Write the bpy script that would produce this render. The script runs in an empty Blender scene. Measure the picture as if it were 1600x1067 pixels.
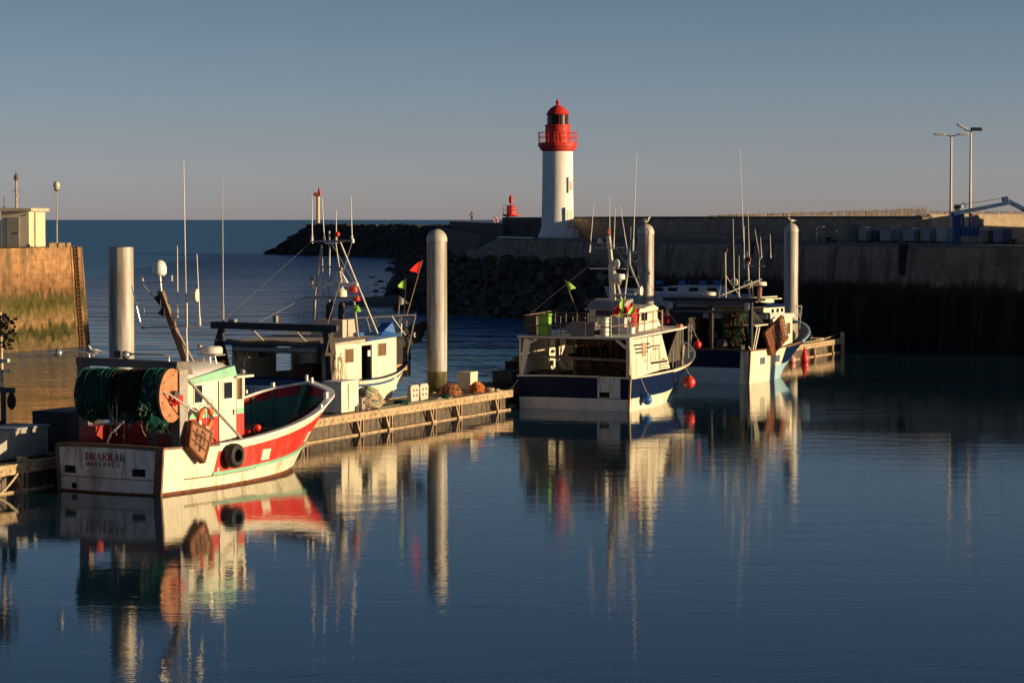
import bpy, math, random
from mathutils import Vector, Matrix, noise
R = math.radians
random.seed(7)
C = bpy.context.scene.collection
scene = bpy.context.scene

# ---------------------------------------------------------------- camera, sky, sun, exposure
cam_d = bpy.data.cameras.new('camera'); cam = bpy.data.objects.new('camera', cam_d); C.objects.link(cam)
cam.location = (0, 0, 10.0); cam.rotation_euler = (R(90 - 2.7267), 0, 0)
cam_d.sensor_width = 36; cam_d.lens = 90; cam_d.clip_start = 0.5; cam_d.clip_end = 80000
scene.camera = cam
SUN_EL, SUN_AZ = 8.0, 103.0            # azimuth clockwise from +Y (the view direction)
w = bpy.data.worlds.new('World'); scene.world = w; w.use_nodes = True
nt = w.node_tree
sky = nt.nodes.new('ShaderNodeTexSky'); sky.sky_type = 'NISHITA'; sky.sun_disc = False
sky.sun_elevation = R(SUN_EL); sky.sun_rotation = R(SUN_AZ)
sky.air_density = 0.6; sky.dust_density = 0.5; sky.ozone_density = 2.0; sky.altitude = 0
bg = nt.nodes['Background']; bg.inputs['Strength'].default_value = 0.05
# evening haze low over the sea: the sky turns warmer and greyer towards the horizon
wtc = nt.nodes.new('ShaderNodeTexCoord'); wsp = nt.nodes.new('ShaderNodeSeparateXYZ'); wcr = nt.nodes.new('ShaderNodeValToRGB'); wmx = nt.nodes.new('ShaderNodeVectorMath'); wmx.operation = 'MULTIPLY'
nt.links.new(wtc.outputs['Generated'], wsp.inputs[0]); nt.links.new(wsp.outputs[2], wcr.inputs[0])
we = wcr.color_ramp.elements; we[0].position = 0; we[0].color = (1.98, 1.62, 1.96, 1); we[1].position = .18; we[1].color = (.9, .93, 1.0, 1)
e_ = we.new(.085); e_.color = (1.25, 1.14, 1.1, 1)
e_ = we.new(.03); e_.color = (1.6, 1.34, 1.48, 1)
e_ = we.new(.6); e_.color = (.7, .7, .7, 1)
nt.links.new(sky.outputs[0], wmx.inputs[0]); nt.links.new(wcr.outputs[0], wmx.inputs[1]); nt.links.new(wmx.outputs[0], bg.inputs[0])
sun_d = bpy.data.lights.new('sun', 'SUN'); sun = bpy.data.objects.new('sun', sun_d); C.objects.link(sun)
sun_d.energy = 5.0; sun_d.angle = R(0.5); sun_d.color = (1.0, 0.735, 0.40)
sdir = Vector((math.sin(R(SUN_AZ)) * math.cos(R(SUN_EL)), math.cos(R(SUN_AZ)) * math.cos(R(SUN_EL)), math.sin(R(SUN_EL))))
sun.rotation_euler = sdir.to_track_quat('Z', 'Y').to_euler()
sun.location = sdir * 60
vs = scene.view_settings
vs.view_transform = 'Standard'; vs.look = 'None'; vs.exposure = 0.48; vs.gamma = 1; vs.use_curve_mapping = False

# ---------------------------------------------------------------- materials
MATS = {}
RUST = (.22, .085, .03); GRIME = (.12, .1, .07)
def mat(name, col, rough=.6, var=.18, scale=1.5, dirt=None, amt=0.0, dscale=1.2, streak=1.0, bump=0.0, bscale=8, metal=0.0, spec=None, runs=0, dth=(.5, .72)):
    if name in MATS: return MATS[name]
    m = bpy.data.materials.new(name); m.use_nodes = True; t = m.node_tree; N = t.nodes; L = t.links
    b = N['Principled BSDF']; b.inputs['Roughness'].default_value = rough; b.inputs['Metallic'].default_value = metal
    if spec is not None: b.inputs['Specular IOR Level'].default_value = spec
    if spec is None and rough > .75: b.inputs['Specular IOR Level'].default_value = .12
    g = N.new('ShaderNodeNewGeometry')
    n1 = N.new('ShaderNodeTexNoise'); n1.inputs['Scale'].default_value = scale; n1.inputs['Detail'].default_value = 6
    L.new(g.outputs['Position'], n1.inputs['Vector'])
    mr = N.new('ShaderNodeMapRange'); mr.inputs[1].default_value = .3; mr.inputs[2].default_value = .7
    mr.inputs[3].default_value = 1 - var; mr.inputs[4].default_value = 1 + var
    L.new(n1.outputs[0], mr.inputs[0])
    vm = N.new('ShaderNodeVectorMath'); vm.operation = 'SCALE'; vm.inputs[0].default_value = col[:3]
    L.new(mr.outputs[0], vm.inputs['Scale']); out = vm.outputs[0]
    if dirt and amt > 0:
        mp = N.new('ShaderNodeMapping'); mp.inputs['Scale'].default_value = (1, 1, streak)
        L.new(g.outputs['Position'], mp.inputs[0])
        n2 = N.new('ShaderNodeTexNoise'); n2.inputs['Scale'].default_value = dscale; n2.inputs['Detail'].default_value = 9
        n2.inputs['Roughness'].default_value = .65
        L.new(mp.outputs[0], n2.inputs['Vector'])
        r2 = N.new('ShaderNodeMapRange'); r2.inputs[1].default_value, r2.inputs[2].default_value = dth
        r2.inputs[3].default_value = 0; r2.inputs[4].default_value = amt
        L.new(n2.outputs[0], r2.inputs[0])
        mx = N.new('ShaderNodeMix'); mx.data_type = 'RGBA'
        L.new(r2.outputs[0], mx.inputs[0]); L.new(out, mx.inputs[6]); mx.inputs[7].default_value = (*dirt, 1)
        out = mx.outputs[2]
    if runs:      # rust runs and scuffs
        for sc_, lo, hi, am, cc in (((2.6, 2.6, .3), .56, .68, runs, RUST), ((7, 7, 7), .61, .7, runs * .7, (.25, .22, .18)), ((9, 9, .5), .56, .68, runs * .45, (.1, .085, .06))):
            mp = N.new('ShaderNodeMapping'); mp.inputs['Scale'].default_value = sc_; L.new(g.outputs['Position'], mp.inputs[0])
            n4 = N.new('ShaderNodeTexNoise'); n4.inputs['Scale'].default_value = 1; n4.inputs['Detail'].default_value = 7; n4.inputs['Roughness'].default_value = .6; L.new(mp.outputs[0], n4.inputs['Vector'])
            r4 = N.new('ShaderNodeMapRange'); r4.inputs[1].default_value = lo; r4.inputs[2].default_value = hi; r4.inputs[4].default_value = am; L.new(n4.outputs[0], r4.inputs[0])
            mx = N.new('ShaderNodeMix'); mx.data_type = 'RGBA'; L.new(r4.outputs[0], mx.inputs[0]); L.new(out, mx.inputs[6]); mx.inputs[7].default_value = (*cc, 1); out = mx.outputs[2]
    L.new(out, b.inputs['Base Color'])
    if bump > 0:
        n3 = N.new('ShaderNodeTexNoise'); n3.inputs['Scale'].default_value = bscale; n3.inputs['Detail'].default_value = 5
        L.new(g.outputs['Position'], n3.inputs['Vector'])
        bp = N.new('ShaderNodeBump'); bp.inputs['Strength'].default_value = 1; bp.inputs['Distance'].default_value = bump
        L.new(n3.outputs[0], bp.inputs['Height']); L.new(bp.outputs[0], b.inputs['Normal'])
    MATS[name] = m; return m

def wall_mat(name, bands, brick=False, bump=.02, var=.25, dirt=None, amt=0, brick_uv=None, NS=.45, amp=2.6):
    """stone or concrete whose colour changes with height: bands = [(z, colour), ...] bottom to top, edges broken by noise"""
    m = bpy.data.materials.new(name); m.use_nodes = True; t = m.node_tree; N = t.nodes; L = t.links
    b = N['Principled BSDF']; b.inputs['Roughness'].default_value = .95; b.inputs['Specular IOR Level'].default_value = .05
    g = N.new('ShaderNodeNewGeometry'); sp = N.new('ShaderNodeSeparateXYZ'); L.new(g.outputs['Position'], sp.inputs[0])
    mp = N.new('ShaderNodeMapping'); mp.inputs['Scale'].default_value = (1, 1, .35); L.new(g.outputs['Position'], mp.inputs[0])
    n1 = N.new('ShaderNodeTexNoise'); n1.inputs['Scale'].default_value = NS; n1.inputs['Detail'].default_value = 12; n1.inputs['Roughness'].default_value = .7
    L.new(mp.outputs[0], n1.inputs['Vector'])
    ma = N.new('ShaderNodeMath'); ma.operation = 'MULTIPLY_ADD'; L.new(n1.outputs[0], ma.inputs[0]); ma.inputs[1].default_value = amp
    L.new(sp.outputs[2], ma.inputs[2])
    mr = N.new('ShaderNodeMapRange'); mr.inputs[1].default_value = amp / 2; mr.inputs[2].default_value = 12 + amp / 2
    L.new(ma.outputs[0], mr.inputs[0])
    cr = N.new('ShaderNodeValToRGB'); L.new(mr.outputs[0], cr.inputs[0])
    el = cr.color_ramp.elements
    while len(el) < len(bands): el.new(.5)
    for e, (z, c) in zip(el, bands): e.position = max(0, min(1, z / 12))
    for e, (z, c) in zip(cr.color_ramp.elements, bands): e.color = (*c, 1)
    n2 = N.new('ShaderNodeTexNoise'); n2.inputs['Scale'].default_value = 1.7; n2.inputs['Detail'].default_value = 10; n2.inputs['Roughness'].default_value = .7
    L.new(g.outputs['Position'], n2.inputs['Vector'])
    r2 = N.new('ShaderNodeMapRange'); r2.inputs[1].default_value = .3; r2.inputs[2].default_value = .7; r2.inputs[3].default_value = 1 - var; r2.inputs[4].default_value = 1 + var
    L.new(n2.outputs[0], r2.inputs[0])
    vm = N.new('ShaderNodeVectorMath'); vm.operation = 'SCALE'; L.new(cr.outputs[0], vm.inputs[0]); L.new(r2.outputs[0], vm.inputs['Scale'])
    out = vm.outputs[0]
    if dirt:
        mp2 = N.new('ShaderNodeMapping'); mp2.inputs['Scale'].default_value = (1, 1, .12); L.new(g.outputs['Position'], mp2.inputs[0])
        n4 = N.new('ShaderNodeTexNoise'); n4.inputs['Scale'].default_value = .9; n4.inputs['Detail'].default_value = 8; L.new(mp2.outputs[0], n4.inputs['Vector'])
        r4 = N.new('ShaderNodeMapRange'); r4.inputs[1].default_value = .5; r4.inputs[2].default_value = .7; r4.inputs[4].default_value = amt; L.new(n4.outputs[0], r4.inputs[0])
        mx = N.new('ShaderNodeMix'); mx.data_type = 'RGBA'; L.new(r4.outputs[0], mx.inputs[0]); L.new(out, mx.inputs[6]); mx.inputs[7].default_value = (*dirt, 1)
        out = mx.outputs[2]
    hgt = n2.outputs[0]
    if brick:
        # brick pattern laid along the wall: u = along the wall, v = height
        dt = N.new('ShaderNodeVectorMath'); dt.operation = 'DOT_PRODUCT'; L.new(g.outputs['Position'], dt.inputs[0]); dt.inputs[1].default_value = (brick_uv[0], brick_uv[1], 0)
        cb = N.new('ShaderNodeCombineXYZ'); L.new(dt.outputs['Value'], cb.inputs[0]); L.new(sp.outputs[2], cb.inputs[1])
        bt = N.new('ShaderNodeTexBrick'); L.new(cb.outputs[0], bt.inputs['Vector']); bt.inputs['Scale'].default_value = 1
        bt.inputs['Brick Width'].default_value = brick_uv[2]; bt.inputs['Row Height'].default_value = brick_uv[3]; bt.inputs['Mortar Size'].default_value = brick_uv[4]
        bt.inputs['Color1'].default_value = (1, 1, 1, 1); bt.inputs['Color2'].default_value = (.62, .6, .58, 1); bt.inputs['Mortar'].default_value = (.32, .3, .28, 1)
        mx = N.new('ShaderNodeMix'); mx.data_type = 'RGBA'; mx.blend_type = 'MULTIPLY'; mx.inputs[0].default_value = brick_uv[5]
        L.new(out, mx.inputs[6]); L.new(bt.outputs[0], mx.inputs[7]); out = mx.outputs[2]
    L.new(out, b.inputs['Base Color'])
    bp = N.new('ShaderNodeBump'); bp.inputs['Strength'].default_value = 1; bp.inputs['Distance'].default_value = bump
    L.new(hgt, bp.inputs['Height']); L.new(bp.outputs[0], b.inputs['Normal'])
    return m

cream = mat('cream paint', (.82, .76, .60), .45, .06, 1.2, (.45, .3, .14), .4, 1.0, .35, .004, 3, runs=.65)
white = mat('white paint', (.80, .79, .76), .4, .05, 1.5, (.45, .34, .22), .4, 1.3, .4, .003, 4, runs=.5)
white2 = mat('chalky white hull paint', (.72, .71, .68), .55, .08, 2, (.2, .15, .1), .75, 1.1, .5, .004, 3, runs=.8)
red = mat('red hull paint', (.62, .03, .02), .5, .12, 2.5, (.75, .3, .25), .4, 2.2, .25, .003, 5, runs=.45)
dkred = mat('dark red paint', (.3, .012, .012), .5, .15)
green = mat('pale green paint', (.24, .52, .38), .5, .12, 3, (.3, .22, .12), .4)
dkgreen = mat('deep green bulwark paint', (.03, .16, .12), .55, .2, 2, (.1, .06, .03), .4)
navy = mat('navy hull paint', (.003, .012, .055), .45, .15, 2, (.008, .02, .045), .3, 1.5, .4, spec=.1)
midblue = mat('deep blue trim paint', (.012, .06, .2), .5, .15, runs=.2)
blue = mat('bright blue paint', (.02, .12, .42), .45, .12)
ltblue = mat('light blue hull paint', (.32, .55, .68), .45, .08, 2, (.4, .38, .33), .4, runs=.5)
brown = mat('antifouling brown', (.16, .06, .035), .8, .3, 3, (.03, .035, .015), .8, 2.5)
woodtrim = mat('brown painted timber', (.17, .085, .05), .65, .25, 3)
metal = mat('grey galvanised metal', (.34, .32, .3), .5, .2, 3, RUST, .45, 2, .5, 0, 8, .35)
dkmetal = mat('dark grey steel', (.06, .058, .06), .55, .3, 3, RUST, .35, 2.5)
alu = mat('aluminium tube', (.55, .52, .48), .35, .1, 3, GRIME, .3, 3, 1, 0, 8, .6)
rusty = mat('rusty steel', (.2, .085, .04), .8, .35, 4, (.06, .03, .02), .7, 3, 1, .006, 12)
black = mat('black rubber', (.012, .012, .013), .7, .3)
pipe = mat('brown mast paint', (.2, .13, .09), .5, .2)
glass = mat('dark window glass', (.015, .018, .02), .06, .1, spec=.6)
glassb = mat('warm tinted glass', (.16, .1, .06), .1, .3)
dark = mat('dark interior', (.02, .017, .015), .8, .4)
deckm = mat('worn deck paint', (.2, .2, .19), .8, .25, 2, GRIME, .6)
roofbeige = mat('beige roof paint', (.42, .36, .3), .7, .12, 2, GRIME, .4, 1.5)
lavender = mat('pale canvas roof', (.55, .54, .56), .6, .08, 2, GRIME, .35, 2)
pinkdisc = mat('salmon drum flange paint', (.55, .24, .13), .6, .2, 3, RUST, .7, 3, dth=(.45, .6))
redp = mat('bright red plastic', (.75, .03, .02), .4, .1)
orange = mat('orange plastic', (.8, .16, .03), .5, .12, 3, (.5, .4, .3), .3, 5)
yelgreen = mat('lime green plastic', (.2, .48, .03), .5, .12)
wood = mat('weathered timber', (.42, .31, .2), .85, .3, 3, (.1, .07, .05), .6, 2.5, 1, .006, 20)
wooddk = mat('dark wet timber', (.13, .105, .085), .8, .35, 3, (.03, .028, .02), .7, 2, .4, .008, 12)
ropem = mat('pale rope', (.5, .42, .3), .95, .3, 8)
netgreen = mat('green trawl net', (.006, .05, .043), .95, .5, 6, (.01, .02, .02), .6, 5, 1, .03, 25)
netteal = mat('teal net twine', (.014, .085, .07), .9, .4, 6, bump=.02, bscale=25)
netblack = mat('black net', (.014, .014, .013), .95, .5, 6, (.05, .04, .03), .4, 5, 1, .03, 25)
netpale = mat('pale net twine', (.4, .42, .28), .9, .4, 8)
netpink = mat('salmon net', (.5, .3, .24), .95, .3, 6, (.2, .12, .1), .6, 4, 1, .03, 20)
otter = mat('otter board timber', (.3, .13, .07), .75, .3, 3, (.1, .04, .02), .6, 2.5, 1, .01, 10)
pilem = mat('pile grey paint', (.44, .44, .43), .5, .1, .8, (.2, .15, .1), .9, 2.4, .07, .003, 4, runs=.7, dth=(.44, .62))
concrete = mat('pale concrete', (.4, .36, .3), .9, .2, 1, (.14, .12, .09), .6, .8, .3, .01, 6)
stake = mat('split chestnut stakes', (.5, .36, .22), .9, .5, 5)
greybin = mat('grey plastic tub', (.3, .33, .36), .6, .15, 2)
craneblue = mat('crane blue paint', (.008, .07, .22), .6, .25, 2, RUST, .3)

# ---------------------------------------------------------------- mesh building
def lerp(a, b, t): return a + (b - a) * t
class MB:
    def __init__(s): s.v = []; s.f = []; s.m = []
    def __bool__(s): return False      # lets a lambda chain calls with 'or'
    def add(s, vs, fs, mi=0):
        k = len(s.v); s.v += [tuple(p) for p in vs]
        for f in fs: s.f.append(tuple(i + k for i in f)); s.m.append(mi)
        return s
    def box(s, c, d, rz=0, mi=0, M=None, taper=1.0):
        x, y, z = d[0] / 2, d[1] / 2, d[2] / 2
        vs = [Vector((a * x * (taper if cc > 0 else 1), b * y * (taper if cc > 0 else 1), cc * z)) for cc in (-1, 1) for b in (-1, 1) for a in (-1, 1)]
        if M is None: M = Matrix.Rotation(rz, 3, 'Z')
        vs = [M @ q + Vector(c) for q in vs]
        return s.add(vs, [(0, 2, 3, 1), (4, 5, 7, 6), (0, 1, 5, 4), (2, 6, 7, 3), (0, 4, 6, 2), (1, 3, 7, 5)], mi)
    def box2(s, a, b, mi=0):
        return s.box([(a[i] + b[i]) / 2 for i in range(3)], [abs(b[i] - a[i]) for i in range(3)], 0, mi)
    def bar(s, p, q, w, h=None, mi=0, up=(0, 0, 1)):
        p = Vector(p); q = Vector(q); d = q - p; L = d.length
        if L < 1e-6: return s
        d.normalize(); u = Vector(up)
        if abs(d.dot(u)) > .99: u = Vector((0, 1, 0))
        x = d.cross(u).normalized(); z = x.cross(d)
        M = Matrix((x, d, z)).transposed()
        return s.box((p + q) / 2, (w, L, h or w), 0, mi, M)
    def tube(s, p, q, r, r2=None, n=8, mi=0, cap=True):
        return s.path([p, q], r, n, mi, r2, cap)
    def path(s, pts, r, n=6, mi=0, r2=None, cap=True):
        pts = [Vector(p) for p in pts]; K = len(pts); vs = []
        ref = None
        for i, p in enumerate(pts):
            d = (pts[min(i + 1, K - 1)] - pts[max(i - 1, 0)])
            if d.length < 1e-9: d = Vector((0, 0, 1))
            d.normalize()
            if ref is None: ref = Vector((0, 0, 1)) if abs(d.z) < .9 else Vector((1, 0, 0))
            x = d.cross(ref).normalized(); y = x.cross(d); ref = y
            rr = lerp(r, r if r2 is None else r2, i / max(1, K - 1))
            for k in range(n):
                a = 2 * math.pi * k / n; vs.append(p + x * rr * math.cos(a) + y * rr * math.sin(a))
        fs = [(i * n + k, i * n + (k + 1) % n, (i + 1) * n + (k + 1) % n, (i + 1) * n + k) for i in range(K - 1) for k in range(n)]
        if cap: fs += [tuple(range(n - 1, -1, -1)), tuple((K - 1) * n + k for k in range(n))]
        return s.add(vs, fs, mi)
    def lathe(s, c, prof, n=24, mi=0, axis='z', lump=0, mis=None, M=None):
        vs = []; K = len(prof)
        for j, (r, z) in enumerate(prof):
            for k in range(n):
                a = 2 * math.pi * k / n
                rr = r
                if lump: rr = r * (1 + lump * noise.noise(Vector((math.cos(a) * 2.3 + c[0], math.sin(a) * 2.3 + c[1], z * 3 + c[2]))) * 2)
                q = (rr * math.cos(a), rr * math.sin(a), z)
                if axis == 'x': q = (q[2], q[0], q[1])
                elif axis == 'y': q = (q[1], q[2], q[0])
                q = Vector(q)
                if M is not None: q = M @ q
                vs.append(q + Vector(c))
        k0 = len(s.v); s.v += [tuple(v) for v in vs]
        for j in range(K - 1):
            for k in range(n):
                s.f.append((k0 + j * n + k, k0 + j * n + (k + 1) % n, k0 + (j + 1) * n + (k + 1) % n, k0 + (j + 1) * n + k)); s.m.append(mis[j] if mis else mi)
        s.f.append(tuple(k0 + k for k in range(n - 1, -1, -1))); s.m.append(mis[0] if mis else mi)
        s.f.append(tuple(k0 + (K - 1) * n + k for k in range(n))); s.m.append(mis[-1] if mis else mi)
        return s
    def sphere(s, c, r, n=14, mi=0, sc=(1, 1, 1)):
        K = n // 2
        prof = [(math.sin(math.pi * j / K) * r + 1e-4, -math.cos(math.pi * j / K) * r) for j in range(K + 1)]
        return s.lathe(c, prof, n, mi, M=Matrix.Diagonal(sc))
    def torus(s, c, R0, r, axis='x', n=24, k=10, mi=0, mif=None, M=None):
        vs = []
        for i in range(n):
            a = 2 * math.pi * i / n
            for j in range(k):
                b = 2 * math.pi * j / k
                q = ((R0 + r * math.cos(b)) * math.cos(a), (R0 + r * math.cos(b)) * math.sin(a), r * math.sin(b))
                if axis == 'x': q = (q[2], q[0], q[1])
                elif axis == 'y': q = (q[1], q[2], q[0])
                q = Vector(q)
                if M is not None: q = M @ q
                vs.append(q + Vector(c))
        k0 = len(s.v); s.v += [tuple(v) for v in vs]
        for i in range(n):
            for j in range(k):
                s.f.append((k0 + i * k + j, k0 + ((i + 1) % n) * k + j, k0 + ((i + 1) % n) * k + (j + 1) % k, k0 + i * k + (j + 1) % k)); s.m.append(mif(i / n) if mif else mi)
        return s
    def prism(s, poly, z0, z1, mi=0, top=None, off=(0, 0)):
        """poly: list of (x, y) counter-clockwise; top: optional polygon for the top (batter)"""
        top = top or poly; n = len(poly)
        vs = [(p[0], p[1], z0) for p in poly] + [(p[0], p[1], z1) for p in top]
        fs = [(i, (i + 1) % n, n + (i + 1) % n, n + i) for i in range(n)] + [tuple(range(n - 1, -1, -1)), tuple(range(n, 2 * n))]
        return s.add(vs, fs, mi)
    def prism_x(s, poly, x0, x1, mi=0):
        """poly in (y, z), extruded along x"""
        n = len(poly)
        vs = [(x0, p[0], p[1]) for p in poly] + [(x1, p[0], p[1]) for p in poly]
        fs = [(i, (i + 1) % n, n + (i + 1) % n, n + i) for i in range(n)] + [tuple(range(n - 1, -1, -1)), tuple(range(n, 2 * n))]
        return s.add(vs, fs, mi)
    def build(s, name, mats, parent=None, smooth=True, bevel=0, ang=35, loc=None):
        me = bpy.data.meshes.new(name); me.from_pydata(s.v, [], s.f); me.validate()
        if not isinstance(mats, (list, tuple)): mats = [mats]
        for m in mats: me.materials.append(m)
        if len(me.polygons) == len(s.m): me.polygons.foreach_set('material_index', s.m)
        import bmesh
        bm = bmesh.new(); bm.from_mesh(me); bmesh.ops.recalc_face_normals(bm, faces=bm.faces); bm.to_mesh(me); bm.free()
        if smooth:
            me.polygons.foreach_set('use_smooth', [True] * len(me.polygons)); me.set_sharp_from_angle(angle=R(ang))
        me.update()
        o = bpy.data.objects.new(name, me); C.objects.link(o)
        if parent: o.parent = parent
        if loc: o.location = loc
        if bevel:
            b = o.modifiers.new('bevel', 'BEVEL'); b.width = bevel; b.segments = 2; b.limit_method = 'ANGLE'
        return o

def tag(o, label=None, cat=None, group=None, kind=None):
    if label: o['label'] = label
    if cat: o['category'] = cat
    if group: o['group'] = group
    if kind: o['kind'] = kind
    return o
def thing(name, label, cat, loc=(0, 0, 0), rz=0, group=None):
    o = bpy.data.objects.new(name, None); C.objects.link(o); o.location = loc; o.rotation_euler = (0, 0, rz); o.empty_display_size = .3
    return tag(o, label, cat, group)
def clone(root, loc=None, rz=None, label=None, group=None, scale=None):
    def rec(o, par):
        c = o.copy(); C.objects.link(c)
        if par: c.parent = par
        for ch in [k for k in bpy.data.objects if k.parent == o]: rec(ch, c)
        return c
    r = rec(root, None)
    if loc is not None: r.location = loc
    if rz is not None: r.rotation_euler = (0, 0, rz)
    if scale: r.scale = (scale,) * 3 if isinstance(scale, (int, float)) else scale
    if label: r['label'] = label
    if group: r['group'] = group
    return r
SPLIT = {'bollard', 'float', 'port_cover', 'scupper', 'stay', 'lamp', 'floodlight', 'exhaust', 'stanchion', 'corner_timber', 'deck_box', 'window', 'locker', 'fitting', 'red_panel', 'green_band', 'glazing_bar', 'bolt_hole',
 'divider', 'day_signal', 'lit_fitting', 'deck_gear', 'ring_lamp', 'notch', 'rib', 'socket', 'fender_post', 'ladder_guide', 'net_bundle', 'joint', 'winch_box', 'blue_hatch', 'wing', 'leg', 'eye', 'foot', 'door', 'hose', 'pipe_guide', 'float_box', 'radar_stay', 'plate', 'post'}
def pieces(mb):
    par = list(range(len(mb.v)))
    def find(a):
        while par[a] != a: par[a] = par[par[a]]; a = par[a]
        return a
    for f in mb.f:
        r = find(f[0])
        for i in f[1:]:
            q = find(i)
            if q != r: par[q] = r
    g = {}
    for f, m in zip(mb.f, mb.m): g.setdefault(find(f[0]), []).append((f, m))
    out = []
    for fs in g.values():
        n = MB(); ix = {}
        for f, m in fs:
            for i in f:
                if i not in ix: ix[i] = len(n.v); n.v.append(mb.v[i])
            n.f.append(tuple(ix[i] for i in f)); n.m.append(m)
        out.append(n)
    return out
def B(f, name, mats, parent=None, **k):
    """f fills an MB; kinds in SPLIT give one object per separate piece"""
    mb = MB(); f(mb)
    if name in SPLIT and parent is not None:
        return [n.build(name, mats, parent, **k) for n in pieces(mb)][0]
    return mb.build(name, mats, parent, **k)

# the harbour frame: y along the pontoon, x towards the open basin
ANG = math.atan2(.405, .914); GO = (-8.6, 115.0)
def gw(x, y, z=0):
    return (GO[0] + x * math.cos(ANG) + y * math.sin(ANG), GO[1] - x * math.sin(ANG) + y * math.cos(ANG), z)
# ---------------------------------------------------------------- water and ground
def water_mat():
    m = bpy.data.materials.new('harbour water'); m.use_nodes = True; t = m.node_tree; N = t.nodes; L = t.links
    b = N['Principled BSDF']; b.inputs['Base Color'].default_value = (.004, .016, .03, 1); b.inputs['Roughness'].default_value = .03; b.inputs['IOR'].default_value = 1.33
    g = N.new('ShaderNodeNewGeometry'); sp = N.new('ShaderNodeSeparateXYZ'); L.new(g.outputs['Position'], sp.inputs[0])
    def nz(scale, sc, det=3, rough=.5):
        mp = N.new('ShaderNodeMapping'); mp.inputs['Scale'].default_value = sc; L.new(g.outputs['Position'], mp.inputs[0])
        n = N.new('ShaderNodeTexNoise'); n.inputs['Scale'].default_value = scale; n.inputs['Detail'].default_value = det; n.inputs['Roughness'].default_value = rough
        L.new(mp.outputs[0], n.inputs['Vector']); return n.outputs[0]
    def ma(op, a, b_, c=None):
        n = N.new('ShaderNodeMath'); n.operation = op
        for i, q in enumerate((a, b_, c)):
            if q is None: continue
            if isinstance(q, (int, float)): n.inputs[i].default_value = q
            else: L.new(q, n.inputs[i])
        return n.outputs[0]
    def mrange(v, a, b_, c, d):
        n = N.new('ShaderNodeMapRange'); n.clamp = True; n.interpolation_type = 'SMOOTHSTEP'
        L.new(v, n.inputs[0])
        for i, q in enumerate((a, b_, c, d)): n.inputs[i + 1].default_value = q
        return n.outputs[0]
    far = ma('MULTIPLY', mrange(sp.outputs[1], 105, 250, 0, 1), mrange(sp.outputs[0], 0, 14, 1, 0))            # open roads beyond the pontoon are rougher
    patch = mrange(nz(.035, (.35, 1, 1), 3), .38, .62, .35, 1.5)   # cat's paws
    fine = nz(5.0, (.6, 1, 1), 3); mid = nz(.75, (.5, 1, 1), 2); big = nz(.16, (.35, 1, 1), 2)
    h = ma('ADD', ma('MULTIPLY', fine, WN[0]), ma('MULTIPLY', mid, WN[1]))
    h = ma('MULTIPLY', h, patch)
    hf = ma('ADD', ma('MULTIPLY', mid, WN[2]), ma('MULTIPLY', big, WN[3]))
    h = ma('ADD', h, ma('MULTIPLY', hf, far))
    bp = N.new('ShaderNodeBump'); bp.inputs['Strength'].default_value = 1; bp.inputs['Distance'].default_value = 1
    L.new(h, bp.inputs['Height']); L.new(bp.outputs[0], b.inputs['Normal'])
    L.new(mrange(sp.outputs[1], 180, 600, .03, .25), b.inputs['Roughness'])
    cm = N.new('ShaderNodeMix'); cm.data_type = 'RGBA'; L.new(far, cm.inputs[0]); cm.inputs[6].default_value = (.009, .034, .06, 1); cm.inputs[7].default_value = (.01, .06, .13, 1)
    L.new(cm.outputs[2], b.inputs['Base Color'])
    # diffuse blue stands in for the higher sky that far waves reflect
    df = N.new('ShaderNodeBsdfDiffuse'); df.inputs['Color'].default_value = (.045, .18, .38, 1); mxs = N.new('ShaderNodeMixShader')
    L.new(ma('MULTIPLY', far, ma('ADD', .44, ma('MULTIPLY', patch, .06))), mxs.inputs[0]); L.new(b.outputs[0], mxs.inputs[1]); L.new(df.outputs[0], mxs.inputs[2]); L.new(bp.outputs[0], df.inputs['Normal'])
    L.new(mxs.outputs[0], N['Material Output'].inputs['Surface'])
    return m
WN = (.0034, .008, .2, .85)
mb = MB()
def sheet(mb, x0, x1, y0, y1, z):
    mb.add([(x0, y0, z), (x1, y0, z), (x1, y1, z), (x0, y1, z)], [(0, 1, 2, 3)])
sheet(mb, -30000, 30000, -300, 60000, 0)
tag(mb.build('sea', water_mat(), smooth=False), 'dark blue harbour water running out to the open sea', kind='structure')
mb = MB(); sheet(mb, -30000, 30000, -300, 60000, -6)
tag(mb.build('seabed', mat('seabed mud', (.05, .045, .03), .9)), 'muddy bed under the harbour water', kind='structure')

# sand spit
mb = MB(); n = 40; vs = []; fs = []
for j in range(5):
    f = j / 4
    for i in range(n):
        a = 2 * math.pi * i / n; rr = (1 - f) * (1 + .25 * noise.noise(Vector((math.cos(a) * 2, math.sin(a) * 2, 3))))
        vs.append((-14.5 + 6.5 * rr * math.cos(a), 308 + 18 * rr * math.sin(a), -.25 + 1.05 * (1 - (1 - f) ** 2)))
for j in range(4):
    for i in range(n): fs.append((j * n + i, j * n + (i + 1) % n, (j + 1) * n + (i + 1) % n, (j + 1) * n + i))
mb.add(vs, fs); sandm = mat('wet sand', (.16, .12, .09), .8, .25, .5)
tag(mb.build('sand_spit', sandm), 'low brown sand spit at the foot of the rocks', kind='structure')

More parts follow.
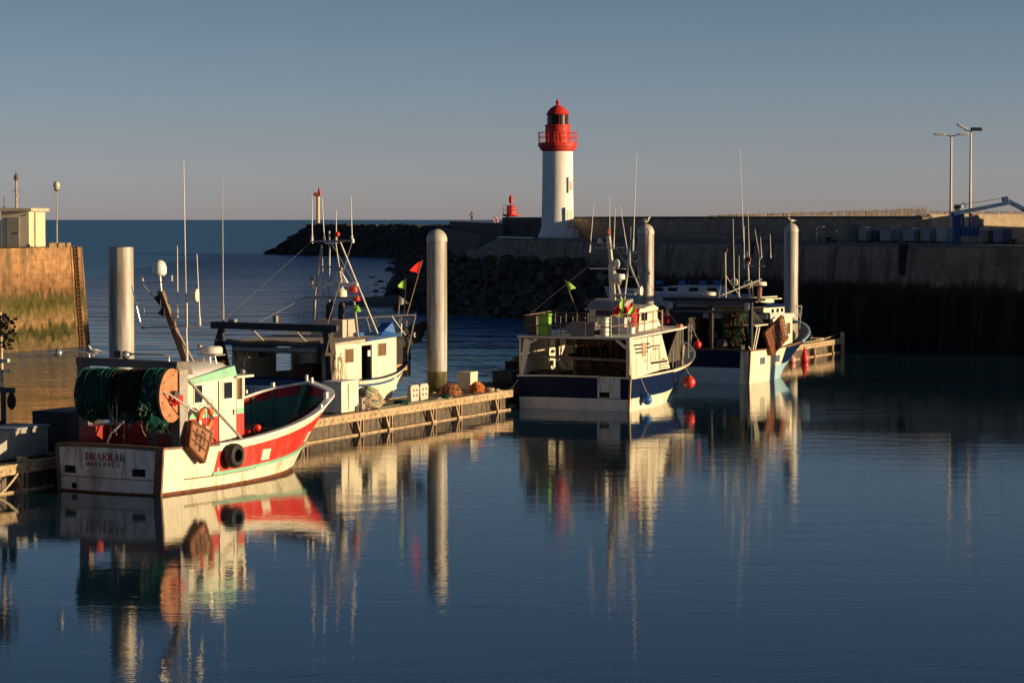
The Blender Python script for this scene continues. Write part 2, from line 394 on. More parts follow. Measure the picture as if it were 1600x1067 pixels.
# ---------------------------------------------------------------- right quay
TAN = (.46, .33, .2)
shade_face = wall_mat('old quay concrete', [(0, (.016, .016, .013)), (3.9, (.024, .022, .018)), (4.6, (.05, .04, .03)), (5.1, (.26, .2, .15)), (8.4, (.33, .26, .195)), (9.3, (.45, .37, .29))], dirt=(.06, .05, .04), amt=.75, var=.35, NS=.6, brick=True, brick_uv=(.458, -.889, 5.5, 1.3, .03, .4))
quaytop = mat('quay paving', (.16, .145, .13), .9, .2, .5)
QZ = 8.0
qpoly = [(-1.4, 287), (6.5, 258), (39, 195), (43, 187), (300, 150), (300, 330), (70, 262), (16, 262 + 30), (4, 305), (-2, 303)]
inner_bat = [(-4.6, 284.5), (5.2, 255.5), (38.4, 194.6), (42.7, 186.3), (300, 149), (300, 330), (70, 262), (16, 292), (4, 305), (-5, 305)]
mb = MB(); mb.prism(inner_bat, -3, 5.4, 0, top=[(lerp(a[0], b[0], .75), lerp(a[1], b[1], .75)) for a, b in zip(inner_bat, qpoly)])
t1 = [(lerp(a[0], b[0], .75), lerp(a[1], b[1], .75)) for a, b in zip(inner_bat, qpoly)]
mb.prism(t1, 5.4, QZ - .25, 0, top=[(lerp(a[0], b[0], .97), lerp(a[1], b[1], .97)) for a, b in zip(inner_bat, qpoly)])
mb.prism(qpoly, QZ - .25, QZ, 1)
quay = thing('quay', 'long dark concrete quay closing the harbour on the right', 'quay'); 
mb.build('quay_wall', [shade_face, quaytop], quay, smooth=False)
# vertical slots and a patch on the quay face
def qline(s, off=0, z=0): return (6.5 + .458 * s + .889 * off, 258 - .889 * s + .458 * off, z)
qa = math.atan2(-.889, .458)
def f(mb):
    for s, wdt in ((55.6, .9), (33, .25)):
        p = qline(s, .02); mb.box((p[0], p[1], 5.4), (wdt, .5, 5.18), qa)
B(f, 'joint', mat('dark gap', (.03, .026, .022), .9), quay, smooth=False)

# parapet wall (masonry) behind the quay
pm = wall_mat('parapet masonry', [(0, (.3, .23, .18)), (8.3, (.36, .28, .22)), (9.9, (.48, .37, .28)), (10.6, (.2, .165, .14)), (12, (.24, .2, .165))], brick=True, brick_uv=(.458, -.889, .75, .27, .035, .75), var=.3)
def seg_wall(pts, w_, z0, z1, m, name, label, cat='wall', cap=None, capm=None):
    t = thing(name, label, cat)
    mb = MB(); mc = MB()
    for (a, b) in zip(pts[:-1], pts[1:]):
        d = Vector((b[0] - a[0], b[1] - a[1], 0)); L = d.length; an = math.atan2(d.y, d.x)
        mb.box(((a[0] + b[0]) / 2, (a[1] + b[1]) / 2, (z0 + z1) / 2), (L, w_, z1 - z0), an)
        if cap: mc.box(((a[0] + b[0]) / 2, (a[1] + b[1]) / 2, z1 + cap / 2), (L + .02, w_ + .12, cap), an)
    mb.build('masonry', m, t, smooth=False)
    if cap: mc.build('coping', capm, t, smooth=False)
    return t
PA = qline(-24, 12); PB = qline(42.4, 12)
capm = mat('dark coping', (.1, .09, .085), .9, .25, .8)
seg_wall([PA[:2], PB[:2]], 1.0, QZ - .004, 10.12, pm, 'parapet_wall', 'long shaded stone parapet wall behind the quay and lighthouse', cap=.18, capm=capm)
# wall behind the lighthouse, left part, with a step
pc = wall_mat('parapet concrete', [(0, (.1, .09, .08)), (9.0, (.1, .09, .085)), (12, (.15, .135, .12))], dirt=(.04, .04, .035), amt=.6)
seg_wall([(PA[0] + .2, PA[1] + .1), (-.6, 306)], 1.2, QZ - .5, 10.25, pc, 'wall_block', 'dark concrete wall block left of the lighthouse foot')
# lit concrete wall on the right
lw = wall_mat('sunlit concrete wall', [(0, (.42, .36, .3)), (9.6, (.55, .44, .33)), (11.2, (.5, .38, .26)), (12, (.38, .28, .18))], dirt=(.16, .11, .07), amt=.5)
LA = (36.75, 226.3); LB = (73, 239.5)
seg_wall([LA, LB], .7, QZ - .004, 10.45, lw, 'concrete_wall', 'tan sunlit concrete wall behind the blue crane')

# chestnut paling fences on the wall tops
def paling(a, b, z, h0, h1, name, label, sp=.13):
    d = Vector((b[0] - a[0], b[1] - a[1], 0)); L = d.length; d.normalize(); t = thing(name, label, 'fence')
    per = Vector((-d.y, d.x, 0)); k = 0
    NP = 8; rs = random.Random(3)
    for q in range(NP):
        mb = MB(); x = L * q / NP
        while x < L * (q + 1) / NP:
            hh = lerp(h0, h1, x / L) * rs.uniform(.7, 1.25); p = Vector((a[0], a[1], z)) + d * x
            lean = d * rs.uniform(-.06, .06) + per * rs.uniform(-.04, .04)
            if rs.random() < .93: mb.bar(p - Vector((0, 0, .02)), p + lean + Vector((0, 0, hh)), rs.uniform(.04, .085), .03)
            x += sp * rs.uniform(.6, 1.5)
        mb.build('stake_panel', stake, t, smooth=False)
    mb = MB()
    for zz in (.5, .8): mb.tube(Vector((*a[:2], z + zz * h0)), Vector((*b[:2], z + zz * h1)), .012, n=4)
    mb.build('wire', dkmetal, t)
P1 = qline(6, 12.0); P2 = qline(42.3, 12.0)
paling(P1, P2, 10.3, .1, .72, 'paling_fence', 'low chestnut paling along the top of the shaded parapet')
paling((LA[0], LA[1], 0), (LA[0] + 22, LA[1] + 22 * .3641, 0), 10.45, .3, .3, 'paling_fence', 'sunlit row of short stakes on top of the tan wall')

# unseen buildings added out to the right to cast shade on the quay
def shed(name, label, poly, h):
    t = thing(name, label, 'building')
    cx = sum(p[0] for p in poly) / 4; cy = sum(p[1] for p in poly) / 4
    B(lambda mb: mb.prism(poly, QZ - .004, h - .12), 'wall', mat('shed render', (.5, .45, .38), .9, .15, .6), t, smooth=False)
    B(lambda mb: mb.prism([(cx + (p[0] - cx) * 1.0, cy + (p[1] - cy) * 1.0) for p in poly], h - .12, h), 'roof', mat('shed roof', (.2, .1, .07), .9), t, smooth=False)
    def f(mb):
        a = Vector(poly[0]); b = Vector(poly[3])
        for k in (.2, .5, .8):
            p = a.lerp(b, k); an = math.atan2(b.y - a.y, b.x - a.x)
            mb.box((p.x, p.y, QZ + 1.1), (2.0, .12, 2.2), an)
    B(f, 'door', craneblue, t, smooth=False)
shed('shade_shed', 'long unseen shed added to shade the quay wall, out to the right', [(53, 223), (80, 229.5), (84, 205), (57, 199)][::-1], 11.75)
shed('shade_store', 'small flat roofed unseen block added to shade the tubs, out to the right', [(46.5, 225), (52, 225.5), (53, 201), (46.5, 200)][::-1], 11.5)  # added out of view to keep the sun off the tubs

# ---------------------------------------------------------------- jetty to the left of the lighthouse and the breakwater
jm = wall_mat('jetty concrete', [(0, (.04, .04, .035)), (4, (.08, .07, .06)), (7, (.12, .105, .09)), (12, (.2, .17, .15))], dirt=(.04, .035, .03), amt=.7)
t = thing('jetty', 'dark concrete jetty running out from the lighthouse to the breakwater', 'jetty')
W0 = Vector((-.4, 303)); W1 = Vector((-15.3, 655)); dW = (W1 - W0).normalized(); nW = Vector((-dW.y, dW.x))   # nW points left
def wl(a, off): q = W0 + dW * a + nW * off; return (q.x, q.y)
Lw_ = (W1 - W0).length
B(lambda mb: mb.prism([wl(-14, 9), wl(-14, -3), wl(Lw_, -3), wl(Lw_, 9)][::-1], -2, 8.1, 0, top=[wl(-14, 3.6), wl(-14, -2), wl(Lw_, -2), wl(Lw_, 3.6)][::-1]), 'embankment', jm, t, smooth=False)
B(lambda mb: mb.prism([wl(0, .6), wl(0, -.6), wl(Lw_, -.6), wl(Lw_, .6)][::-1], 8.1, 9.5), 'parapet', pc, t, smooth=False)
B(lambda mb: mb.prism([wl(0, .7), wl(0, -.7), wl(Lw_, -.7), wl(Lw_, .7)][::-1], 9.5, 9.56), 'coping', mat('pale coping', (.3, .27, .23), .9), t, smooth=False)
# apron round the lighthouse platform
B(lambda mb: mb.add([(-1.5, 287.1, QZ - .06), (13, 245.4, QZ - .06), (11.6, 243.4, 4.6), (-7.2, 280, 4.6), (-8.5, 300, 4.6), (-2.1, 303.3, QZ - .06), (11.6, 243.4, -1), (-7.2, 280, -1), (-8.5, 300, -1)],
   [(0, 1, 2, 3), (0, 3, 4, 5), (3, 2, 6, 7), (4, 3, 7, 8)]), 'apron', wall_mat('apron concrete', [(0, (.08, .07, .06)), (5, (.26, .21, .17)), (12, (.48, .4, .32))], dirt=(.045, .04, .035), amt=.75), quay, smooth=False)
B(lambda mb: mb.bar((-1.5, 286.6, QZ + .03), (2.2, 273, QZ + .03), .25, .1), 'edge_strip', white, quay, smooth=False)

rockm = mat('dark boulder rock', (.085, .072, .06), .92, .55, .6, (.02, .022, .018), .8, .5, 1, .05, 3)
def rock_pts(rs, sub=1):
    ph = (1 + 5 ** .5) / 2
    vs = [Vector(p).normalized() for p in [(-1, ph, 0), (1, ph, 0), (-1, -ph, 0), (1, -ph, 0), (0, -1, ph), (0, 1, ph), (0, -1, -ph), (0, 1, -ph), (ph, 0, -1), (ph, 0, 1), (-ph, 0, -1), (-ph, 0, 1)]]
    fs = [(0, 11, 5), (0, 5, 1), (0, 1, 7), (0, 7, 10), (0, 10, 11), (1, 5, 9), (5, 11, 4), (11, 10, 2), (10, 7, 6), (7, 1, 8), (3, 9, 4), (3, 4, 2), (3, 2, 6), (3, 6, 8), (3, 8, 9), (4, 9, 5), (2, 4, 11), (6, 2, 10), (8, 6, 7), (9, 8, 1)]
    for _ in range(sub):
        nf = []; cache = {}
        def mid(a, b):
            k = (min(a, b), max(a, b))
            if k not in cache: vs.append(((vs[a] + vs[b]) / 2).normalized()); cache[k] = len(vs) - 1
            return cache[k]
        for a, b, c in fs:
            x, y, z = mid(a, b), mid(b, c), mid(c, a); nf += [(a, x, z), (b, y, x), (c, z, y), (x, y, z)]
        fs = nf
    o = Vector((rs.random() * 9, rs.random() * 9, rs.random() * 9))
    # chop by random planes for a quarried look
    pl = [(Vector((rs.gauss(0, 1), rs.gauss(0, 1), rs.gauss(0, 1))).normalized(), rs.uniform(.42, .8)) for _ in range(10)]
    out = []
    for v in vs:
        q = v * (1 + .25 * noise.noise(v * 1.5 + o))
        for nrm, d in pl:
            e = q.dot(nrm) - d
            if e > 0: q = q - nrm * e
        out.append(q)
    return out, fs
rs = random.Random(11)
protos = []
for i in range(12):
    vs, fs = rock_pts(rs, 2); mb = MB(); mb.add(vs, fs)
    me = mb.build('boulder', rockm, ang=14); protos.append(me.data); bpy.data.objects.remove(me)
# near mound: foot polyline and crest polyline
foot = [(-11.5, 300), (-12.5, 285), (-9.5, 273), (-3, 263), (4, 253), (10.5, 241)]
crest = [(-8.5, 301), (-7.6, 291), (-6.9, 280.5), (-1.3, 268.8), (5.0, 256), (12, 243)]
def pl_at(P, u):
    u = u * (len(P) - 1); i = min(int(u), len(P) - 2); f = u - i; return (lerp(P[i][0], P[i + 1][0], f), lerp(P[i][1], P[i + 1][1], f))
mb = MB(); NU = 30; vs = []
for i in range(NU + 1):
    u = i / NU; a = pl_at(foot, u); b = pl_at(crest, u); zc = 5.5 if u < .9 else 4.4
    vs += [(a[0], a[1], -.8), (lerp(a[0], b[0], .5), lerp(a[1], b[1], .5), zc * .5 - .5), (b[0], b[1], zc - .2)]
mb.add(vs, [(i * 3 + j, (i + 1) * 3 + j, (i + 1) * 3 + j + 1, i * 3 + j + 1) for i in range(NU) for j in range(2)])
tag(mb.build('rock_bank', rockm, smooth=False), 'dark bank under the boulders', kind='structure')
nb = 0
for row in range(9):
    v_ = row / 8
    for i in range(33):
        u = (i + rs.uniform(-.35, .35) + (row % 2) * .5) / 33; u = max(0, min(.999, u))
        a = pl_at(foot, u); b = pl_at(crest, u); zc = 5.7 if u < .88 else 4.8
        x = lerp(a[0], b[0], v_); y = lerp(a[1], b[1], v_); z = lerp(-.1, zc, v_)
        o = bpy.data.objects.new('boulder', protos[rs.randrange(12)]); C.objects.link(o)
        s_ = rs.choice((.42, .55, .7, .8, 1.0)) * rs.uniform(.85, 1.12) * (1.1 if row == 0 else 1)
        o.location = (x + rs.uniform(-.2, .2), y + rs.uniform(-.2, .2), z + rs.uniform(-.1, .15)); o.scale = (s_ * rs.uniform(.9, 1.25), s_, s_ * rs.uniform(.65, .9)); o.rotation_euler = (rs.uniform(-.4, .4), rs.uniform(-.4, .4), rs.uniform(0, 6.3))
        tag(o, 'dark quarried boulder in the heap below the lighthouse', 'boulder', 'boulders heaped below the lighthouse'); nb += 1
# far breakwater: one mass
def scatter_mass(name, label, fn, n, r0, r1, seed, m):
    rs = random.Random(seed); mb = MB(); cache = [rock_pts(rs, 1) for _ in range(10)]
    for _ in range(n):
        p = fn(rs); s_ = rs.uniform(r0, r1); vs, fs = cache[rs.randrange(10)]
        M = Matrix.Rotation(rs.uniform(0, 6.3), 3, 'Z') @ Matrix.Rotation(rs.uniform(-.5, .5), 3, 'X') @ Matrix.Diagonal((s_ * rs.uniform(.8, 1.4), s_, s_ * rs.uniform(.6, .95)))
        mb.add([M @ v + Vector(p) for v in vs], fs)
    return tag(mb.build(name, m, ang=28), label, kind='stuff')
BW = [(-15, 650), (-30, 690), (-48, 725), (-61, 744)]
def bw(rs):
    u = rs.random() * 1.0; c = pl_at(BW, u); d = rs.uniform(-1, 1)
    if u > .9: pass
    endf = 1 if u < .93 else max(.25, (1 - u) / .07)
    z = 8.3 * (1 - abs(d) ** 1.15) * (endf ** .5 if u > .93 else 1)
    nx, ny = -.78, -.62
    return (c[0] + nx * d * 11 * (1 if d > 0 else 1) + (rs.uniform(-3, 3) * (1 - z / 8.3) if u > .86 else 0), c[1] + ny * d * 11, z - .4)
scatter_mass('breakwater', 'far dark breakwater of heaped rock out to the left of the lighthouse', bw, 4400, .75, 1.5, 5, mat('breakwater rock', (.06, .053, .047), .92, .5, .25, (.02, .02, .018), .7, .3))
def core(mb):
    vs = []
    for i in range(9):
        c = pl_at(BW, i / 8); h = 8 if i < 7 else (6.2 if i == 7 else 1.5)
        vs += [(c[0] - 9, c[1] - 7, -1), (c[0] - 1, c[1] - 1, h), (c[0] + 1, c[1] + 1, h), (c[0] + 9, c[1] + 7, -1)]
    mb.add(vs, [(i * 4 + j, (i + 1) * 4 + j, (i + 1) * 4 + j + 1, i * 4 + j + 1) for i in range(8) for j in range(3)])
tag(B(core, 'breakwater_core', rockm, smooth=False), 'rock core of the far breakwater', kind='structure')
# rocks along the jetty foot, back to the breakwater
def shore(rs):
    a = rs.random() ** 1.1 * (Lw_ - 0) ; off = 4 + 9 * rs.random() ** .8 * (1 + .35 * noise.noise(Vector((a * .03, 0, 0))))
    p = wl(a, off + (2.5 if rs.random() < .06 else 0)); return (p[0], p[1], max(-.35, 5.2 - (off - 3.6) * .62 + rs.uniform(-.2, .2)))
scatter_mass('rock_revetment', 'dark rocks along the foot of the jetty', shore, 2200, .55, 1.3, 8, rockm)
def spitr(rs):
    a = rs.uniform(0, 150); p = wl(a, 12.5 + rs.random() ** 2 * 5 * (1 + noise.noise(Vector((a * .08, 4, 0))))); return (p[0], p[1], -.3)
scatter_mass('shore_rocks', 'low wet rocks awash off the jetty foot', spitr, 130, .3, .8, 9, rockm)

# ---------------------------------------------------------------- left pier with hut
pierm = wall_mat('golden pier concrete', [(0, (.12, .085, .05)), (.7, (.14, .1, .05)), (1.1, (.035, .04, .013)), (1.7, (.06, .055, .02)), (2.1, (.26, .155, .08)), (2.8, (.15, .11, .045)), (3.6, (.06, .06, .018)), (4.2, (.085, .065, .03)), (4.6, (.2, .105, .055)), (6.4, (.36, .2, .1)), (12, (.34, .21, .12))], dirt=(.1, .08, .05), amt=.75, var=.55, NS=1.5, amp=4.2, brick=True, brick_uv=(.3965, .918, 2.6, 1.15, .03, .4))
PZ = 7.85; fd = Vector((.3965, .918)); fnn = Vector((.918, -.3965))
c0 = Vector((-33.1, 202.2))
pb = [c0, c0 + Vector((-14, 9)), c0 + Vector((-14, 9)) - fd * 90, c0 - fd * 90]
ptp = [c0 - fnn * .75 - fd * .4, pb[1] - fnn * .4, pb[2], pb[3] - fnn * .75]
def up(P, Q, t): return [tuple(a.lerp(b, t)) for a, b in zip(P, Q)]
pier = thing('pier', 'golden stained concrete pier with green weed on the left', 'pier')
# block courses with fine offsets
mb = MB(); zz = [-3, 2.95, 5.15, 6.55, PZ]
for k in range(4):
    a_ = (zz[k] + 3) / (PZ + 3); b_ = (zz[k + 1] + 3) / (PZ + 3)
    mb.prism(up(pb, ptp, a_), zz[k], zz[k + 1] - .03, 0, top=up(pb, ptp, b_))
    if k < 3: mb.prism(up(pb, ptp, b_ + .02), zz[k + 1] - .03, zz[k + 1], 0)
mb.build('pier_wall', pierm, pier, smooth=False)
def on_face(s, z, out=0):
    """point on the lit face: s metres back from the end corner"""
    t_ = (z + 3) / (PZ + 3); q = (c0 - fd * s) - fnn * (.75 * t_) + fnn * out; return (q.x, q.y, z)
def f(mb):
    pa = [on_face(1.05, -.5, .012), on_face(1.75, -.5, .012), on_face(1.75, PZ, .012), on_face(1.05, PZ, .012)]
    pb_ = [on_face(1.05, -.5, -.1), on_face(1.75, -.5, -.1), on_face(1.75, PZ, -.1), on_face(1.05, PZ, -.1)]
    mb.add(pa + pb_, [(0, 1, 2, 3), (4, 5, 6, 7), (0, 1, 5, 4), (1, 2, 6, 5), (2, 3, 7, 6), (3, 0, 4, 7)])
B(f, 'ladder_recess', mat('dark ladder slot', (.02, .016, .012), .9), pier, smooth=False)
def f(mb):
    for s in (1.15, 1.65): mb.tube(on_face(s, -.5, .06), on_face(s, PZ + .1, .06), .035, n=6)
    z = 0.1
    while z < PZ: mb.tube(on_face(1.15, z, .06), on_face(1.65, z, .06), .025, n=5); z += .33
B(f, 'ladder', rusty, pier)
def f(mb):
    for s in (.55, 2.05): mb.bar(on_face(s, .2, .02), on_face(s, PZ, .02), .1, .1)
B(f, 'ladder_guide', mat('pier kerb stone', (.34, .22, .12), .9, .3, 1.5), pier, smooth=False)
hm = mat('yellowish hut render', (.66, .6, .42), .8, .08, 1, (.35, .27, .16), .5, .8, .4)
hc = Vector((-.1885 * 199, 199)); hrz = math.atan2(fd.y, fd.x) - math.pi / 2 + R(18)
hut = thing('harbour_hut', 'small square cream hut with grey door on the left pier', 'hut', (hc.x, hc.y, PZ), hrz)
B(lambda mb: mb.box((-1.1, 2.3, 1.38), (2.2, 4.6, 2.76)), 'wall', hm, hut, smooth=False)
B(lambda mb: mb.box((-1.1, 2.3, 2.9), (2.75, 5.15, .26)), 'roof', mat('hut roof slab', (.5, .44, .33), .85, .2), hut, bevel=.02)
d_ = B(lambda mb: mb.box((-1.25, -.02, 1.16), (.95, .08, 2.3)), 'door', mat('grey door paint', (.27, .26, .25), .7, .15, 2, RUST, .4), hut)
B(lambda mb: mb.box((-.9, -.09, 1.1), (.05, .07, .16)), 'handle', dkmetal, d_)
B(lambda mb: mb.box((.02, 1.5, 1.38), (.06, .08, 2.7)), 'drainpipe', dkmetal, hut)
B(lambda mb: mb.box((0.02, 0.02, .12), (.1, .1, .24)) or mb.box((-.2, -.03, 2.5), (.1, .05, .1)), 'fitting', metal, hut)
def f(mb):
    mb.tube((-1.4, 1.4, 3.0), (-1.4, 1.4, 5.2), .1, .08, n=8)
    for z in (3.5, 4.0, 4.6): mb.box((-1.4, 1.4, z), (.26, .26, .06))
    mb.bar((-1.75, 1.4, 4.3), (-1.1, 1.4, 4.5), .04)
m1 = B(f, 'beacon_mast', mat('mast beige', (.4, .3, .2), .7, .3), hut)
B(lambda mb: mb.lathe((-1.4, 1.4, 5.2), [(.12, 0), (.17, .05), (.17, .35), (.06, .45), (.03, .7)], 10), 'lamp', rusty, m1)
B(lambda mb: mb.tube((-2.2, .8, 3.0), (-2.2, .8, 3.9), .03) or mb.sphere((-2.2, .8, 3.1), .08), 'antenna', dkmetal, hut)
lp = c0 - fd * 2.6 - fnn * 1.6
t = thing('street_lamp', 'slim lamp post with glass globe on the end of the left pier', 'street lamp', (lp.x, lp.y, PZ))
B(lambda mb: mb.lathe((0, 0, 0), [(.12, 0), (.12, .3), (.06, .4), (.045, 4.4)], 10), 'post', mat('lamp post grey', (.35, .33, .3), .5), t)
B(lambda mb: mb.lathe((0, 0, 4.4), [(.08, 0), (.2, .12), (.27, .35), (.26, .55), (.15, .68), (.05, .74)], 12), 'lamp_globe', mat('frosted globe', (.6, .55, .48), .25), t)
B(lambda mb: mb.lathe((0, 0, 4.36), [(.1, 0), (.22, .06), (.22, .1), (.06, .12)], 12), 'collar', dkmetal, t)
for i, s in enumerate((1.9, 2.5, 3.1, 3.7, 4.4)):
    q = c0 - fd * s - fnn * (1.0 + .15 * (i % 2))
    o = MB().box((0, 0, .16), (.34, .34, .36), .4, taper=.9).build('edge_stone', mat('kerb block', (.4, .28, .17), .9, .3), bevel=.03, loc=(q.x, q.y, PZ - .01))
    tag(o, ['stone block at the pier corner, first in the row', 'second stone block from the pier corner', 'middle stone block of the row on the pier edge', 'fourth stone block from the pier corner', 'stone block nearest the hut in the row on the pier edge'][i], 'stone block', 'stone blocks on the pier edge')

# ---------------------------------------------------------------- lighthouse
LH = thing('lighthouse', 'white round lighthouse with red gallery, lantern and dome', 'lighthouse', (5.0, 281, QZ))
lhw = mat('lighthouse white render', (.80, .79, .77), .8, .05, 1.2, (.5, .42, .34), .4, .7, .3, .01, 5, runs=.22)
lhr = mat('lighthouse red paint', (.56, .025, .02), .55, .18, 2, (.4, .1, .07), .5, 2.5, .3, spec=.3)
def f(mb): mb.lathe((0, 0, 0), [(2.12, 0), (2.12, .38), (2.0, .42), (1.82, 1.0), (1.77, 1.1), (1.70, 5), (1.66, 9.42)], 48)
B(f, 'tower', lhw, LH)
def f(mb): mb.lathe((0, 0, 9.42), [(1.7, 0), (1.72, .1), (1.95, .22), (1.98, .45), (2.12, .5), (2.14, .85), (2.1, .95), (1.2, .97)], 48)
B(f, 'gallery', lhr, LH)
def f(mb):
    for k in range(36):
        a = 2 * math.pi * k / 36; mb.tube((2.08 * math.cos(a), 2.08 * math.sin(a), 10.37), (2.12 * math.cos(a), 2.12 * math.sin(a), 11.5), .022, n=4)
    for z in (11.5, 10.95): mb.torus((0, 0, z), 2.11, .028, 'z', 48, 5)
B(f, 'railing', lhr, LH)
B(lambda mb: mb.lathe((0, 0, 10.38), [(1.38, 0), (1.36, 1.75), (1.42, 1.8), (1.42, 1.95), (1.2, 1.96)], 32), 'lantern_base', lhr, LH)
lan = B(lambda mb: mb.lathe((0, 0, 12.3), [(1.1, 0), (1.1, 1.15)], 12), 'lantern_glass', mat('black lantern glass', (.006, .006, .007), .35, .1, spec=.25), LH)
def f(mb):
    for k in range(8):
        a = 2 * math.pi * (k + .2) / 8; mb.bar((1.17 * math.cos(a), 1.17 * math.sin(a), 12.3), (1.17 * math.cos(a), 1.17 * math.sin(a), 13.45), .07, .07)
B(f, 'glazing_bar', lhr, lan)
def f(mb): mb.lathe((0, 0, 13.42), [(1.28, 0), (1.3, .06), (1.18, .14), (1.05, .42), (.8, .72), (.45, .95), (.2, 1.05), (.15, 1.2), (.24, 1.3), (.24, 1.42), (.12, 1.5), (.08, 1.7), (.02, 1.74)], 32)
B(f, 'dome', lhr, LH)
def wedge(name, ph, z0, z1, w_, m, out, par):
    r = 1.72; c = (r * math.sin(ph), -r * math.cos(ph))
    return B(lambda mb: mb.box((c[0] * out, c[1] * out, (z0 + z1) / 2), (w_, .35, z1 - z0), ph), name, m, par)
d_ = wedge('door_frame', R(42), .9, 3.3, 1.15, lhw, 1.0, LH)
wedge('door', R(42), 1.0, 3.0, .7, mat('cream door', (.6, .5, .38), .6), 1.03, d_)
w_ = wedge('window_frame', R(50), 4.9, 6.6, .75, lhw, .98, LH)
wedge('window_pane', R(50), 5.2, 6.2, .4, mat('lighthouse shutter', (.5, .38, .3), .5), 1.02, w_)
B(lambda mb: mb.box((1.55, -1.3, .45), (1.2, 1.2, .9), R(42), taper=.8), 'steps', lhw, LH, smooth=False)

# small red beacon behind the wall
t = thing('harbour_beacon', 'small red beacon with railed platform on a white column', 'beacon', (-.15, 334, 8.1))
B(lambda mb: mb.lathe((-.3, 0, 0), [(.42, 0), (.4, 2.3)], 16), 'column', white, t)
B(lambda mb: mb.lathe((0, 0, 2.25), [(.6, 0), (1.05, .12), (1.1, .25), (1.1, .33)], 20), 'platform', lhr, t)
B(lambda mb: mb.lathe((0, 0, 2.58), [(.52, 0), (.52, 1.1), (.4, 1.15)], 16), 'drum', lhr, t)
def f(mb):
    for k in range(14):
        a = 2 * math.pi * k / 14; mb.tube((1.05 * math.cos(a), 1.05 * math.sin(a), 2.55), (1.05 * math.cos(a), 1.05 * math.sin(a), 3.65), .018, n=4)
    for z in (3.65, 3.15): mb.torus((0, 0, z), 1.05, .02, 'z', 28, 5)
B(f, 'railing', lhr, t)
B(lambda mb: mb.lathe((0, 0, 3.72), [(.1, 0), (.1, .3), (.26, .4), (.26, 1.0), (.18, 1.15), (.05, 1.35)], 12), 'lantern', lhr, t)
# tall marker pole on the breakwater
t = thing('marker_tower', 'tall slim pale marker tower with red head on the breakwater', 'beacon', (-56, 740, 8.3))
def f(mb):
    mb.lathe((0, 0, 0), [(.62, 0), (.5, .5), (.48, 8.4)], 12)
    for k in range(10): mb.lathe((0, 0, .8 + k * .82), [(.5, 0), (.56, .03), (.56, .1), (.5, .13)], 12)
B(f, 'column', mat('pale marker column', (.6, .48, .32), .7, .15), t)
B(lambda mb: mb.box((-.3, 0, 8.9), (1.9, 1.2, 1.1)) or mb.lathe((.5, 0, 8.6), [(.5, 0), (.55, .9), (.3, 1.3)], 10), 'head', mat('faded red', (.3, .07, .04), .6, .3), t)
B(lambda mb: mb.lathe((.3, 0, 9.6), [(.3, 0), (.34, .6), (.1, .9), (.2, 1.2), (.03, 1.7)], 10), 'lamp', lhr, t)
# lifebuoy post and distant sails
t = thing('lifebuoy_stand', 'round red and white lifebuoy on the jetty parapet', 'lifebuoy', (-2.2, 345, 9.5))
B(lambda mb: mb.tube((0, 0, 0), (0, 0, .5), .05), 'post', metal, t)
B(lambda mb: mb.torus((0, -.1, .42), .3, .1, 'y', 16, 8, mif=lambda f: 0 if int(f * 8) % 2 else 1), 'ring', [redp, white], t)
for x, y, s, lb in ((-40, 1950, 1.0, 'tiny white sail far out on the horizon, leftmost'), (-62.0, 2650, 1.3, 'tiny white sail far out, beside the first')):
    t = thing('sailing_boat', lb if x > -50 else 'tiny far sail a little to the left of the brighter one', 'sailing boat', (x, y, 0))
    if x > -50: t['label'] = 'tiny bright white sail far out on the horizon'
    B(lambda mb: mb.add([(-3, 0, 1), (3, 0, 1), (2, 0, 0), (-2, 0, 0), (-3, 1.2, 1), (3, 1.2, 1), (2, 1.2, 0), (-2, 1.2, 0)], [(0, 1, 2, 3), (4, 5, 6, 7), (0, 1, 5, 4), (2, 3, 7, 6), (1, 2, 6, 5), (0, 3, 7, 4)]), 'hull', white, t, smooth=False)
    B(lambda mb: mb.add([(-2.5, .5, 1.5), (1.5, .5, 1.5), (0, .5, 9), (-2.2, .62, 1.5), (1.3, .7, 1.5)], [(0, 1, 2), (3, 2, 4)]), 'sail', white, t, smooth=False)
# ---------------------------------------------------------------- piles
def pile(n_, px, py, top, dome=True, label='', r=.52):
    t = thing('mooring_pile', label, 'mooring pile', (px, py, 0), 0, 'grey steel mooring piles')
    if dome: pr = [(r, -3), (r, top - .62)]
    else: pr = [(r, -3), (r, top)]
    B(lambda mb: mb.lathe((0, 0, 0), [(r, -3), (r, .3), (r, 2.1), (r, 2.4), (r, pr[1][1])], 36, mis=[1, 1, 0, 0, 0]), 'shaft', [pilem, mat('algae stained pile steel', (.17, .125, .065), .8, .4, 1.5, (.05, .06, .02), .9, 1.6, .15, .005, 10, dth=(.42, .6))], t)
    if dome:
        B(lambda mb: mb.lathe((0, 0, top - .64), [(r + .02, 0), (r + .02, .06)] + [((r + .02) * math.cos(a * math.pi / 16) + .001, .06 + .58 * math.sin(a * math.pi / 16)) for a in range(1, 9)], 36), 'cap', mat('pile cap', (.45, .42, .38), .5, .1, 1, (.6, .58, .5), .5, 2), t)
        B(lambda mb: [mb.torus((0, 0, z), r, .012, 'z', 36, 5) for z in (3.2, 6.1)], 'weld_seam', pilem, t)
    else:
        B(lambda mb: mb.lathe((0, 0, top), [(r + .005, 0), (r + .005, .02), (.02, .03)], 36), 'cap', dkmetal, t)
    return t
p = gw(-3.36, -11.2)
pile(0, p[0], p[1], 8.85, False, 'flat topped steel pile beside the nearest boat')
p = gw(-3.3, 12.2 + 7.4); pile(1, -3.91, 133.4, 9.5, True, 'domed steel pile rising through the pontoon, the one without a gull')
pile(2, 8.46, 162, 9.72, True, 'domed steel pile with a dark backed gull standing on it')
